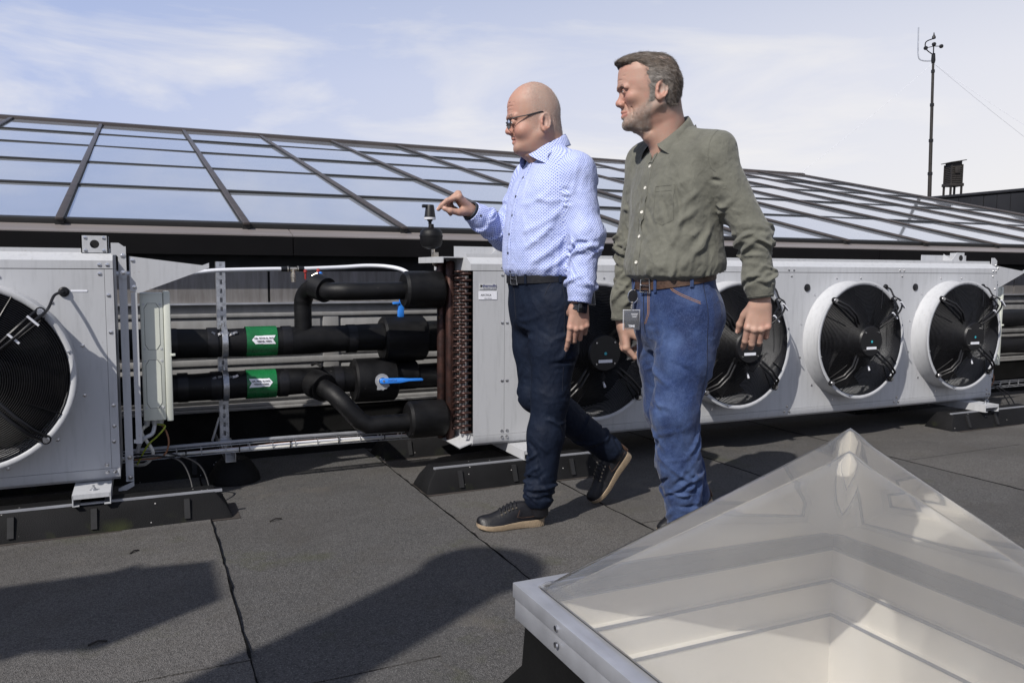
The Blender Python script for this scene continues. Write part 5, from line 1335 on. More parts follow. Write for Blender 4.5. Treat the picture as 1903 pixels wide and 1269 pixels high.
def skin_mat():
    t = NT('skin'); a = t.n('ShaderNodeVertexColor'); a.layer_name = 'tint'
    n = t.noise(38, 4, .6); f = t.noise(420, 3, .6); b = t.noise(150, 2)
    c = t.mix(t.rng(n, .35, .7, 0, .30), a.outputs[0], (.40, .15, .10), 'MIX'); c = t.mix(t.rng(b, .5, .75, 0, .18), c, (.28, .12, .075)); c = t.mix(.35, a.outputs[0], c)
    t.set(Base_Color=c, Roughness=t.rng(n, .3, .7, .48, .6), Specular_IOR_Level=.35, Subsurface_Weight=.06, Subsurface_Scale=.006); t.b.inputs['Subsurface Radius'].default_value = (1, .35, .2)
    t.bump(t.math('ADD', t.math('MULTIPLY', f, .5), b), .22, .0016); return t.m
SK['skin'] = skin_mat()
SK['eye'] = plain('eye white', (.62, .58, .55), .15, 0, .05, 40)
SK['iris'] = plain('iris', (.10, .15, .18), .2, 0, .4, 300); SK['pupil'] = plain('pupil', (.004, .004, .004), .1)
SK['nail'] = plain('nail', (.60, .36, .29), .3, 0, .08, 60)
def hair_base():
    t = NT('hair base'); a = t.n('ShaderNodeVertexColor'); a.layer_name = 'tint'; t.set(Base_Color=a.outputs[0], Roughness=.7, Specular_IOR_Level=.2); return t.m
def hair_mat(name, a, b):
    t = NT(name); n = t.noise(60, 3); t.set(Base_Color=t.mix(t.rng(n, .35, .68), a, b), Roughness=.42, Specular_IOR_Level=.5); return t.m
SK['hair'] = hair_mat('greying brown hair', (.050, .034, .024), (.17, .135, .108)); SK['haircap'] = hair_base(); SK['beard'] = hair_mat('grey brown beard', (.20, .155, .12), (.50, .46, .42)); SK['hairgrey'] = hair_mat('grey hair', (.17, .155, .14), (.38, .355, .33))
SK['stubble'] = hair_mat('grey stubble', (.36, .32, .28), (.60, .56, .52)); SK['brow'] = hair_mat('brow hair', (.07, .045, .03), (.20, .15, .11))
def cloth(name, base, dark, rough=.75, weave=900, wrink=.35, sheen=.15, extra=None, crease=.9):
    t = NT(name); n = t.noise(14, 6, .62); f = t.noise(weave, 2, .5); w = t.noise(30, 5, .6, t.mapping((1.6, 1.6, .8)), .6)
    c = t.mix(t.rng(n, .32, .72), dark, base); c = t.mix(t.rng(f, .3, .7, 0, .22), c, dark)
    if extra: c = extra(t, c)
    t.set(Base_Color=c, Roughness=rough, Sheen_Weight=sheen, Specular_IOR_Level=.16)
    v = t.n('ShaderNodeTexVoronoi'); v.feature = 'SMOOTH_F1'; v.inputs['Scale'].default_value = 19; v.inputs['Smoothness'].default_value = .18; v.inputs['Randomness'].default_value = 1
    dn = t.n('ShaderNodeTexNoise'); dn.inputs['Scale'].default_value = 9; dn.inputs['Detail'].default_value = 3; t.l(t.co(), dn.inputs['Vector'])
    mv = t.n('ShaderNodeVectorMath', operation='MULTIPLY_ADD'); t.l(dn.outputs['Color'], mv.inputs[0]); mv.inputs[1].default_value = (.16, .16, .16); t.l(t.mapping((1, 1, .62), (.3, .2, .5)), mv.inputs[2]); t.l(mv.outputs[0], v.inputs['Vector'])
    t.bump(t.math('ADD', t.math('ADD', t.math('MULTIPLY', f, .06), t.math('MULTIPLY', w, .5)), t.math('MULTIPLY', v.outputs['Distance'], crease)), wrink, .014); return t.m
def dots(t, c):
    u = t.n('ShaderNodeUVMap'); u.uv_map = 'UVMap'; P = .0080
    m = t.n('ShaderNodeMapping'); m.inputs['Scale'].default_value = (1/P, 1/P, 1); m.inputs['Rotation'].default_value = (0, 0, R(45)); t.l(u.outputs[0], m.inputs[0])
    fr = t.n('ShaderNodeVectorMath', operation='FRACTION'); t.l(m.outputs[0], fr.inputs[0])
    sb = t.n('ShaderNodeVectorMath', operation='SUBTRACT'); sb.inputs[1].default_value = (.5, .5, 0); t.l(fr.outputs[0], sb.inputs[0])
    s = t.n('ShaderNodeSeparateXYZ'); t.l(sb.outputs[0], s.inputs[0])
    d = t.math('MAXIMUM', t.math('ABSOLUTE', s.outputs[0]), t.math('ABSOLUTE', s.outputs[1]))
    return t.mix(t.rng(d, .265, .215, 0, 1), c, (.095, .13, .43))
SK['shirtblue'] = cloth('pale blue dotted cotton', (.49, .545, .77), (.41, .47, .70), .7, 900, .45, .1, dots)
SK['shirtplain'] = cloth('pale blue cotton lining', (.16, .20, .48), (.11, .15, .40), .7)
SK['olive'] = cloth('olive linen shirt', (.150, .150, .124), (.100, .100, .083), .82, 700, .55)
SK['navy'] = cloth('navy cotton twill', (.0072, .0125, .0270), (.0040, .0070, .0165), .7, 800, .40, 0)
def denim_extra(t, c):
    n = t.noise(9, 5, .6); s = t.noise(700, 2, .5, t.mapping((1, 1, .35))); c = t.mix(t.rng(n, .42, .75, 0, .6), c, (.085, .135, .27)); return t.mix(t.rng(s, .45, .75, 0, .35), c, (.11, .155, .29))
SK['denim'] = cloth('blue denim', (.016, .034, .105), (.008, .017, .058), .72, 700, .45, .1, denim_extra)
SK['leather'] = plain('black leather', (.007, .007, .009), .46, 0, .25, 40, .2, 160, Specular_IOR_Level=.35)
SK['brownleather'] = plain('brown leather', (.055, .028, .016), .5, 0, .35, 40, .25, 120)
SK['sole'] = plain('tan rubber sole', (.34, .26, .175), .6, 0, .1, 60, .4, 220)
SK['stitch'] = plain('orange stitching', (.34, .17, .05), .6); SK['thread'] = plain('olive seam thread', (.095, .095, .077), .7); SK['bluethread'] = plain('blue seam thread', (.24, .30, .60), .7)
SK['navythread'] = plain('navy seam', (.004, .006, .014), .7)
SK['button'] = plain('pale shell button', (.62, .60, .54), .3); SK['darkbutton'] = plain('dark button', (.012, .014, .03), .3)
SK['watch'] = plain('black watch glass', (.006, .006, .007), .08); SK['strap'] = plain('black watch strap', (.012, .015, .022), .55)
def lens():
    t = NT('spectacle lens'); tr = t.n('ShaderNodeBsdfTransparent'); tr.inputs[0].default_value = (.93, .95, .95, 1); gl = t.n('ShaderNodeBsdfGlossy'); gl.inputs['Roughness'].default_value = .02
    m = t.n('ShaderNodeMixShader'); fr = t.n('ShaderNodeFresnel'); fr.inputs[0].default_value = 1.5; t.l(fr.outputs[0], m.inputs[0]); t.l(tr.outputs[0], m.inputs[1]); t.l(gl.outputs[0], m.inputs[2]); t.l(m.outputs[0], t.out.inputs[0]); return t.m
SK['lens'] = lens()
# ================================================================ the two men
def rotz(a): c, s = math.cos(a), math.sin(a); return np.array([[c, -s, 0], [s, c, 0], [0, 0, 1.]])
def roty(a): c, s = math.cos(a), math.sin(a); return np.array([[c, 0, s], [0, 1, 0], [-s, 0, c]])
def rotx(a): c, s = math.cos(a), math.sin(a); return np.array([[1, 0, 0], [0, c, -s], [0, s, c]])
def frame(yaw, pitch=0, roll=0):
    """columns forward, left, up for someone who faces -X turned by yaw (positive to his right)"""
    return rotz(PI-yaw) @ roty(pitch) @ rotx(roll)
def steps(*seg):
    out = []
    for a, b, h in seg: out += list(np.arange(a, b, h))
    out.append(seg[-1][1]); return np.array(out)
def person(name, label, loc):
    return obj(name, None, label=label, cat='person', group='two men walking across the roof', loc=loc)

def shoe(parent, inv, toe, heel, up, label=None):
    """low leather shoe with a thick pale sole; toe and heel are ground points of the sole"""
    toe, heel, up = Vector(toe), Vector(heel), Vector(up).normalized(); f = (toe-heel); L = f.length; f.normalize(); s = up.cross(f).normalized(); up = f.cross(s)
    W = lambda x, y, z: heel+f*x*L+s*y+up*z
    xs = [0, .03, .10, .22, .36, .52, .66, .80, .90, .965, 1]
    wl = [.018, .028, .032, .033, .035, .040, .044, .044, .040, .029, .014]
    lift = [.004, .001, 0, 0, .002, .002, 0, .001, .005, .010, .014]
    def sole_ring(i, z): 
        return z+lift[i]
    m = MB(); v = []; fa = []
    th = [.030, .031, .031, .030, .028, .025, .023, .021, .019, .017, .015]
    for i in range(11):
        w = wl[i]; z0, z1 = lift[i], lift[i]+th[i]
        v += [W(xs[i], -w*.90, z0), W(xs[i], -w, z0+.004), W(xs[i], -w*1.03, z1), W(xs[i], w*1.03, z1), W(xs[i], w, z0+.004), W(xs[i], w*.90, z0)]
    for i in range(10):
        for k in range(6): fa.append((6*i+k, 6*i+(k+1) % 6, 6*i+6+(k+1) % 6, 6*i+6+k))
    fa += [tuple(range(6))[::-1], tuple(range(60, 66))]
    so = m.add(v, fa, True).build('sole', SK['sole'], parent, auto=50); so.location = inv
    gr = MB()
    for sd in (-1, 1):
        for k in range(34):
            x = .03+.92*k/34; w = np.interp(x, xs, wl)*1.02; z = np.interp(x, xs, lift); t_ = np.interp(x, xs, th)
            gr.tube([W(x, sd*w, z+.005), W(x+.022, sd*np.interp(x+.022, xs, wl)*1.035, z+t_-.004)], .0010, 4)
    gr.build('sole_ribs', SK['sole'], so, kind='stuff')
    # upper
    hz = [.070, .084, .090, .094, .097, .090, .072, .057, .050, .042, .030]
    m = MB(); v = []; fa = []; n = 14
    for i in range(11):
        w = wl[i]*.97; zb = lift[i]+th[i]-.003; zt = lift[i]+hz[i]; open_top = i <= 4
        for k in range(n):
            a = PI*k/(n-1); y = w*math.cos(a); e = abs(math.cos(a))
            z = zb+(zt-zb)*(1-e**2.6) if not open_top else zb+(zt-zb)*(1-e**4.5)
            v.append(W(xs[i], y*(1-.10*(1-e)), z))
    for i in range(10):
        for k in range(n-1): fa.append((n*i+k, n*i+k+1, n*i+n+k+1, n*i+n+k))
    fa += [tuple(range(n))[::-1], tuple(range(10*n, 11*n))]
    u = m.add(v, fa, True).build('shoe_upper', SK['leather'], parent, auto=70, label=label); u.location = inv
    m = MB(); m.tube([W(-.002+.0, -.012, .075), W(-.006, -.016, .052), W(-.004, -.016, .034)], .008, 6).tube([W(-.002, .012, .075), W(-.006, .016, .052), W(-.004, .016, .034)], .008, 6).tube([W(-.004, 0, .078), W(-.008, 0, .05), W(-.005, 0, .034)], .009, 6); m.build('heel_tab', SK['brownleather'], u)
    la = MB(); ey = MB()
    for k in range(5):
        x = .44+.055*k; zt = np.interp(x, xs, hz)+.003
        la.tube([W(x, .022, zt-.012), W(x-.006, .010, zt), W(x-.010, -.010, zt), W(x-.004, -.022, zt-.012)], .0030, 6); la.tube([W(x+.02, .02, zt-.016), W(x, 0, zt+.002), W(x-.02, -.02, zt-.008)], .0026, 6)
        for sd in (-1, 1): ey.cbox(W(x, sd*.026, zt-.015), (.0055, .0045, .0055))
    la.build('laces', SK['leather'], u); ey.build('eyelets', M['brass'], u, kind='stuff')
    # vamp seam
    m = MB().tube([W(.40, .0375, .075), W(.44, .041, .05), W(.36, .0385, .045), W(.20, .0365, .046), W(.05, .034, .05)], .0011, 5); m.build('stitching', SK['brownleather'], u)

def collar(c, rx, ry, zb, zf, drop, flare, gap, cut, T):
    """turn-down shirt collar round an ellipse: stand, fold, fall with points; drop and flare give (back, front point)"""
    Rm, o = T; n = 56; v = []; q = []; G = 9
    def P(a, r, z): return Rm @ np.array([c[0]+(rx+r)*math.cos(a), c[1]+(ry+r)*math.sin(a), z])+o
    for i in range(n+1):
        u = -1+2*i/n; sg = 1 if u < 0 else -1; a = gap+(2*PI-2*gap)*(i/n); fr = (1+math.cos(a))/2; z = zb+(zf-zb)*fr**1.15
        e = max(0, abs(u)-.45)/.55; e = e*e*(3-2*e); dr = drop[0]+(drop[1]-drop[0])*e; fl = flare[0]+(flare[1]-flare[0])*e
        v.append(P(a, -.005, z-.034)); v.append(P(a, -.002, z-.008)); v.append(P(a, .0005, z)); v.append(P(a, .0035, z+.0018))
        for k in range(1, G): h = k/(G-1); v.append(P(a+sg*cut*e*e*h, .006+fl*h**.9, z-dr*h))
        v.append(P(a+sg*cut*e*e*.98, .002+fl, z-dr+.0005)); v.append(P(a+sg*cut*e*e*.5, .0005+fl*.45, z-dr*.5)); v.append(P(a, .0012, z-.006))
    m = 4+G-1+3
    for i in range(n):
        for k in range(m-1): q.append((m*i+k, m*i+k+1, m*i+m+k+1, m*i+m+k))
    return np.array(v), np.array(q)

def finish(parent, inv, name, v, q, mat, col=None, uv=None, label=None):
    o = obj(name, np_mesh(name, v, q, mat, col, uv), parent, label=label)
    if inv is not None: o.location = inv
    return o
def surf_path(tree, pts, d, off=.0):
    P, N = [], []
    for p in pts:
        h, n = snap(tree, p, d, off)
        if h is not None: P.append(h); N.append(n)
    return P, N
def seam(parent, inv, tree, pts, d, mat, r=.0012, name='seam', off=.0003):
    P, N = surf_path(tree, pts, d, off)
    if len(P) > 1:
        o = MB().tube(P, r, 5).build(name, mat, parent)
        if inv is not None: o.location = inv
        return o
def lerp(a, b, n): a, b = np.asarray(a, float), np.asarray(b, float); return [a+(b-a)*t for t in np.linspace(0, 1, n)]

def skin_tint(v, T, o, base, ruddy, beard=0, hairline=None, stub=(.30, .25, .22)):
    Rm, org = T; L = (v-org) @ Rm; x, y, z = L.T; Kx, Ky, Kz = o.get('K', (1, 1, 1)); c = np.tile(np.array(base), (len(v), 1))
    def blend(w, col): 
        nonlocal c
        c = c*(1-w[:, None])+np.array(col)*w[:, None]
    inhead = z > -.16
    g = lambda cx, cy, cz, r: np.exp(-(((x-cx)**2+(np.abs(y)-cy)**2+(z-cz)**2)/r**2))*inhead
    blend(.65*g(o['tip'][0]-.01, 0, o['tip'][1], .022), ruddy); blend(.55*g(o['cheek'][0]+.02, o['cheek'][1], o['cheek'][2], .035), ruddy)
    blend(.6*g(o['ear'][0], o['ear'][1]+.004, o['ear'][2], .035), ruddy); blend(.4*g(.12, 0, .07, .05), ruddy)
    mx, mz, mo = o['mouth']; lip = np.exp(-((np.abs(z-mz)-.004)/.0062)**4)*(np.abs(y) < .026)*(x > mx-.02)*inhead; blend(.75*lip, (.35, .14, .115))
    n = vnoise(v, 260, 3, 2); bl_ = vnoise(v, 45, 9, 3); blend(np.clip(bl_*.55, 0, .35), ruddy); blend(np.clip(-bl_*.45, 0, .25), (.36, .20, .13))
    blend(.45*np.exp(-(((x-o['eye'][0]-.008)**2+(np.abs(y)-o['eye'][1])**2+(z-o['eye'][2]+.006)**2)/.016**2))*(z > -.16), (.24, .115, .085))
    if beard:
        bz = np.clip((-.030*Kz-z+np.clip((x-.02)*-.35, -.05, .0)+.012*np.cos(x*30))/.022, 0, 1)*np.clip((z+.150)/.02, 0, 1)*np.clip((x-.018)/.02, 0, 1)
        mous = np.exp(-((z-(mz+.014))/.007)**2)*(np.abs(y) < .03)*(x > mx-.022); chinw = np.maximum(bz*1.0*np.clip(1-np.exp(-((x-.115)**2+(np.abs(y)-.03)**2+(z+.06)**2)/.028**2)*1.2, 0, 1), .45*mous)*(1-lip)
        blend(np.clip(chinw*beard*(.72+.4*n), 0, 1)*inhead, stub); bw = chinw
    else: bw = np.zeros(len(v)); blend(.22*np.clip((-.045-z)/.02, 0, 1)*np.clip((x-.04)/.03, 0, 1)*inhead*(z > -.14), (.34, .22, .18))
    hw = np.zeros(len(v))
    if hairline is not None:
        hw = hairline(x/Kx, y/Ky, z/Kz)*inhead; blend(np.clip(hw*(.85+.4*n), 0, 1), stub)
    return c, bw, hw, L

def belt_ring(tree, z_f, z_b, c, axis_f, rmax, w, th, mat, n=72, tilt=None):
    P, N = [], []
    for k in range(n+1):
        a = 2*PI*k/n; f, l = math.cos(a), math.sin(a); d = np.array([axis_f[0]*f-axis_f[1]*l, axis_f[1]*f+axis_f[0]*l, 0]); z = z_b+(z_f-z_b)*(1+f)/2
        h, nn = snap(tree, c+d*rmax+np.array([0, 0, z]), -d, .0015)
        if h is not None: nn.z = 0; P.append(h); N.append(nn.normalized())
    # smooth the ring
    for _ in range(4): P = [P[0]]+[(P[i-1]+P[i]*2+P[i+1])/4 for i in range(1, len(P)-1)]+[P[-1]]
    return P, N
def segdist(v, a, b):
    ab = b-a; t = np.clip(((v-a) @ ab)/(ab @ ab), 0, 1); return np.linalg.norm(v-a-t[:, None]*ab, axis=1)

# ---------------------------------------------------------------- man in the blue dotted shirt
def man_one():
    rs = np.random.RandomState(11); C = np.array([1.405, 2.75, 0]); inv = Vector((-1.405, -2.75, 0))
    t = person('person', 'bald man with glasses in a blue dotted shirt and navy trousers, pointing ahead', (1.405, 2.75, 0))
    FR = frame(0); TT = (FR, C)
    W = lambda a, b, z: FR @ np.array([a, b, z])+C
    # joints
    Ls, Le, Lw = np.array([1.447, 2.572, 1.318]), np.array([1.462, 2.530, 1.085]), np.array([1.430, 2.520, .858])
    Rs, Re, Rw = np.array([1.425, 2.93, 1.315]), np.array([1.345, 2.985, 1.100]), np.array([1.184, 2.93, 1.183])
    Lh, Lk, La = np.array([1.412, 2.665, .86]), np.array([1.380, 2.645, .49]), np.array([1.332, 2.652, .085])
    Rh, Rk, Ra = np.array([1.412, 2.835, .86]), np.array([1.412, 2.815, .475]), np.array([1.742, 2.80, .215])
    HT = (frame(R(19), R(4), R(0)), np.array([1.378, 2.735, 1.515]))
    o = dict(chin=(.119, -.103), cheek=(.083, .043, -.040), brow=(.141, .017), eye=(.1165, .031, -.005), nasion=(.138, .002), tip=(.1515, -.034), mouth=(.1235, -.068, .0036), slit=.0038, ear=(-.004, .0765, -.018), smile=-.001)
    lv = [(-.124, .078, .025, .028), (-.116, .100, .0, .043), (-.10, .110, -.02, .055), (-.085, .113, -.038, .063), (-.065, .118, -.05, .0685), (-.045, .122, -.056, .0715), (-.02, .127, -.061, .074), (0, .131, -.064, .0765), (.0175, .137, -.0665, .0785), (.04, .1395, -.0675, .0795), (.064, .138, -.064, .0785), (.09, .1285, -.0545, .074), (.11, .1135, -.0435, .0675), (.125, .0965, -.029, .0585), (.138, .073, -.010, .042), (.1445, .050, .010, .024)]
    o, lv = scaled(o, lv, (.90, .95, .97), 1.08)
    # ---- body: one continuous skin
    F = Field(np.arange(1.0, 1.90, .0026), np.arange(2.43, 3.06, .0026), steps((-.01, .655, .010), (.655, .885, .0025), (.885, 1.15, .010), (1.15, 1.28, .0025), (1.28, 1.36, .008), (1.36, 1.67, .0023)))
    F.loft(TT, [(.80, .085, -.09, .13), (.95, .10, -.095, .145), (1.10, .105, -.10, .15), (1.25, .09, -.10, .165), (1.33, .055, -.085, .14), (1.38, .03, -.06, .06)], .02)
    W1 = head(F, HT, lv, o, np.array([1.415, 2.75, 1.355]), (.057, .058))
    F.cone(W1(.080, 0, -.106), W1(-.002, 0, -.150), .019, .034, .025); F.cone(W1(.03, 0, -.10), np.array([1.410, 2.75, 1.372]), .044, .048, .03); F.cone(W1(-.035, 0, -.02), W1(-.05, 0, -.10), .034, .04, .02)
    F.chain([Ls, Le, Lw], [.045, .030, .025], .012); F.chain([Rs, Re, Rw], [.045, .030, .025], .012)
    F.chain([Lh, Lk, La], [.075, .048, .032], .02); F.chain([Rh, Rk, Ra], [.075, .048, .032], .02); F.cone(La, La+np.array([-.03, .004, -.060]), .018, .008, .004); F.cone(Ra, Ra+np.array([-.02, 0, -.09]), .022, .008, .008)
    nails = []
    hand(F, Lw+np.array([-.002, -.002, -.016]), (-.04, .02, -1), (-.28, -1, 0), (-1, .28, 0), .98, curl=((10, 16, 10), (26, 52, 36), (30, 58, 38), (36, 58, 36)), spread=(3, 0, -2, -4), thumb=(12, 16, 14, 58), nails=nails)
    hand(F, Rw+np.array([-.004, 0, .004]), (-.72, -.10, .68), (.55, -.34, .72), (-.1, -.9, -.25), 1.02, curl=((66, 22, 12), (84, 58, 36), (90, 66, 42), (92, 70, 42)), spread=(4, 1, -2, -4), thumb=(34, 22, 22, 40), nails=nails)
    v, q = F.mesh(); v = relax(v, q, 1, .35)
    def hl(x, y, z):
        edge = .045+.0*x; w = np.clip((.072-x+np.clip(z-.02, -.03, .10)*.15)/.055, 0, 1)*np.clip((z+.060)/.02, 0, 1)
        top = np.clip((z-.085)/.02, 0, 1)*np.clip((.055-np.abs(y))/.02, 0, 1); w = w*(1-.75*top)
        return w*(np.abs(y) < .0835)*.55
    col, bw, hw, L = skin_tint(v, HT, o, (.37, .228, .174), (.40, .168, .125), 0, hl, (.33, .28, .245))
    hr = ((v-Lw) @ (v-Lw).T.diagonal() if False else None)
    body = finish(t, inv, 'body', v, q, SK['skin'], col)
    n = vnormals(v, q)
    ok = np.nonzero((hw > .04) & (np.abs(L[:, 1]) < .079) & ~((np.abs(L[:, 0]) < .024) & (np.abs(L[:, 1]) > .064) & (np.abs(L[:, 2]+.018) < .042)))[0]; pick = rs.choice(ok, 9000, p=(hw[ok]**1.5)/np.sum(hw[ok]**1.5)); Rm = HT[0]
    d = np.tile(Rm @ np.array([.35, 0, -.6]), (len(pick), 1)); sv, sq = strands(v[pick], n[pick], d, .0032, .00022, 5, 1, lift=1.0)
    finish(t, inv, 'cropped_hair', sv, sq, SK['stubble'])
    eye_parts(body, HT, o, (1, 0, -.12))
    brows(body, HT, o, v, n, L, rs, SK['beard'], 120)
    nail_mesh(nails).build('nails', SK['nail'], body)
    # ---- shirt
    G = Field(np.arange(1.10, 1.66, .0036), np.arange(2.42, 3.09, .0036), np.arange(.845, 1.46, .0036))
    sl = [(.90, .118, -.110, .150), (.935, .131, -.119, .161), (.950, .143, -.126, .171), (.970, .152, -.130, .177), (1.02, .154, -.128, .178), (1.09, .150, -.127, .181), (1.17, .137, -.132, .187), (1.24, .122, -.135, .194), (1.29, .102, -.132, .195), (1.33, .080, -.120, .172), (1.365, .064, -.102, .118), (1.39, .058, -.090, .084), (1.43, .054, -.080, .068)]
    G.loft(TT, sl, .01, pf=2.2, pb=2.4)
    for sg, J in ((-1, Ls), (1, Rs)): G.cone(np.array([1.415, 2.75+sg*.055, 1.392]), J+np.array([0, -sg*.01, .002]), .040, .062, .03)
    G.chain([Ls+np.array([0, .02, -.006]), Le, Lw+np.array([0, 0, .006])], [.070, .056, .041], .035); G.chain([Rs+np.array([0, -.02, .002]), Re, Rw+np.array([.004, 0, -.002])], [.074, .057, .041], .035)
    G.ell(Le+np.array([.006, 0, 0]), (.057, .055, .055), .03)
    # cloth gathers above the cuffs
    G.ell(Lw+(Le-Lw)*.26, (.050, .049, .05), .03); G.ell(Rw+(Re-Rw)*.27, (.049, .049, .05), .03)
    v, q = G.mesh(); v = relax(v, q, 2)
    folds = limb_folds(rs, Ls, Le, .072, 20, .25, 1.05, .0060, .011, (.5, 1.1), .16); folds += limb_folds(rs, Le, Lw, .058, 26, -.05, .85, .0062, .0095, (.5, 1.3), .13)
    folds += limb_folds(rs, Rs, Re, .068, 12, .3, 1.0, .005, .011, (.5, 1.1), .16); folds += limb_folds(rs, Re, Rw, .054, 22, .0, .8, .0058, .009, (.5, 1.2), .14)
    A = lambda a, b, z: W(a, b, z)
    # drag lines: armpit to belly, side, blouse over the belt
    for (a0, b0, z0, a1, b1, z1, am, wd) in ((.03, .19, 1.18, .135, .09, 1.10, .005, .013), (.05, .185, 1.14, .14, .10, 1.04, .0045, .012), (.0, .19, 1.10, .12, .13, .99, .005, .013), (.07, .16, 1.24, .125, .06, 1.20, .0035, .012), (-.03, .185, 1.05, .09, .155, .965, .005, .012), (.02, .19, 1.22, .10, .13, 1.22, .004, .011), (.06, .165, 1.02, .148, .03, .985, .0035, .011)):
        P = [A(a0+(a1-a0)*s, b0+(b1-b0)*s, z0+(z1-z0)*s-.012*math.sin(PI*s)) for s in np.linspace(0, 1, 7)]; folds.append((P, am*1.7, wd))
    for k in range(34):
        b = rs.uniform(-PI*.75, PI*.75); zz = rs.uniform(.935, .955); ln = rs.uniform(.03, .10); P = [A(.145*math.cos(b+.08*s), .172*math.sin(b+.08*s), zz+ln*s) for s in np.linspace(0, 1, 5)]; folds.append((P, rs.uniform(-.004, .005), rs.uniform(.006, .012)))
    nn = vnormals(v, q); v = v+nn*(fold_height(v, folds)+.0016*vnoise(v, 18, 4, 3))[:, None]
    # open the neck, the cuffs and the tuck
    arm = segdist(v, Le, Lw) < .078
    kp = (v[:, 2] > .938+.10*(v[:, 0]-1.405)) | arm
    dl = (v-Lw) @ unit(Lw-Le); dr = (v-Rw) @ unit(Rw-Re); near_l = np.linalg.norm(v-Lw, axis=1) < .09; near_r = np.linalg.norm(v-Rw, axis=1) < .09
    kp &= ~(near_l & (dl > .012)) & ~(near_r & (dr > .006)) & ~((v[:, 2] > 1.402-.30*(C[0]-v[:, 0])) & (np.hypot(v[:, 0]-1.405, v[:, 1]-2.75) < .086))
    v, q, _ = drop(v, q, kp)
    limbs = [(A(0, 0, .80), A(0, 0, 1.42), .165, (-1, 0, 0)), (Ls, Le, .072, (0, -1, 0)), (Le, Lw, .055, (0, -1, 0)), (Rs, Re, .07, (0, -1, 0)), (Re, Rw, .052, (0, -1, 0))]
    uv = limb_uv(v, q, limbs)
    shirt = finish(t, inv, 'shirt', v, q, SK['shirtblue'], None, uv); tr = bvh(v, q)
    # collar, cuffs, placket, buttons
    cv, cq = collar((.003, 0), .0735, .069, 1.474, 1.402, (.040, .056), (.020, .036), R(5), 1.15, TT)
    fc = cv[cq].mean(1); cuv = np.stack([np.arctan2(cv[:, 1]-2.75, cv[:, 0]-1.41)*.085, cv[:, 2]], 1)[cq.ravel()]
    finish(shirt, None, 'collar', cv, cq, SK['shirtblue'], None, cuv)
    for (w_, e_, rr, nm) in ((Lw, Le, .0415, 'cuff'), (Rw, Re, .0410, 'cuff')):
        dd = unit(w_-e_); a, b, d, s, u = limb_frame(w_-dd*.048, w_+dd*.012, (0, -1, 0)); N = 40; vv = []; uu = []
        for r_, h in ((rr*1.02, 0), (rr*1.075, .003), (rr*1.06, .03), (rr*1.04, .056), (rr*.99, .060), (rr*.93, .056), (rr*.9, .03)):
            for k in range(N): an = 2*PI*k/N; vv.append(a+d*h+(s*math.cos(an)*1.0+u*math.sin(an)*.98)*r_); uu.append((an*rr, h))
        qq = np.array([(N*i+k, N*i+(k+1) % N, N*i+N+(k+1) % N, N*i+N+k) for i in range(6) for k in range(N)]); uu = np.array(uu)[qq].copy(); wrap = (uu[:, :, 0].max(1)-uu[:, :, 0].min(1)) > .1
        uu[wrap, :, 0] = np.where(uu[wrap, :, 0] < .1, uu[wrap, :, 0]+2*PI*rr, uu[wrap, :, 0]); c_ = finish(shirt, None, nm, np.array(vv), qq, SK['shirtblue'], None, uu.reshape(-1, 2))
    P, N = surf_path(tr, [W(.3, .004, z) for z in np.linspace(1.365, .935, 34)], Vector(FR @ np.array([-1, 0, 0])), -.0004)
    for _ in range(3): P = [P[0]]+[(P[i-1]+2*P[i]+P[i+1])/4 for i in range(1, len(P)-1)]+[P[-1]]
    rb = ribbon(P, N, .028, .0018); pv = np.array(rb.v); pq = np.array([f for f in rb.f if len(f) == 4]); finish(shirt, None, 'placket', pv, pq, SK['shirtblue'], None, np.stack([pv[:, 1], pv[:, 2]], 1)[pq.ravel()])
    for z in (1.362, 1.305, 1.235, 1.165, 1.095, 1.025, .958):
        h, nn_ = snap(tr, W(.3, .004, z), FR @ np.array([-1, 0, 0]), .0016)
        if h is not None: disc_button(shirt, h, nn_, .0048, SK['darkbutton'])
    dd = unit(Rw-Re)
    for k in (0, 1):
        p = Rw-dd*(.02+.024*k)+np.array([-.002, -.047, -.004-.010*k]); disc_button(shirt, Vector(p), Vector((-.1, -1, -.05)), .0046, SK['darkbutton'])
    # armhole and shoulder seams
    seam(shirt, None, tr, [W(-.02+.045*math.cos(a), .178+.010*math.cos(a), 1.275+.075*math.sin(a)) for a in np.linspace(-1.2, 2.6, 22)], (0, 1, -.0), SK['bluethread'], .0010) if False else None
    # ---- trousers
    G = Field(np.arange(1.18, 1.86, .0046), np.arange(2.52, 2.98, .0046), np.arange(.06, .985, .0046))
    G.loft(TT, [(.70, .06, -.10, .10), (.76, .112, -.122, .155), (.82, .122, -.132, .168), (.88, .126, -.128, .166), (.93, .134, -.120, .163), (.962, .135, -.119, .162)], .02, pf=2.2, pb=2.2)
    G.chain([Lh+np.array([0, 0, -.03]), Lh+(Lk-Lh)*.5, Lk, Lk+(La-Lk)*.35, La+np.array([.006, 0, .03])], [.104, .089, .068, .066, .057], .03)
    G.chain([Rh+np.array([0, 0, -.03]), Rh+(Rk-Rh)*.5, Rk, Rk+(Ra-Rk)*.35, Ra+np.array([-.006, 0, .014])], [.104, .090, .072, .066, .056], .03)
    v, q = G.mesh(); v = relax(v, q, 2)
    folds = limb_folds(rs, Lh, Lk, .088, 16, .15, 1.05, .0045, .011, (.35, .9), .10); folds += limb_folds(rs, Lk, La, .064, 30, -.06, .95, .0052, .0095, (.4, 1.0), .09)
    folds += limb_folds(rs, Lk, La, .06, 14, .72, 1.0, .006, .0085, (.5, 1.2), .05)
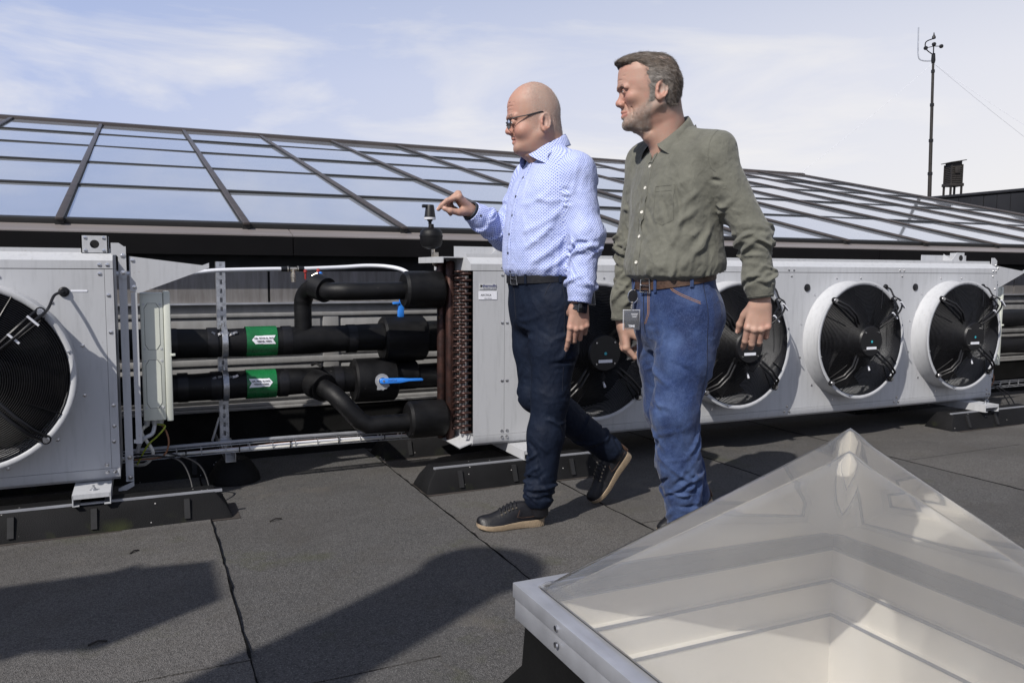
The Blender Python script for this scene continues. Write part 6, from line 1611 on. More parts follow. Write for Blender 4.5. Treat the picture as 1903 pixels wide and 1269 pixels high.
    folds += limb_folds(rs, Rh, Rk, .088, 12, .2, 1.05, .0045, .011, (.35, .9), .10); folds += limb_folds(rs, Rk, Ra, .062, 22, -.05, 1.0, .0055, .0095, (.4, 1.0), .09)
    for (a0, b0, z0, a1, b1, z1, am, wd) in ((.12, .02, .80, .07, .15, .86, .005, .010), (.118, .02, .775, .085, .14, .80, .005, .010), (.11, .02, .75, .08, .135, .755, .0045, .010), (.12, .03, .825, .05, .165, .90, .004, .010), (.115, .015, .735, .09, .12, .71, .004, .010), (.06, .16, .84, -.04, .165, .80, .003, .012)):
        folds.append(([A(a0+(a1-a0)*s, b0+(b1-b0)*s, z0+(z1-z0)*s-.008*math.sin(PI*s)) for s in np.linspace(0, 1, 7)], am, wd))
    nn = vnormals(v, q); v = v+nn*(fold_height(v, folds)+.0014*vnoise(v, 16, 8, 3))[:, None]
    dl = (v-La) @ unit(La-Lk); dr = (v-Ra) @ unit(Ra-Rk); kp = (v[:, 2] < .958)
    kp &= ~((np.linalg.norm(v-La, axis=1) < .12) & (dl > .008+.006*np.sin(v[:, 1]*60))) & ~((np.linalg.norm(v-Ra, axis=1) < .12) & (dr > .016+.005*np.sin(v[:, 1]*60)))
    v, q, _ = drop(v, q, kp); tro = finish(t, inv, 'trousers', v, q, SK['navy']); trt = bvh(v, q)
    # side seam, pocket and fly seams
    seam(tro, None, trt, [W(.012-.0*z, .4, z) for z in np.linspace(.93, .52, 24)], (0, 1, 0), SK['navythread'], .0010, 'side_seam')
    seam(tro, None, trt, [W(.03+.045*s, .4, .935-.055*s*s-.01*s) for s in np.linspace(0, 1, 10)], (0, 1, 0), SK['navythread'], .0012, 'pocket_seam')
    seam(tro, None, trt, [W(.3, .0-.004*s, .93-.15*s) for s in np.linspace(0, 1, 12)], FR @ np.array([-1, 0, 0]), SK['navythread'], .0018, 'fly_seam')
    # belt with buckle and loops
    P, N = belt_ring(trt, .926, .946, C, FR[:2, 0], .35, .03, .003, None); bl = ribbon(P, N, .031, .0032).build('belt', SK['leather'], t); bl.location = inv
    h, nn_ = snap(trt, W(.3, .020, .930), FR @ np.array([-1, 0, 0]), .006); buckle(bl, h, nn_, .044, .040)
    for b in (.085, .15):
        h, nn_ = snap(trt, W(.3, b, .935) if b < .1 else W(.02, .4, .940), (FR @ np.array([-1, 0, 0])) if b < .1 else (0, 1, 0), .0045)
        if h is not None: lp = MB().cbox(h, (.010, .004, .044), nn_.to_track_quat('Y', 'Z').to_matrix()).build('belt_loop', SK['navy'], tro)
    # shoes and socks
    shoe(t, inv, (1.108, 2.700, .0), (1.362, 2.662, .0), (0, 0, 1)); shoe(t, inv, (1.668, 2.800, .004), (1.838, 2.800, .196), (.745, 0, -.0)+np.array([0, 0, 1]).tolist() if False else (-.75, 0, .66))
    for pts in ([Ra+np.array([-.03, 0, .02]), Ra, Ra+np.array([.018, 0, -.035])], [La+np.array([.0, 0, .05]), La+np.array([.006, 0, .01]), La+np.array([0.008, 0, -.04])]):
        sk = MB().tube(pts, [.038, .038, .036], 18).build('sock', SK['leather'], t); sk.location = inv
    # ---- glasses
    glasses(t, inv, HT, o)
    # ---- watch on the left wrist, dark band on the right one
    wc = Lw+np.array([-.001, 0, -.027]); a, b, d, s, u = limb_frame(Le, wc, (0, -1, 0)); N = 30
    ring = MB().tube([wc+(s*math.cos(2*PI*k/N)*.0245+u*math.sin(2*PI*k/N)*.030)+d*0 for k in range(N)], .0022, 6, closed=True)
    for off in (-.009, -.0045, .0045, .009): ring.tube([wc+d*off+(s*math.cos(2*PI*k/N)*.0245+u*math.sin(2*PI*k/N)*.030) for k in range(N)], .0024, 6, closed=True)
    wt = ring.build('watch', SK['strap'], t); wt.location = inv; rm = Matrix((Vector(u), Vector(s), Vector(d))).transposed()
    MB().cbox(Vector(wc+s*.0255+u*.002), (.038, .011, .042), rm).build('watch_case', SK['strap'], wt, bevel=.004, seg=3); MB().cbox(Vector(wc+s*.0310+u*.002), (.032, .002, .036), rm).build('watch_face', SK['watch'], wt, bevel=.0009)
    wc = Rw+unit(Rw-Re)*.012; a, b, d, s, u = limb_frame(Re, wc, (0, -1, 0)); ring = MB()
    for off in (-.006, 0, .006): ring.tube([wc+d*off+(s*math.cos(2*PI*k/N)+u*math.sin(2*PI*k/N))*.034 for k in range(N)], .0042, 6, closed=True)
    w2 = ring.build('wristband', SK['strap'], t); w2.location = inv
    # ---- clear badge holder at the hip behind the hand
    badge(t, inv, (1.505, 2.585, .865), (.02, -1, .1), .93, None)

def disc_button(parent, p, n, r, mat):
    M3 = n.to_track_quat('Z', 'Y').to_matrix(); m = MB().lathe([(0, .0012), (r*.7, .0012), (r*.85, .0018), (r, .0012), (r, -.001)], n=14); m.v = [tuple(M3 @ Vector(q)+p) for q in m.v]; return m.build('button', mat, parent)
def buckle(parent, p, n, w, h):
    M3 = n.to_track_quat('Y', 'Z').to_matrix(); m = MB(); pts = [(-w/2, 0, -h/2), (w/2, 0, -h/2), (w/2, 0, h/2), (-w/2, 0, h/2)]
    m.tube([M3 @ Vector(q)+p for q in pts], .0032, 8, closed=True); m.tube([M3 @ Vector((w/2, .002, 0))+p, M3 @ Vector((-w/2, .004, 0))+p], .0022, 6); return m.build('buckle', M['stain'], parent)
def brows(body, T, o, v, n, L, rs, mat, cnt):
    Rm, org = T; bx, bz = o['brow']; ex, ey, ez = o['eye']
    s = np.nonzero((np.abs(L[:, 2]-(bz+.0005+.004*np.clip(1-((np.abs(L[:, 1])-.030)/.022)**2, -1, 1))) < .0042) & (np.abs(L[:, 1]) > .011) & (np.abs(L[:, 1]) < .050) & (L[:, 0] > .08))[0]
    if not len(s): return
    pk = rs.choice(s, cnt); d = np.stack([-.5+0*pk, np.sign(L[pk, 1])*.8, .25+0*pk], 1) @ Rm.T
    sv, sq = strands(v[pk], n[pk], d, .0085, .00042, 7, 2, lift=.35); obj('eyebrows', np_mesh('eyebrows', sv, sq, mat), body)
def glasses(t, inv, T, o):
    Rm, org = T; W = lambda x, y, z: Vector(Rm @ np.array([x, y, z])+org); ex, ey, ez = o['eye']; fr = MB(); g = None
    x0 = ex+.0245; rims = []
    for s in (-1, 1):
        pts = []
        for k in range(24):
            a = 2*PI*k/24; c, si = math.cos(a), math.sin(a); p = 3.2; rr = (abs(c)**p+abs(si)**p)**(-1/p); pts.append(W(x0-.0035*abs(ey+.024*rr*c-.0)/.03*1.2, s*(ey+.001+.0245*rr*c), ez-.0045+.0165*rr*si-.002*c))
        rims.append(pts); fr.tube(pts, .0014, 6, closed=True)
    fr.tube([W(x0, -.008, ez+.004), W(x0+.003, 0, ez+.006), W(x0, .008, ez+.004)], .0014, 6)
    g = fr.build('glasses', M['blackplastic'], t); g.location = inv
    for pts in rims:
        c = sum(pts, Vector())/len(pts); MB().add([c]+pts, [(0, 1+k, 1+(k+1) % 24) for k in range(24)], True).build('lens', SK['lens'], g)
    for s in (-1, 1):
        MB().tube(smooth_path([W(x0-.004, s*.055, ez+.005), W(x0-.02, s*.065, ez+.011), W(.055, s*.0735, ez+.018), W(.012, s*.0755, ez+.026), W(.002, s*.0735, ez+.024), W(-.008, s*.0690, ez+.016)], 4), [.0021]*8+[.0028]*13, 6).build('temple', M['blackplastic'], g)
        MB().tube([W(x0-.002, s*.010, ez-.002), W(x0-.010, s*.012, ez-.008)], .0018, 5).build('nose_pad', M['stain'], g)
def badge(t, inv, p, n, S, lan):
    n = Vector(n).normalized(); M3 = n.to_track_quat('Y', 'Z').to_matrix(); p = Vector(p); w, h = .056*S, .066*S
    b = MB().cbox(p, (w, .004, h), M3).build('badge_holder', M['acrylic'], t, bevel=.0012); b.location = inv
    fr = MB(); c4 = [p+M3 @ Vector((x*w/2, 0, z*h/2)) for x, z in ((-1, -1), (1, -1), (1, 1), (-1, 1))]; fr.tube(c4, .0016, 6, closed=True); fr.build('badge_rim', M['pvc'], b)
    MB().cbox(p+M3 @ Vector((0, -.0005, 0)), (w*.86, .0012, h*.86), M3).build('badge_card', SK['card'], b)
    m = MB()
    for z, ww in ((.30, .6), (.22, .5), (.14, .35)): m.cbox(p+M3 @ Vector((-.01*S, .0023, h*z)), (w*ww*.7, .0004, h*.025), M3)
    m.build('badge_print', M['pvc'], b)
    return b, M3
SK['card'] = plain('dark blue grey card', (.055, .065, .10), .35)

# ---------------------------------------------------------------- man in the olive shirt
def man_two():
    rs = np.random.RandomState(23); C = np.array([1.645, 2.27, 0]); inv = Vector((-1.645, -2.27, 0))
    t = person('person', 'grey bearded man in olive shirt and blue jeans with a badge on his belt', (1.645, 2.27, 0))
    FR = frame(0); TT = (FR, C); W = lambda a, b, z: FR @ np.array([a, b, z])+C
    Ls, Le, Lw = np.array([1.688, 2.085, 1.345]), np.array([1.765, 2.005, 1.070]), np.array([1.782, 1.985, .885])
    Rs, Re, Rw = np.array([1.640, 2.445, 1.340]), np.array([1.622, 2.490, 1.060]), np.array([1.590, 2.485, .785])
    Lh, Lk, La = np.array([1.675, 2.185, .84]), np.array([1.590, 2.160, .495]), np.array([1.652, 2.175, .085])
    Rh, Rk, Ra = np.array([1.675, 2.355, .84]), np.array([1.690, 2.350, .475]), np.array([1.830, 2.345, .120])
    HT = (frame(R(32), R(-3), R(0)), np.array([1.576, 2.258, 1.550]))
    o = dict(chin=(.128, -.121), cheek=(.098, .041, -.030), cheek_r=(.021, .018, .017), brow=(.1575, .001), eye=(.1255, .031, -.011), nasion=(.1465, -.014), tip=(.1605, -.048), mouth=(.1345, -.083, .0024), slit=.0026, ear=(.0, .0765, -.012), smile=.002, pf=2.0)
    lv = [(-.139, .086, .050, .026), (-.130, .104, .020, .039), (-.115, .113, -.005, .047), (-.10, .116, -.030, .0525), (-.083, .122, -.046, .058), (-.06, .128, -.055, .0635), (-.04, .134, -.061, .068), (-.018, .141, -.066, .072), (.0, .153, -.069, .0755), (.025, .1605, -.071, .0775), (.055, .160, -.066, .0775), (.080, .152, -.056, .073), (.10, .130, -.043, .0635), (.113, .092, -.022, .047), (.120, .062, .0, .026)]
    o, lv = scaled(o, lv, (.89, .93, .955), .86)
    F = Field(np.arange(1.38, 1.95, .0026), np.arange(1.90, 2.58, .0026), steps((-.01, .60, .010), (.60, .91, .0025), (.91, 1.30, .010), (1.30, 1.36, .006), (1.36, 1.69, .0023)))
    F.loft(TT, [(.80, .085, -.09, .125), (.95, .09, -.09, .135), (1.10, .095, -.095, .145), (1.27, .085, -.10, .165), (1.35, .05, -.08, .13), (1.40, .03, -.06, .06)], .02)
    W1 = head(F, HT, lv, o, np.array([1.616, 2.27, 1.355]), (.051, .058))
    F.cone(W1(.060, 0, -.125), W1(.030, 0, -.150), .014, .024, .03); F.cone(W1(-.036, 0, -.03), np.array([1.655, 2.27, 1.40]), .032, .04, .02)
    F.cone(W1(.03, .036, -.06), np.array([1.585, 2.245, 1.36]), .010, .010, .015); F.ell(np.array([1.568, 2.268, 1.388]), (.012, .011, .015), .02)
    F.chain([Ls, Le, Lw], [.045, .030, .025], .012); F.chain([Rs, Re, Rw], [.045, .030, .025], .012)
    F.chain([Lh, Lk, La], [.075, .048, .032], .02); F.chain([Rh, Rk, Ra], [.075, .048, .032], .02); F.cone(La, La+np.array([-.03, 0, -.060]), .018, .008, .004); F.cone(Ra, Ra+np.array([-.05, 0, -.07]), .022, .008, .008)
    nails = []
    hand(F, Lw+np.array([.0, -.002, -.018]), (-.10, .04, -1), (-.62, -.80, 0), (-.80, .62, 0), 1.0, curl=((20, 30, 18), (24, 40, 26), (28, 46, 30), (32, 48, 30)), spread=(2, 0, -2, -4), thumb=(34, 16, 10, 24), nails=nails)
    hand(F, Rw+np.array([-.002, 0, -.014]), (.12, -.05, -1), (-.90, .30, -.1), (-.25, -.95, 0), 1.0, curl=((36, 44, 28), (42, 50, 30), (46, 52, 30), (48, 52, 30)), spread=(3, 0, -2, -4), thumb=(16, 14, 12, 40), nails=nails)
    v, q = F.mesh(); v = relax(v, q, 1, .35)
    def hl(x, y, z): return np.clip((.055-x+.5*np.clip(z-.06, 0, .1))/.02, 0, 1)*np.clip((z+.085)/.02, 0, 1)*(np.abs(y) < .079)*np.clip((.085-z)/.01, .75, 1)*.8
    col, bw, hw, L = skin_tint(v, HT, o, (.37, .236, .182), (.40, .176, .132), .62, hl, (.26, .215, .18))
    body = finish(t, inv, 'body', v, q, SK['skin'], col); n = vnormals(v, q); Rm = HT[0]
    ok = np.nonzero(bw > .03)[0]; pk = rs.choice(ok, 8500, p=(bw[ok]**1.6)/np.sum(bw[ok]**1.6)); d = np.tile(Rm @ np.array([.25, 0, -1.]), (len(pk), 1)); sv, sq = strands(v[pk], n[pk], d, .0040, .00021, 9, 2, lift=.42)
    finish(t, inv, 'beard', sv, sq, SK['beard'])
    eye_parts(body, HT, o, (1, 0, .0)); brows(body, HT, o, v, n, L, rs, SK['hair'], 90); nail_mesh(nails).build('nails', SK['nail'], body)
    # ---- hair: a cap with combed strands over it
    H = Field(np.arange(1.34, 1.72, .003), np.arange(2.13, 2.42, .003), np.arange(1.40, 1.69, .003))
    hv = [(-.055, .09, -.069, .070), (-.04, .10, -.0725, .0738), (-.018, .10, -.0765, .0768), (.0, .10, -.0795, .0788), (.025, .10, -.0805, .0812), (.05, .10, -.0755, .083), (.070, .118, -.066, .079), (.088, .160, -.057, .074), (.104, .156, -.045, .064), (.118, .128, -.028, .050), (.127, .092, -.006, .030)]
    hv = scaled(o, hv, (.89, .93, .925), .87)[1]
    H.loft(HT, hv, .01, pf=2.6, pb=2.2)
    H.cone(W1(.150, -.03, .084), W1(.150, .03, .084), .012, .012, .012); H.ell(W1(.162, .012, .086), (.014, .022, .008), .010)
    # clear the forehead, the ears and the nape
    H.ell(W1(.216, 0, .034), (.060, .12, .056), .008, 's'); H.ell(W1(.132, .098, .044), (.060, .040, .060), .008, 's'); H.ell(W1(.132, -.098, .044), (.060, .040, .060), .008, 's')
    H.ell(W1(.088, .09, -.03), (.045, .05, .050), .01, 's'); H.ell(W1(.088, -.09, -.03), (.045, .05, .050), .01, 's')
    for s in (-1, 1): H.ell(W1(.004, s*.086, -.020), (.022, .016, .036), .006, 's')
    hv_, hq_ = H.mesh(); hn = vnormals(hv_, hq_); HL = ((hv_-HT[1]) @ Rm)/np.array(o['K'])
    hv_ = hv_+hn*(.0022*vnoise(np.stack([HL[:, 0]*.35, HL[:, 1]*1.6, HL[:, 2]*.8], 1), 150, 5, 3))[:, None]
    grey = (HL[:, 2] < .066+.012*vnoise(hv_, 60, 2, 2)) & (np.abs(HL[:, 1]) > .040) & (HL[:, 0] > -.045)
    gw = np.clip((.075-HL[:, 2])/.045, 0, 1)*np.clip((np.abs(HL[:, 1])-.030)/.03, 0, 1)*np.clip((HL[:, 0]+.06)/.07, 0, 1)
    hc = (np.array([.080, .063, .050])*(1-gw[:, None])+np.array([.20, .182, .165])*gw[:, None])*(1+.55*vnoise(np.stack([HL[:, 0]*.35, HL[:, 1]*1.6, HL[:, 2]], 1), 190, 6, 3))[:, None]
    cap = finish(t, inv, 'hair', hv_, hq_, SK['haircap'], hc)
    def comb(Lp):
        d = np.stack([-np.ones(len(Lp)), .25*np.sign(Lp[:, 1])+0*Lp[:, 0], -.15-4.5*np.clip(-Lp[:, 0]+.01, 0, .2)-2.2*np.clip(.06-Lp[:, 2], 0, .1)*(np.abs(Lp[:, 1]) > .05)*4], 1)
        fr = np.clip((Lp[:, 0]-.09)/.06, 0, 1)[:, None]; d = d*(1-fr)+fr*np.stack([-.5+0*Lp[:, 0], .35+0*Lp[:, 0], .30+0*Lp[:, 0]], 1); return d/np.linalg.norm(d, axis=1, keepdims=True)
    pk = rs.choice(len(hv_), 19000); isg = rs.uniform(0, 1, len(pk)) < .18+.55*gw[pk]
    for sel, mat, nm in ((isg, SK['hairgrey'], 'grey_hair'), (~isg, SK['hair'], 'brown_hair')):
        p_ = pk[sel]; d = comb(HL[p_]) @ Rm.T
        sv, sq = strands(hv_[p_]-hn[p_]*.0006, hn[p_], d, .017, .00032, 3, 3, .12, .13); obj(nm, np_mesh(nm, sv, sq, mat), cap)
    # ---- shirt
    G = Field(np.arange(1.46, 1.90, .0036), np.arange(1.88, 2.60, .0036), np.arange(.72, 1.50, .0036))
    sl = [(.90, .104, -.112, .146), (.930, .114, -.124, .158), (.948, .138, -.150, .178), (.985, .146, -.156, .184), (1.03, .140, -.148, .180), (1.10, .130, -.138, .178), (1.18, .122, -.136, .184), (1.26, .110, -.136, .194), (1.31, .096, -.132, .196), (1.35, .082, -.112, .172), (1.385, .072, -.090, .112), (1.41, .066, -.074, .080), (1.45, .060, -.064, .064)]
    G.loft(TT, sl, .01, pf=2.2, pb=2.4)
    for sg, J in ((-1, Ls), (1, Rs)): G.cone(np.array([1.640, 2.27+sg*.052, 1.400]), J+np.array([0, -sg*.012, .004]), .036, .058, .03)
    G.chain([Ls+np.array([-.010, .02, -.014]), Le, Lw], [.066, .051, .039], .035); G.chain([Rs+np.array([0, -.02, 0]), Re, Rw], [.070, .052, .040], .035)
    G.ell(Lw+(Le-Lw)*.30, (.048, .047, .05), .03); G.ell(Rw+(Re-Rw)*.26, (.049, .049, .05), .03)
    v, q = G.mesh(); v = relax(v, q, 2)
    folds = limb_folds(rs, Ls, Le, .070, 26, .2, 1.05, .0060, .0095, (.4, 1.2), .22); folds += limb_folds(rs, Le, Lw, .056, 34, -.15, .80, .0075, .0085, (.5, 1.4), .12)
    folds += limb_folds(rs, Rs, Re, .068, 24, .2, 1.05, .0062, .0095, (.4, 1.2), .2); folds += limb_folds(rs, Re, Rw, .055, 30, -.1, .82, .0078, .0085, (.5, 1.4), .11)
    for (a0, b0, z0, a1, b1, z1, am, wd) in ((.03, .185, 1.22, .115, .07, 1.13, .005, .011), (.04, .18, 1.16, .125, .05, 1.06, .006, .012), (.02, .19, 1.10, .13, .05, 1.0, .006, .011), (.0, .185, 1.05, .12, .10, .975, .006, .011), (-.03, .19, 1.12, .07, .155, .98, .006, .012), (.09, .10, 1.20, .105, .06, 1.09, .0045, .010), (.08, .12, 1.13, .12, .07, 1.02, .005, .010), (.06, .15, 1.19, .085, .13, 1.05, .005, .010), (.1, -.02, 1.15, .13, -.04, 1.02, .004, .010), (.1, .06, 1.26, .115, .03, 1.18, .003, .011), (.05, .14, 1.27, .10, .06, 1.24, .0035, .010)):
        folds.append(([W(a0+(a1-a0)*s, b0+(b1-b0)*s, z0+(z1-z0)*s-.012*math.sin(PI*s)) for s in np.linspace(0, 1, 7)], am*1.7, wd))
    for k in range(46):
        b = rs.uniform(-PI*.8, PI*.8); zz = rs.uniform(.915, .95); ln = rs.uniform(.03, .12); P = [W(.142*math.cos(b+.10*s), .176*math.sin(b+.10*s), zz+ln*s) for s in np.linspace(0, 1, 5)]; folds.append((P, rs.uniform(-.005, .006), rs.uniform(.006, .011)))
    for k in range(46):
        a = rs.uniform(-.55, .9); z = rs.uniform(.97, 1.27); ln = rs.uniform(.025, .07); sl_ = rs.normal(-.9, .5)
        folds.append(([W(.125*math.cos(a+s*ln*2.4), .185*math.sin(a+s*ln*2.4), z+ln*s*sl_) for s in np.linspace(-1, 1, 5)], rs.uniform(.0018, .0045)*rs.choice([1, -1]), rs.uniform(.006, .010)))
    nn = vnormals(v, q); v = v+nn*(fold_height(v, folds)+.0026*vnoise(v, 20, 14, 3))[:, None]
    kp = (v[:, 2] > .941+.20*(v[:, 0]-1.645)) | (segdist(v, Le, Lw) < .075) | (segdist(v, Re, Rw) < .078)
    kp &= ~((np.linalg.norm(v-Lw, axis=1) < .09) & ((v-Lw) @ unit(Lw-Le) > .006)) & ~((np.linalg.norm(v-Rw, axis=1) < .09) & ((v-Rw) @ unit(Rw-Re) > .006))
    kp &= ~((v[:, 2] > 1.396-.34*(1.640-v[:, 0])) & (np.hypot(v[:, 0]-1.622, v[:, 1]-2.27) < .086))
    # open neck: a narrow V in front
    Lv = (v-C) @ FR; kp &= ~((Lv[:, 0] > .02) & (v[:, 2] > 1.315) & (np.abs(Lv[:, 1]) < (v[:, 2]-1.322)*.36))
    v, q, _ = drop(v, q, kp); shirt = finish(t, inv, 'shirt', v, q, SK['olive']); tr = bvh(v, q)
    cv, cq = collar((.026, 0), .063, .062, 1.478, 1.372, (.042, .058), (.022, .040), R(22), .95, TT); finish(shirt, None, 'collar', cv, cq, SK['olive'])
    for (w_, e_, rr) in ((Lw, Le, .0395), (Rw, Re, .0405)):
        dd = unit(w_-e_); a, b, d, s, u = limb_frame(w_-dd*.052, w_+dd*.006, (0, -1, 0)); N = 40; vv = []
        for r_, h in ((rr*1.02, 0), (rr*1.085, .003), (rr*1.06, .03), (rr*1.03, .055), (rr*.98, .059), (rr*.92, .055), (rr*.88, .03)):
            for k in range(N): an = 2*PI*k/N; vv.append(a+d*h+(s*math.cos(an)+u*math.sin(an)*.98)*r_*(1+.012*math.sin(3*an+h*60)))
        qq = np.array([(N*i+k, N*i+(k+1) % N, N*i+N+(k+1) % N, N*i+N+k) for i in range(6) for k in range(N)]); cf = finish(shirt, None, 'cuff', np.array(vv), qq, SK['olive'])
        for h in (.006, .052): MB().tube([a+d*h+(s*math.cos(2*PI*k/N)+u*math.sin(2*PI*k/N)*.98)*rr*1.085 for k in range(N)], .0009, 4, closed=True).build('cuff_stitching', SK['thread'], cf)
    FX = Vector(FR @ np.array([-1, 0, 0]))
    P, N = surf_path(tr, [W(.3, .003, z) for z in np.linspace(1.312, .925, 32)], FX, -.0004)
    for _ in range(3): P = [P[0]]+[(P[i-1]+2*P[i]+P[i+1])/4 for i in range(1, len(P)-1)]+[P[-1]]
    pk = ribbon(P, N, .030, .0020).build('placket', SK['olive'], shirt)
    for s in (-1, 1): MB().tube([p+n_*.0016+Vector((0, s*.0125, 0)) for p, n_ in zip(P, N)], .0008, 4).build('placket_stitching', SK['thread'], pk)
    for z in (1.306, 1.235, 1.155, 1.075, .990):
        h, nn_ = snap(tr, W(.3, .003, z), FX, .0018)
        if h is not None: disc_button(shirt, h, nn_, .0056, SK['button'])
    for sg in (-1, 1):
        Pv, Nv = surf_path(tr, [W(.3, sg*(.003+(z-1.322)*.36+.0035), z) for z in np.linspace(1.318, 1.378, 10)], FX, .0005)
        if len(Pv) > 2: ribbon(Pv, Nv, .012, .0024).build('neck_edge', SK['olive'], shirt)
    # chest pocket, armhole, yoke and side seams
    PD = Vector(FR @ np.array([-1, -.25, 0])); B = lambda b, z: W(.3, b+.06, z)
    pc = [B(.045, 1.235), B(.120, 1.235), B(.120, 1.125), B(.083, 1.108), B(.045, 1.125), B(.045, 1.235)]; pp = []
    for a, b in zip(pc[:-1], pc[1:]): pp += lerp(a, b, 7)[:-1]
    seam(shirt, None, tr, pp+[pc[-1]], PD, SK['thread'], .0009, 'chest_pocket'); seam(shirt, None, tr, lerp(B(.045, 1.218), B(.120, 1.218), 10), PD, SK['thread'], .0007, 'chest_pocket')
    c0 = np.array(Ls)+np.array([-.0, .045, -.025]); dv = unit(np.array([.12, -1, .10]))
    seam(shirt, None, tr, [c0+dv*.3+np.array([.075*math.cos(a), -.0+.010*math.sin(a), .082*math.sin(a)]) for a in np.linspace(1.9, 3.9, 18)], -dv, SK['thread'], .0010, 'armhole_seam')
    
    # ---- jeans
    G = Field(np.arange(1.46, 1.95, .0046), np.arange(2.02, 2.52, .0046), np.arange(.05, 1.03, .0046))
    G.loft(TT, [(.69, .07, -.10, .10), (.75, .100, -.126, .148), (.81, .108, -.140, .164), (.87, .110, -.136, .163), (.92, .112, -.126, .158), (1.0, .113, -.122, .157)], .02, pf=2.2, pb=2.2)
    G.chain([Lh+np.array([0, 0, -.03]), Lh+(Lk-Lh)*.5, Lk, Lk+(La-Lk)*.4, La+np.array([.004, 0, .03])], [.106, .092, .074, .070, .060], .03)
    G.chain([Rh+np.array([0, 0, -.03]), Rh+(Rk-Rh)*.5, Rk, Rk+(Ra-Rk)*.4, Ra+np.array([-.01, 0, .03])], [.104, .090, .072, .068, .058], .03)
    v, q = G.mesh(); v = relax(v, q, 2)
    folds = limb_folds(rs, Lh, Lk, .090, 18, .1, 1.05, .0048, .0105, (.35, .9), .12); folds += limb_folds(rs, Lk, La, .068, 36, -.14, .7, .0060, .0095, (.4, 1.0), .09); folds += limb_folds(rs, Lk, La, .064, 14, .6, 1.0, .006, .010, (.4, 1.0), .06)
    folds += limb_folds(rs, Rh, Rk, .088, 14, .1, 1.0, .0045, .011, (.35, .9), .12); folds += limb_folds(rs, Rk, Ra, .066, 18, -.1, 1, .0055, .0095, (.4, 1), .09)
    for (a0, b0, z0, a1, b1, z1, am, wd) in ((.10, .02, .79, .06, .14, .845, .0055, .010), (.10, .02, .765, .07, .13, .79, .005, .010), (.10, -.02, .79, .07, -.12, .83, .004, .010), (.10, .02, .815, .03, .16, .895, .0045, .010), (.09, .02, .74, .08, .12, .735, .005, .010), (.03, .16, .79, -.07, .15, .74, .004, .011), (.05, .155, .745, -.03, .155, .69, .004, .011)):
        folds.append(([W(a0+(a1-a0)*s, b0+(b1-b0)*s, z0+(z1-z0)*s-.008*math.sin(PI*s)) for s in np.linspace(0, 1, 7)], am, wd))
    nn = vnormals(v, q); v = v+nn*(fold_height(v, folds)+.0016*vnoise(v, 16, 21, 3))[:, None]
    kp = v[:, 2] < .955+.20*(v[:, 0]-1.645); kp &= ~((np.linalg.norm(v-La, axis=1) < .12) & ((v-La) @ unit(La-Lk) > .02)) & ~((np.linalg.norm(v-Ra, axis=1) < .12) & ((v-Ra) @ unit(Ra-Rk) > .02))
    v, q, _ = drop(v, q, kp); tro = finish(t, inv, 'jeans', v, q, SK['denim']); trt = bvh(v, q); DY = Vector((0, 1, 0))
    seam(tro, None, trt, [W(-.012+.02*(.93-z), .4, z) for z in np.linspace(.925, .55, 24)], DY, SK['navythread'], .0010, 'side_seam')
    for off in (0, .006): seam(tro, None, trt, [W(.085-.075*s, .4, .918-.055*s**.6*(1-.0*s)-off) for s in np.linspace(0, 1, 12)], DY, SK['stitch'], .0009, 'pocket_stitching')
    for off in (0, .007): seam(tro, None, trt, [W(.3, .022+off-.02*max(0, s-.75)*4, .915-.13*s) for s in np.linspace(0, 1, 14)], FX, SK['stitch'], .0009, 'fly_stitching')
    seam(tro, None, trt, [W(.3, .0, .915-.16*s) for s in np.linspace(0, 1, 14)], FX, SK['navythread'], .0016, 'fly_seam')
    # back pocket with its stitching stands a little off the seat
    pts = [(-.055, .885), (-.150, .880), (-.150, .775), (-.105, .755), (-.060, .778)]; h5 = [snap(trt, W(a, .4, z), DY, .003)[0] for a, z in pts]
    if all(h is not None for h in h5):
        mb = MB(); n_ = len(h5); mb.add(h5+[h+Vector((0, .004, 0)) for h in h5], [list(range(n_)), list(range(n_, 2*n_))[::-1]]+[(i, (i+1) % n_, n_+(i+1) % n_, n_+i) for i in range(n_)]); mb.build('back_pocket', SK['denim'], tro)
        MB().tube([h+Vector((0, -.0012, -.006)) for h in h5[:2]], .0009, 4).build('pocket_stitching', SK['stitch'], tro)
    P, N = belt_ring(trt, .914, .966, C, FR[:2, 0], .35, .03, .003, None); bl = ribbon(P, N, .036, .0036).build('belt', SK['brownleather'], t); bl.location = inv
    h, nn_ = snap(trt, W(.3, .018, .914), FX, .007); buckle(bl, h, nn_, .048, .046)
    hl_ = MB()
    for k in range(2, 20):
        i = int(len(P)*(k*.022)); 
        if i < len(P): hl_.cbox(P[i]+N[i]*.0036, (.003, .001, .003))
    hl_.build('belt_holes', SK['leather'], bl, kind='stuff')
    for a, b in ((.3, .060), (.03, .4), (.3, -.075)):
        h, nn_ = snap(trt, W(a, b, .918 if a == .3 else .937), FX if a == .3 else DY, .0052)
        if h is not None: MB().cbox(h, (.011, .004, .052), nn_.to_track_quat('Y', 'Z').to_matrix()).build('belt_loop', SK['denim'], tro)
    shoe(t, inv, (1.42, 2.18, .0), (1.685, 2.175, .0), (0, 0, 1)); shoe(t, inv, (1.68, 2.34, .004), (1.90, 2.345, .105), (-.42, 0, .9))
    # ---- yoyo reel and clear badge hanging from the belt at the front
    p0, n0 = snap(trt, W(.3, -.062, .915), FX, .004); nb = Vector((-.62, -.78, 0)).normalized()
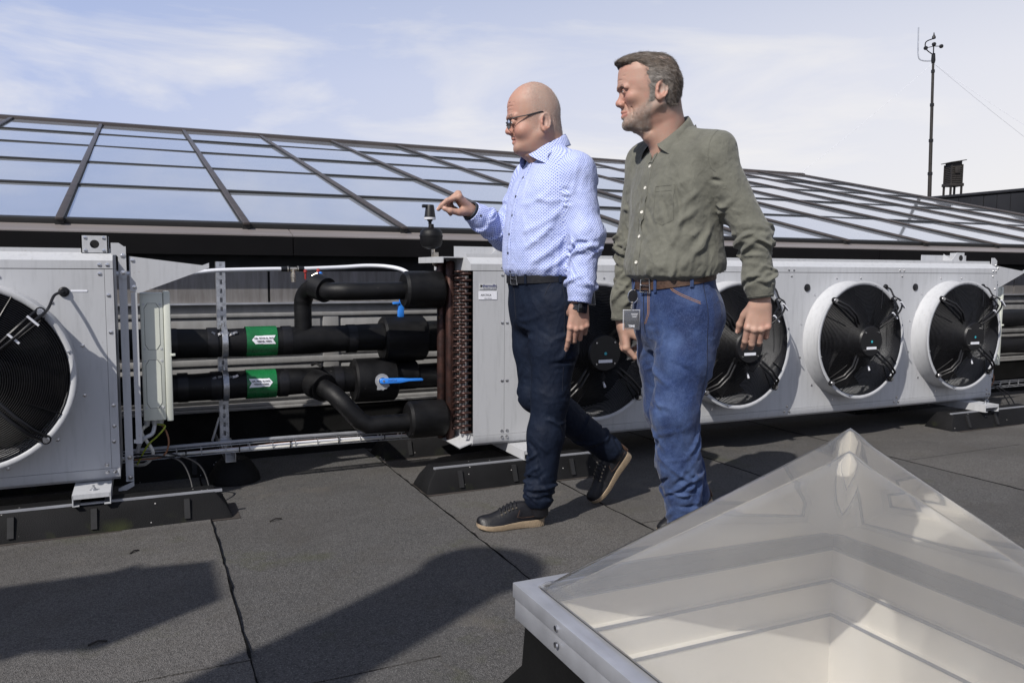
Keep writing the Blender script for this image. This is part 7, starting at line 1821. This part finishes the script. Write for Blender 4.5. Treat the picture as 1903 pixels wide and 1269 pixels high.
    bp = p0+Vector((-.028, -.03, -.118)); b, M3 = badge(t, inv, bp, (-.35, -1, .05), 1.0, None)
    rl = MB(); m3 = Vector((-.5, -1, 0)).to_track_quat('Z', 'Y').to_matrix(); rc = p0+Vector((-.012, -.012, -.040)); q_ = MB().lathe([(0, -.004), (.015, -.004), (.0165, 0), (.015, .004), (0, .005)], n=20); q_.v = [tuple(m3 @ Vector(x)+rc) for x in q_.v]
    q_.v = [(x, y, rc.z+(z-rc.z)*1.35) for x, y, z in q_.v]; rr = q_.build('badge_reel', M['blackplastic'], b)
    q_ = MB(); q_.tube([rc+m3 @ Vector((.0165*math.cos(2*PI*k/20), .0165*1.35*math.sin(2*PI*k/20), .001)) for k in range(20)], .0018, 6, closed=True); q_.build('reel_ring', M['stain'], rr)
    MB().tube([p0+Vector((0, -.004, .01)), rc+Vector((0, 0, .02))], .003, 6).build('reel_strap', SK['denim'], rr)
    MB().tube(smooth_path([rc+Vector((0, -.003, -.02)), rc+Vector((-.008, -.01, -.045)), bp+M3 @ Vector((0, 0, .045)), bp+M3 @ Vector((0, 0, .030))], 4), .0030, 6).build('badge_strap', M['acrylic'], rr)
    for k in range(3): MB().lathe([(.0035, -.003), (.004, 0), (.0035, .003)], rc.lerp(bp+M3 @ Vector((0, 0, .033)), .45+.2*k), n=8).build('snap_fastener', M['brass'], rr)
    text('badge_word', 'TIME', .0105, M['pvc'], b, bp+M3 @ Vector((0, .0032, -.022)), (M3 @ Matrix(((-1,0,0),(0,0,1),(0,1,0))).to_3x3()).to_euler() if False else Euler((PI/2, 0, R(-19))), bold=.0004)
man_one()
man_two()
# lettering becomes plain mesh objects
def letters_to_mesh():
    dg = bpy.context.evaluated_depsgraph_get()
    for o in [o for o in bpy.data.objects if o.type == 'FONT']:
        me = bpy.data.meshes.new_from_object(o.evaluated_get(dg)); n = bpy.data.objects.new(o.name, me); nm = o.name; COL.objects.link(n); n.parent = o.parent; n.matrix_local = o.matrix_local.copy()
        bpy.data.objects.remove(o); n.name = nm
letters_to_mesh()
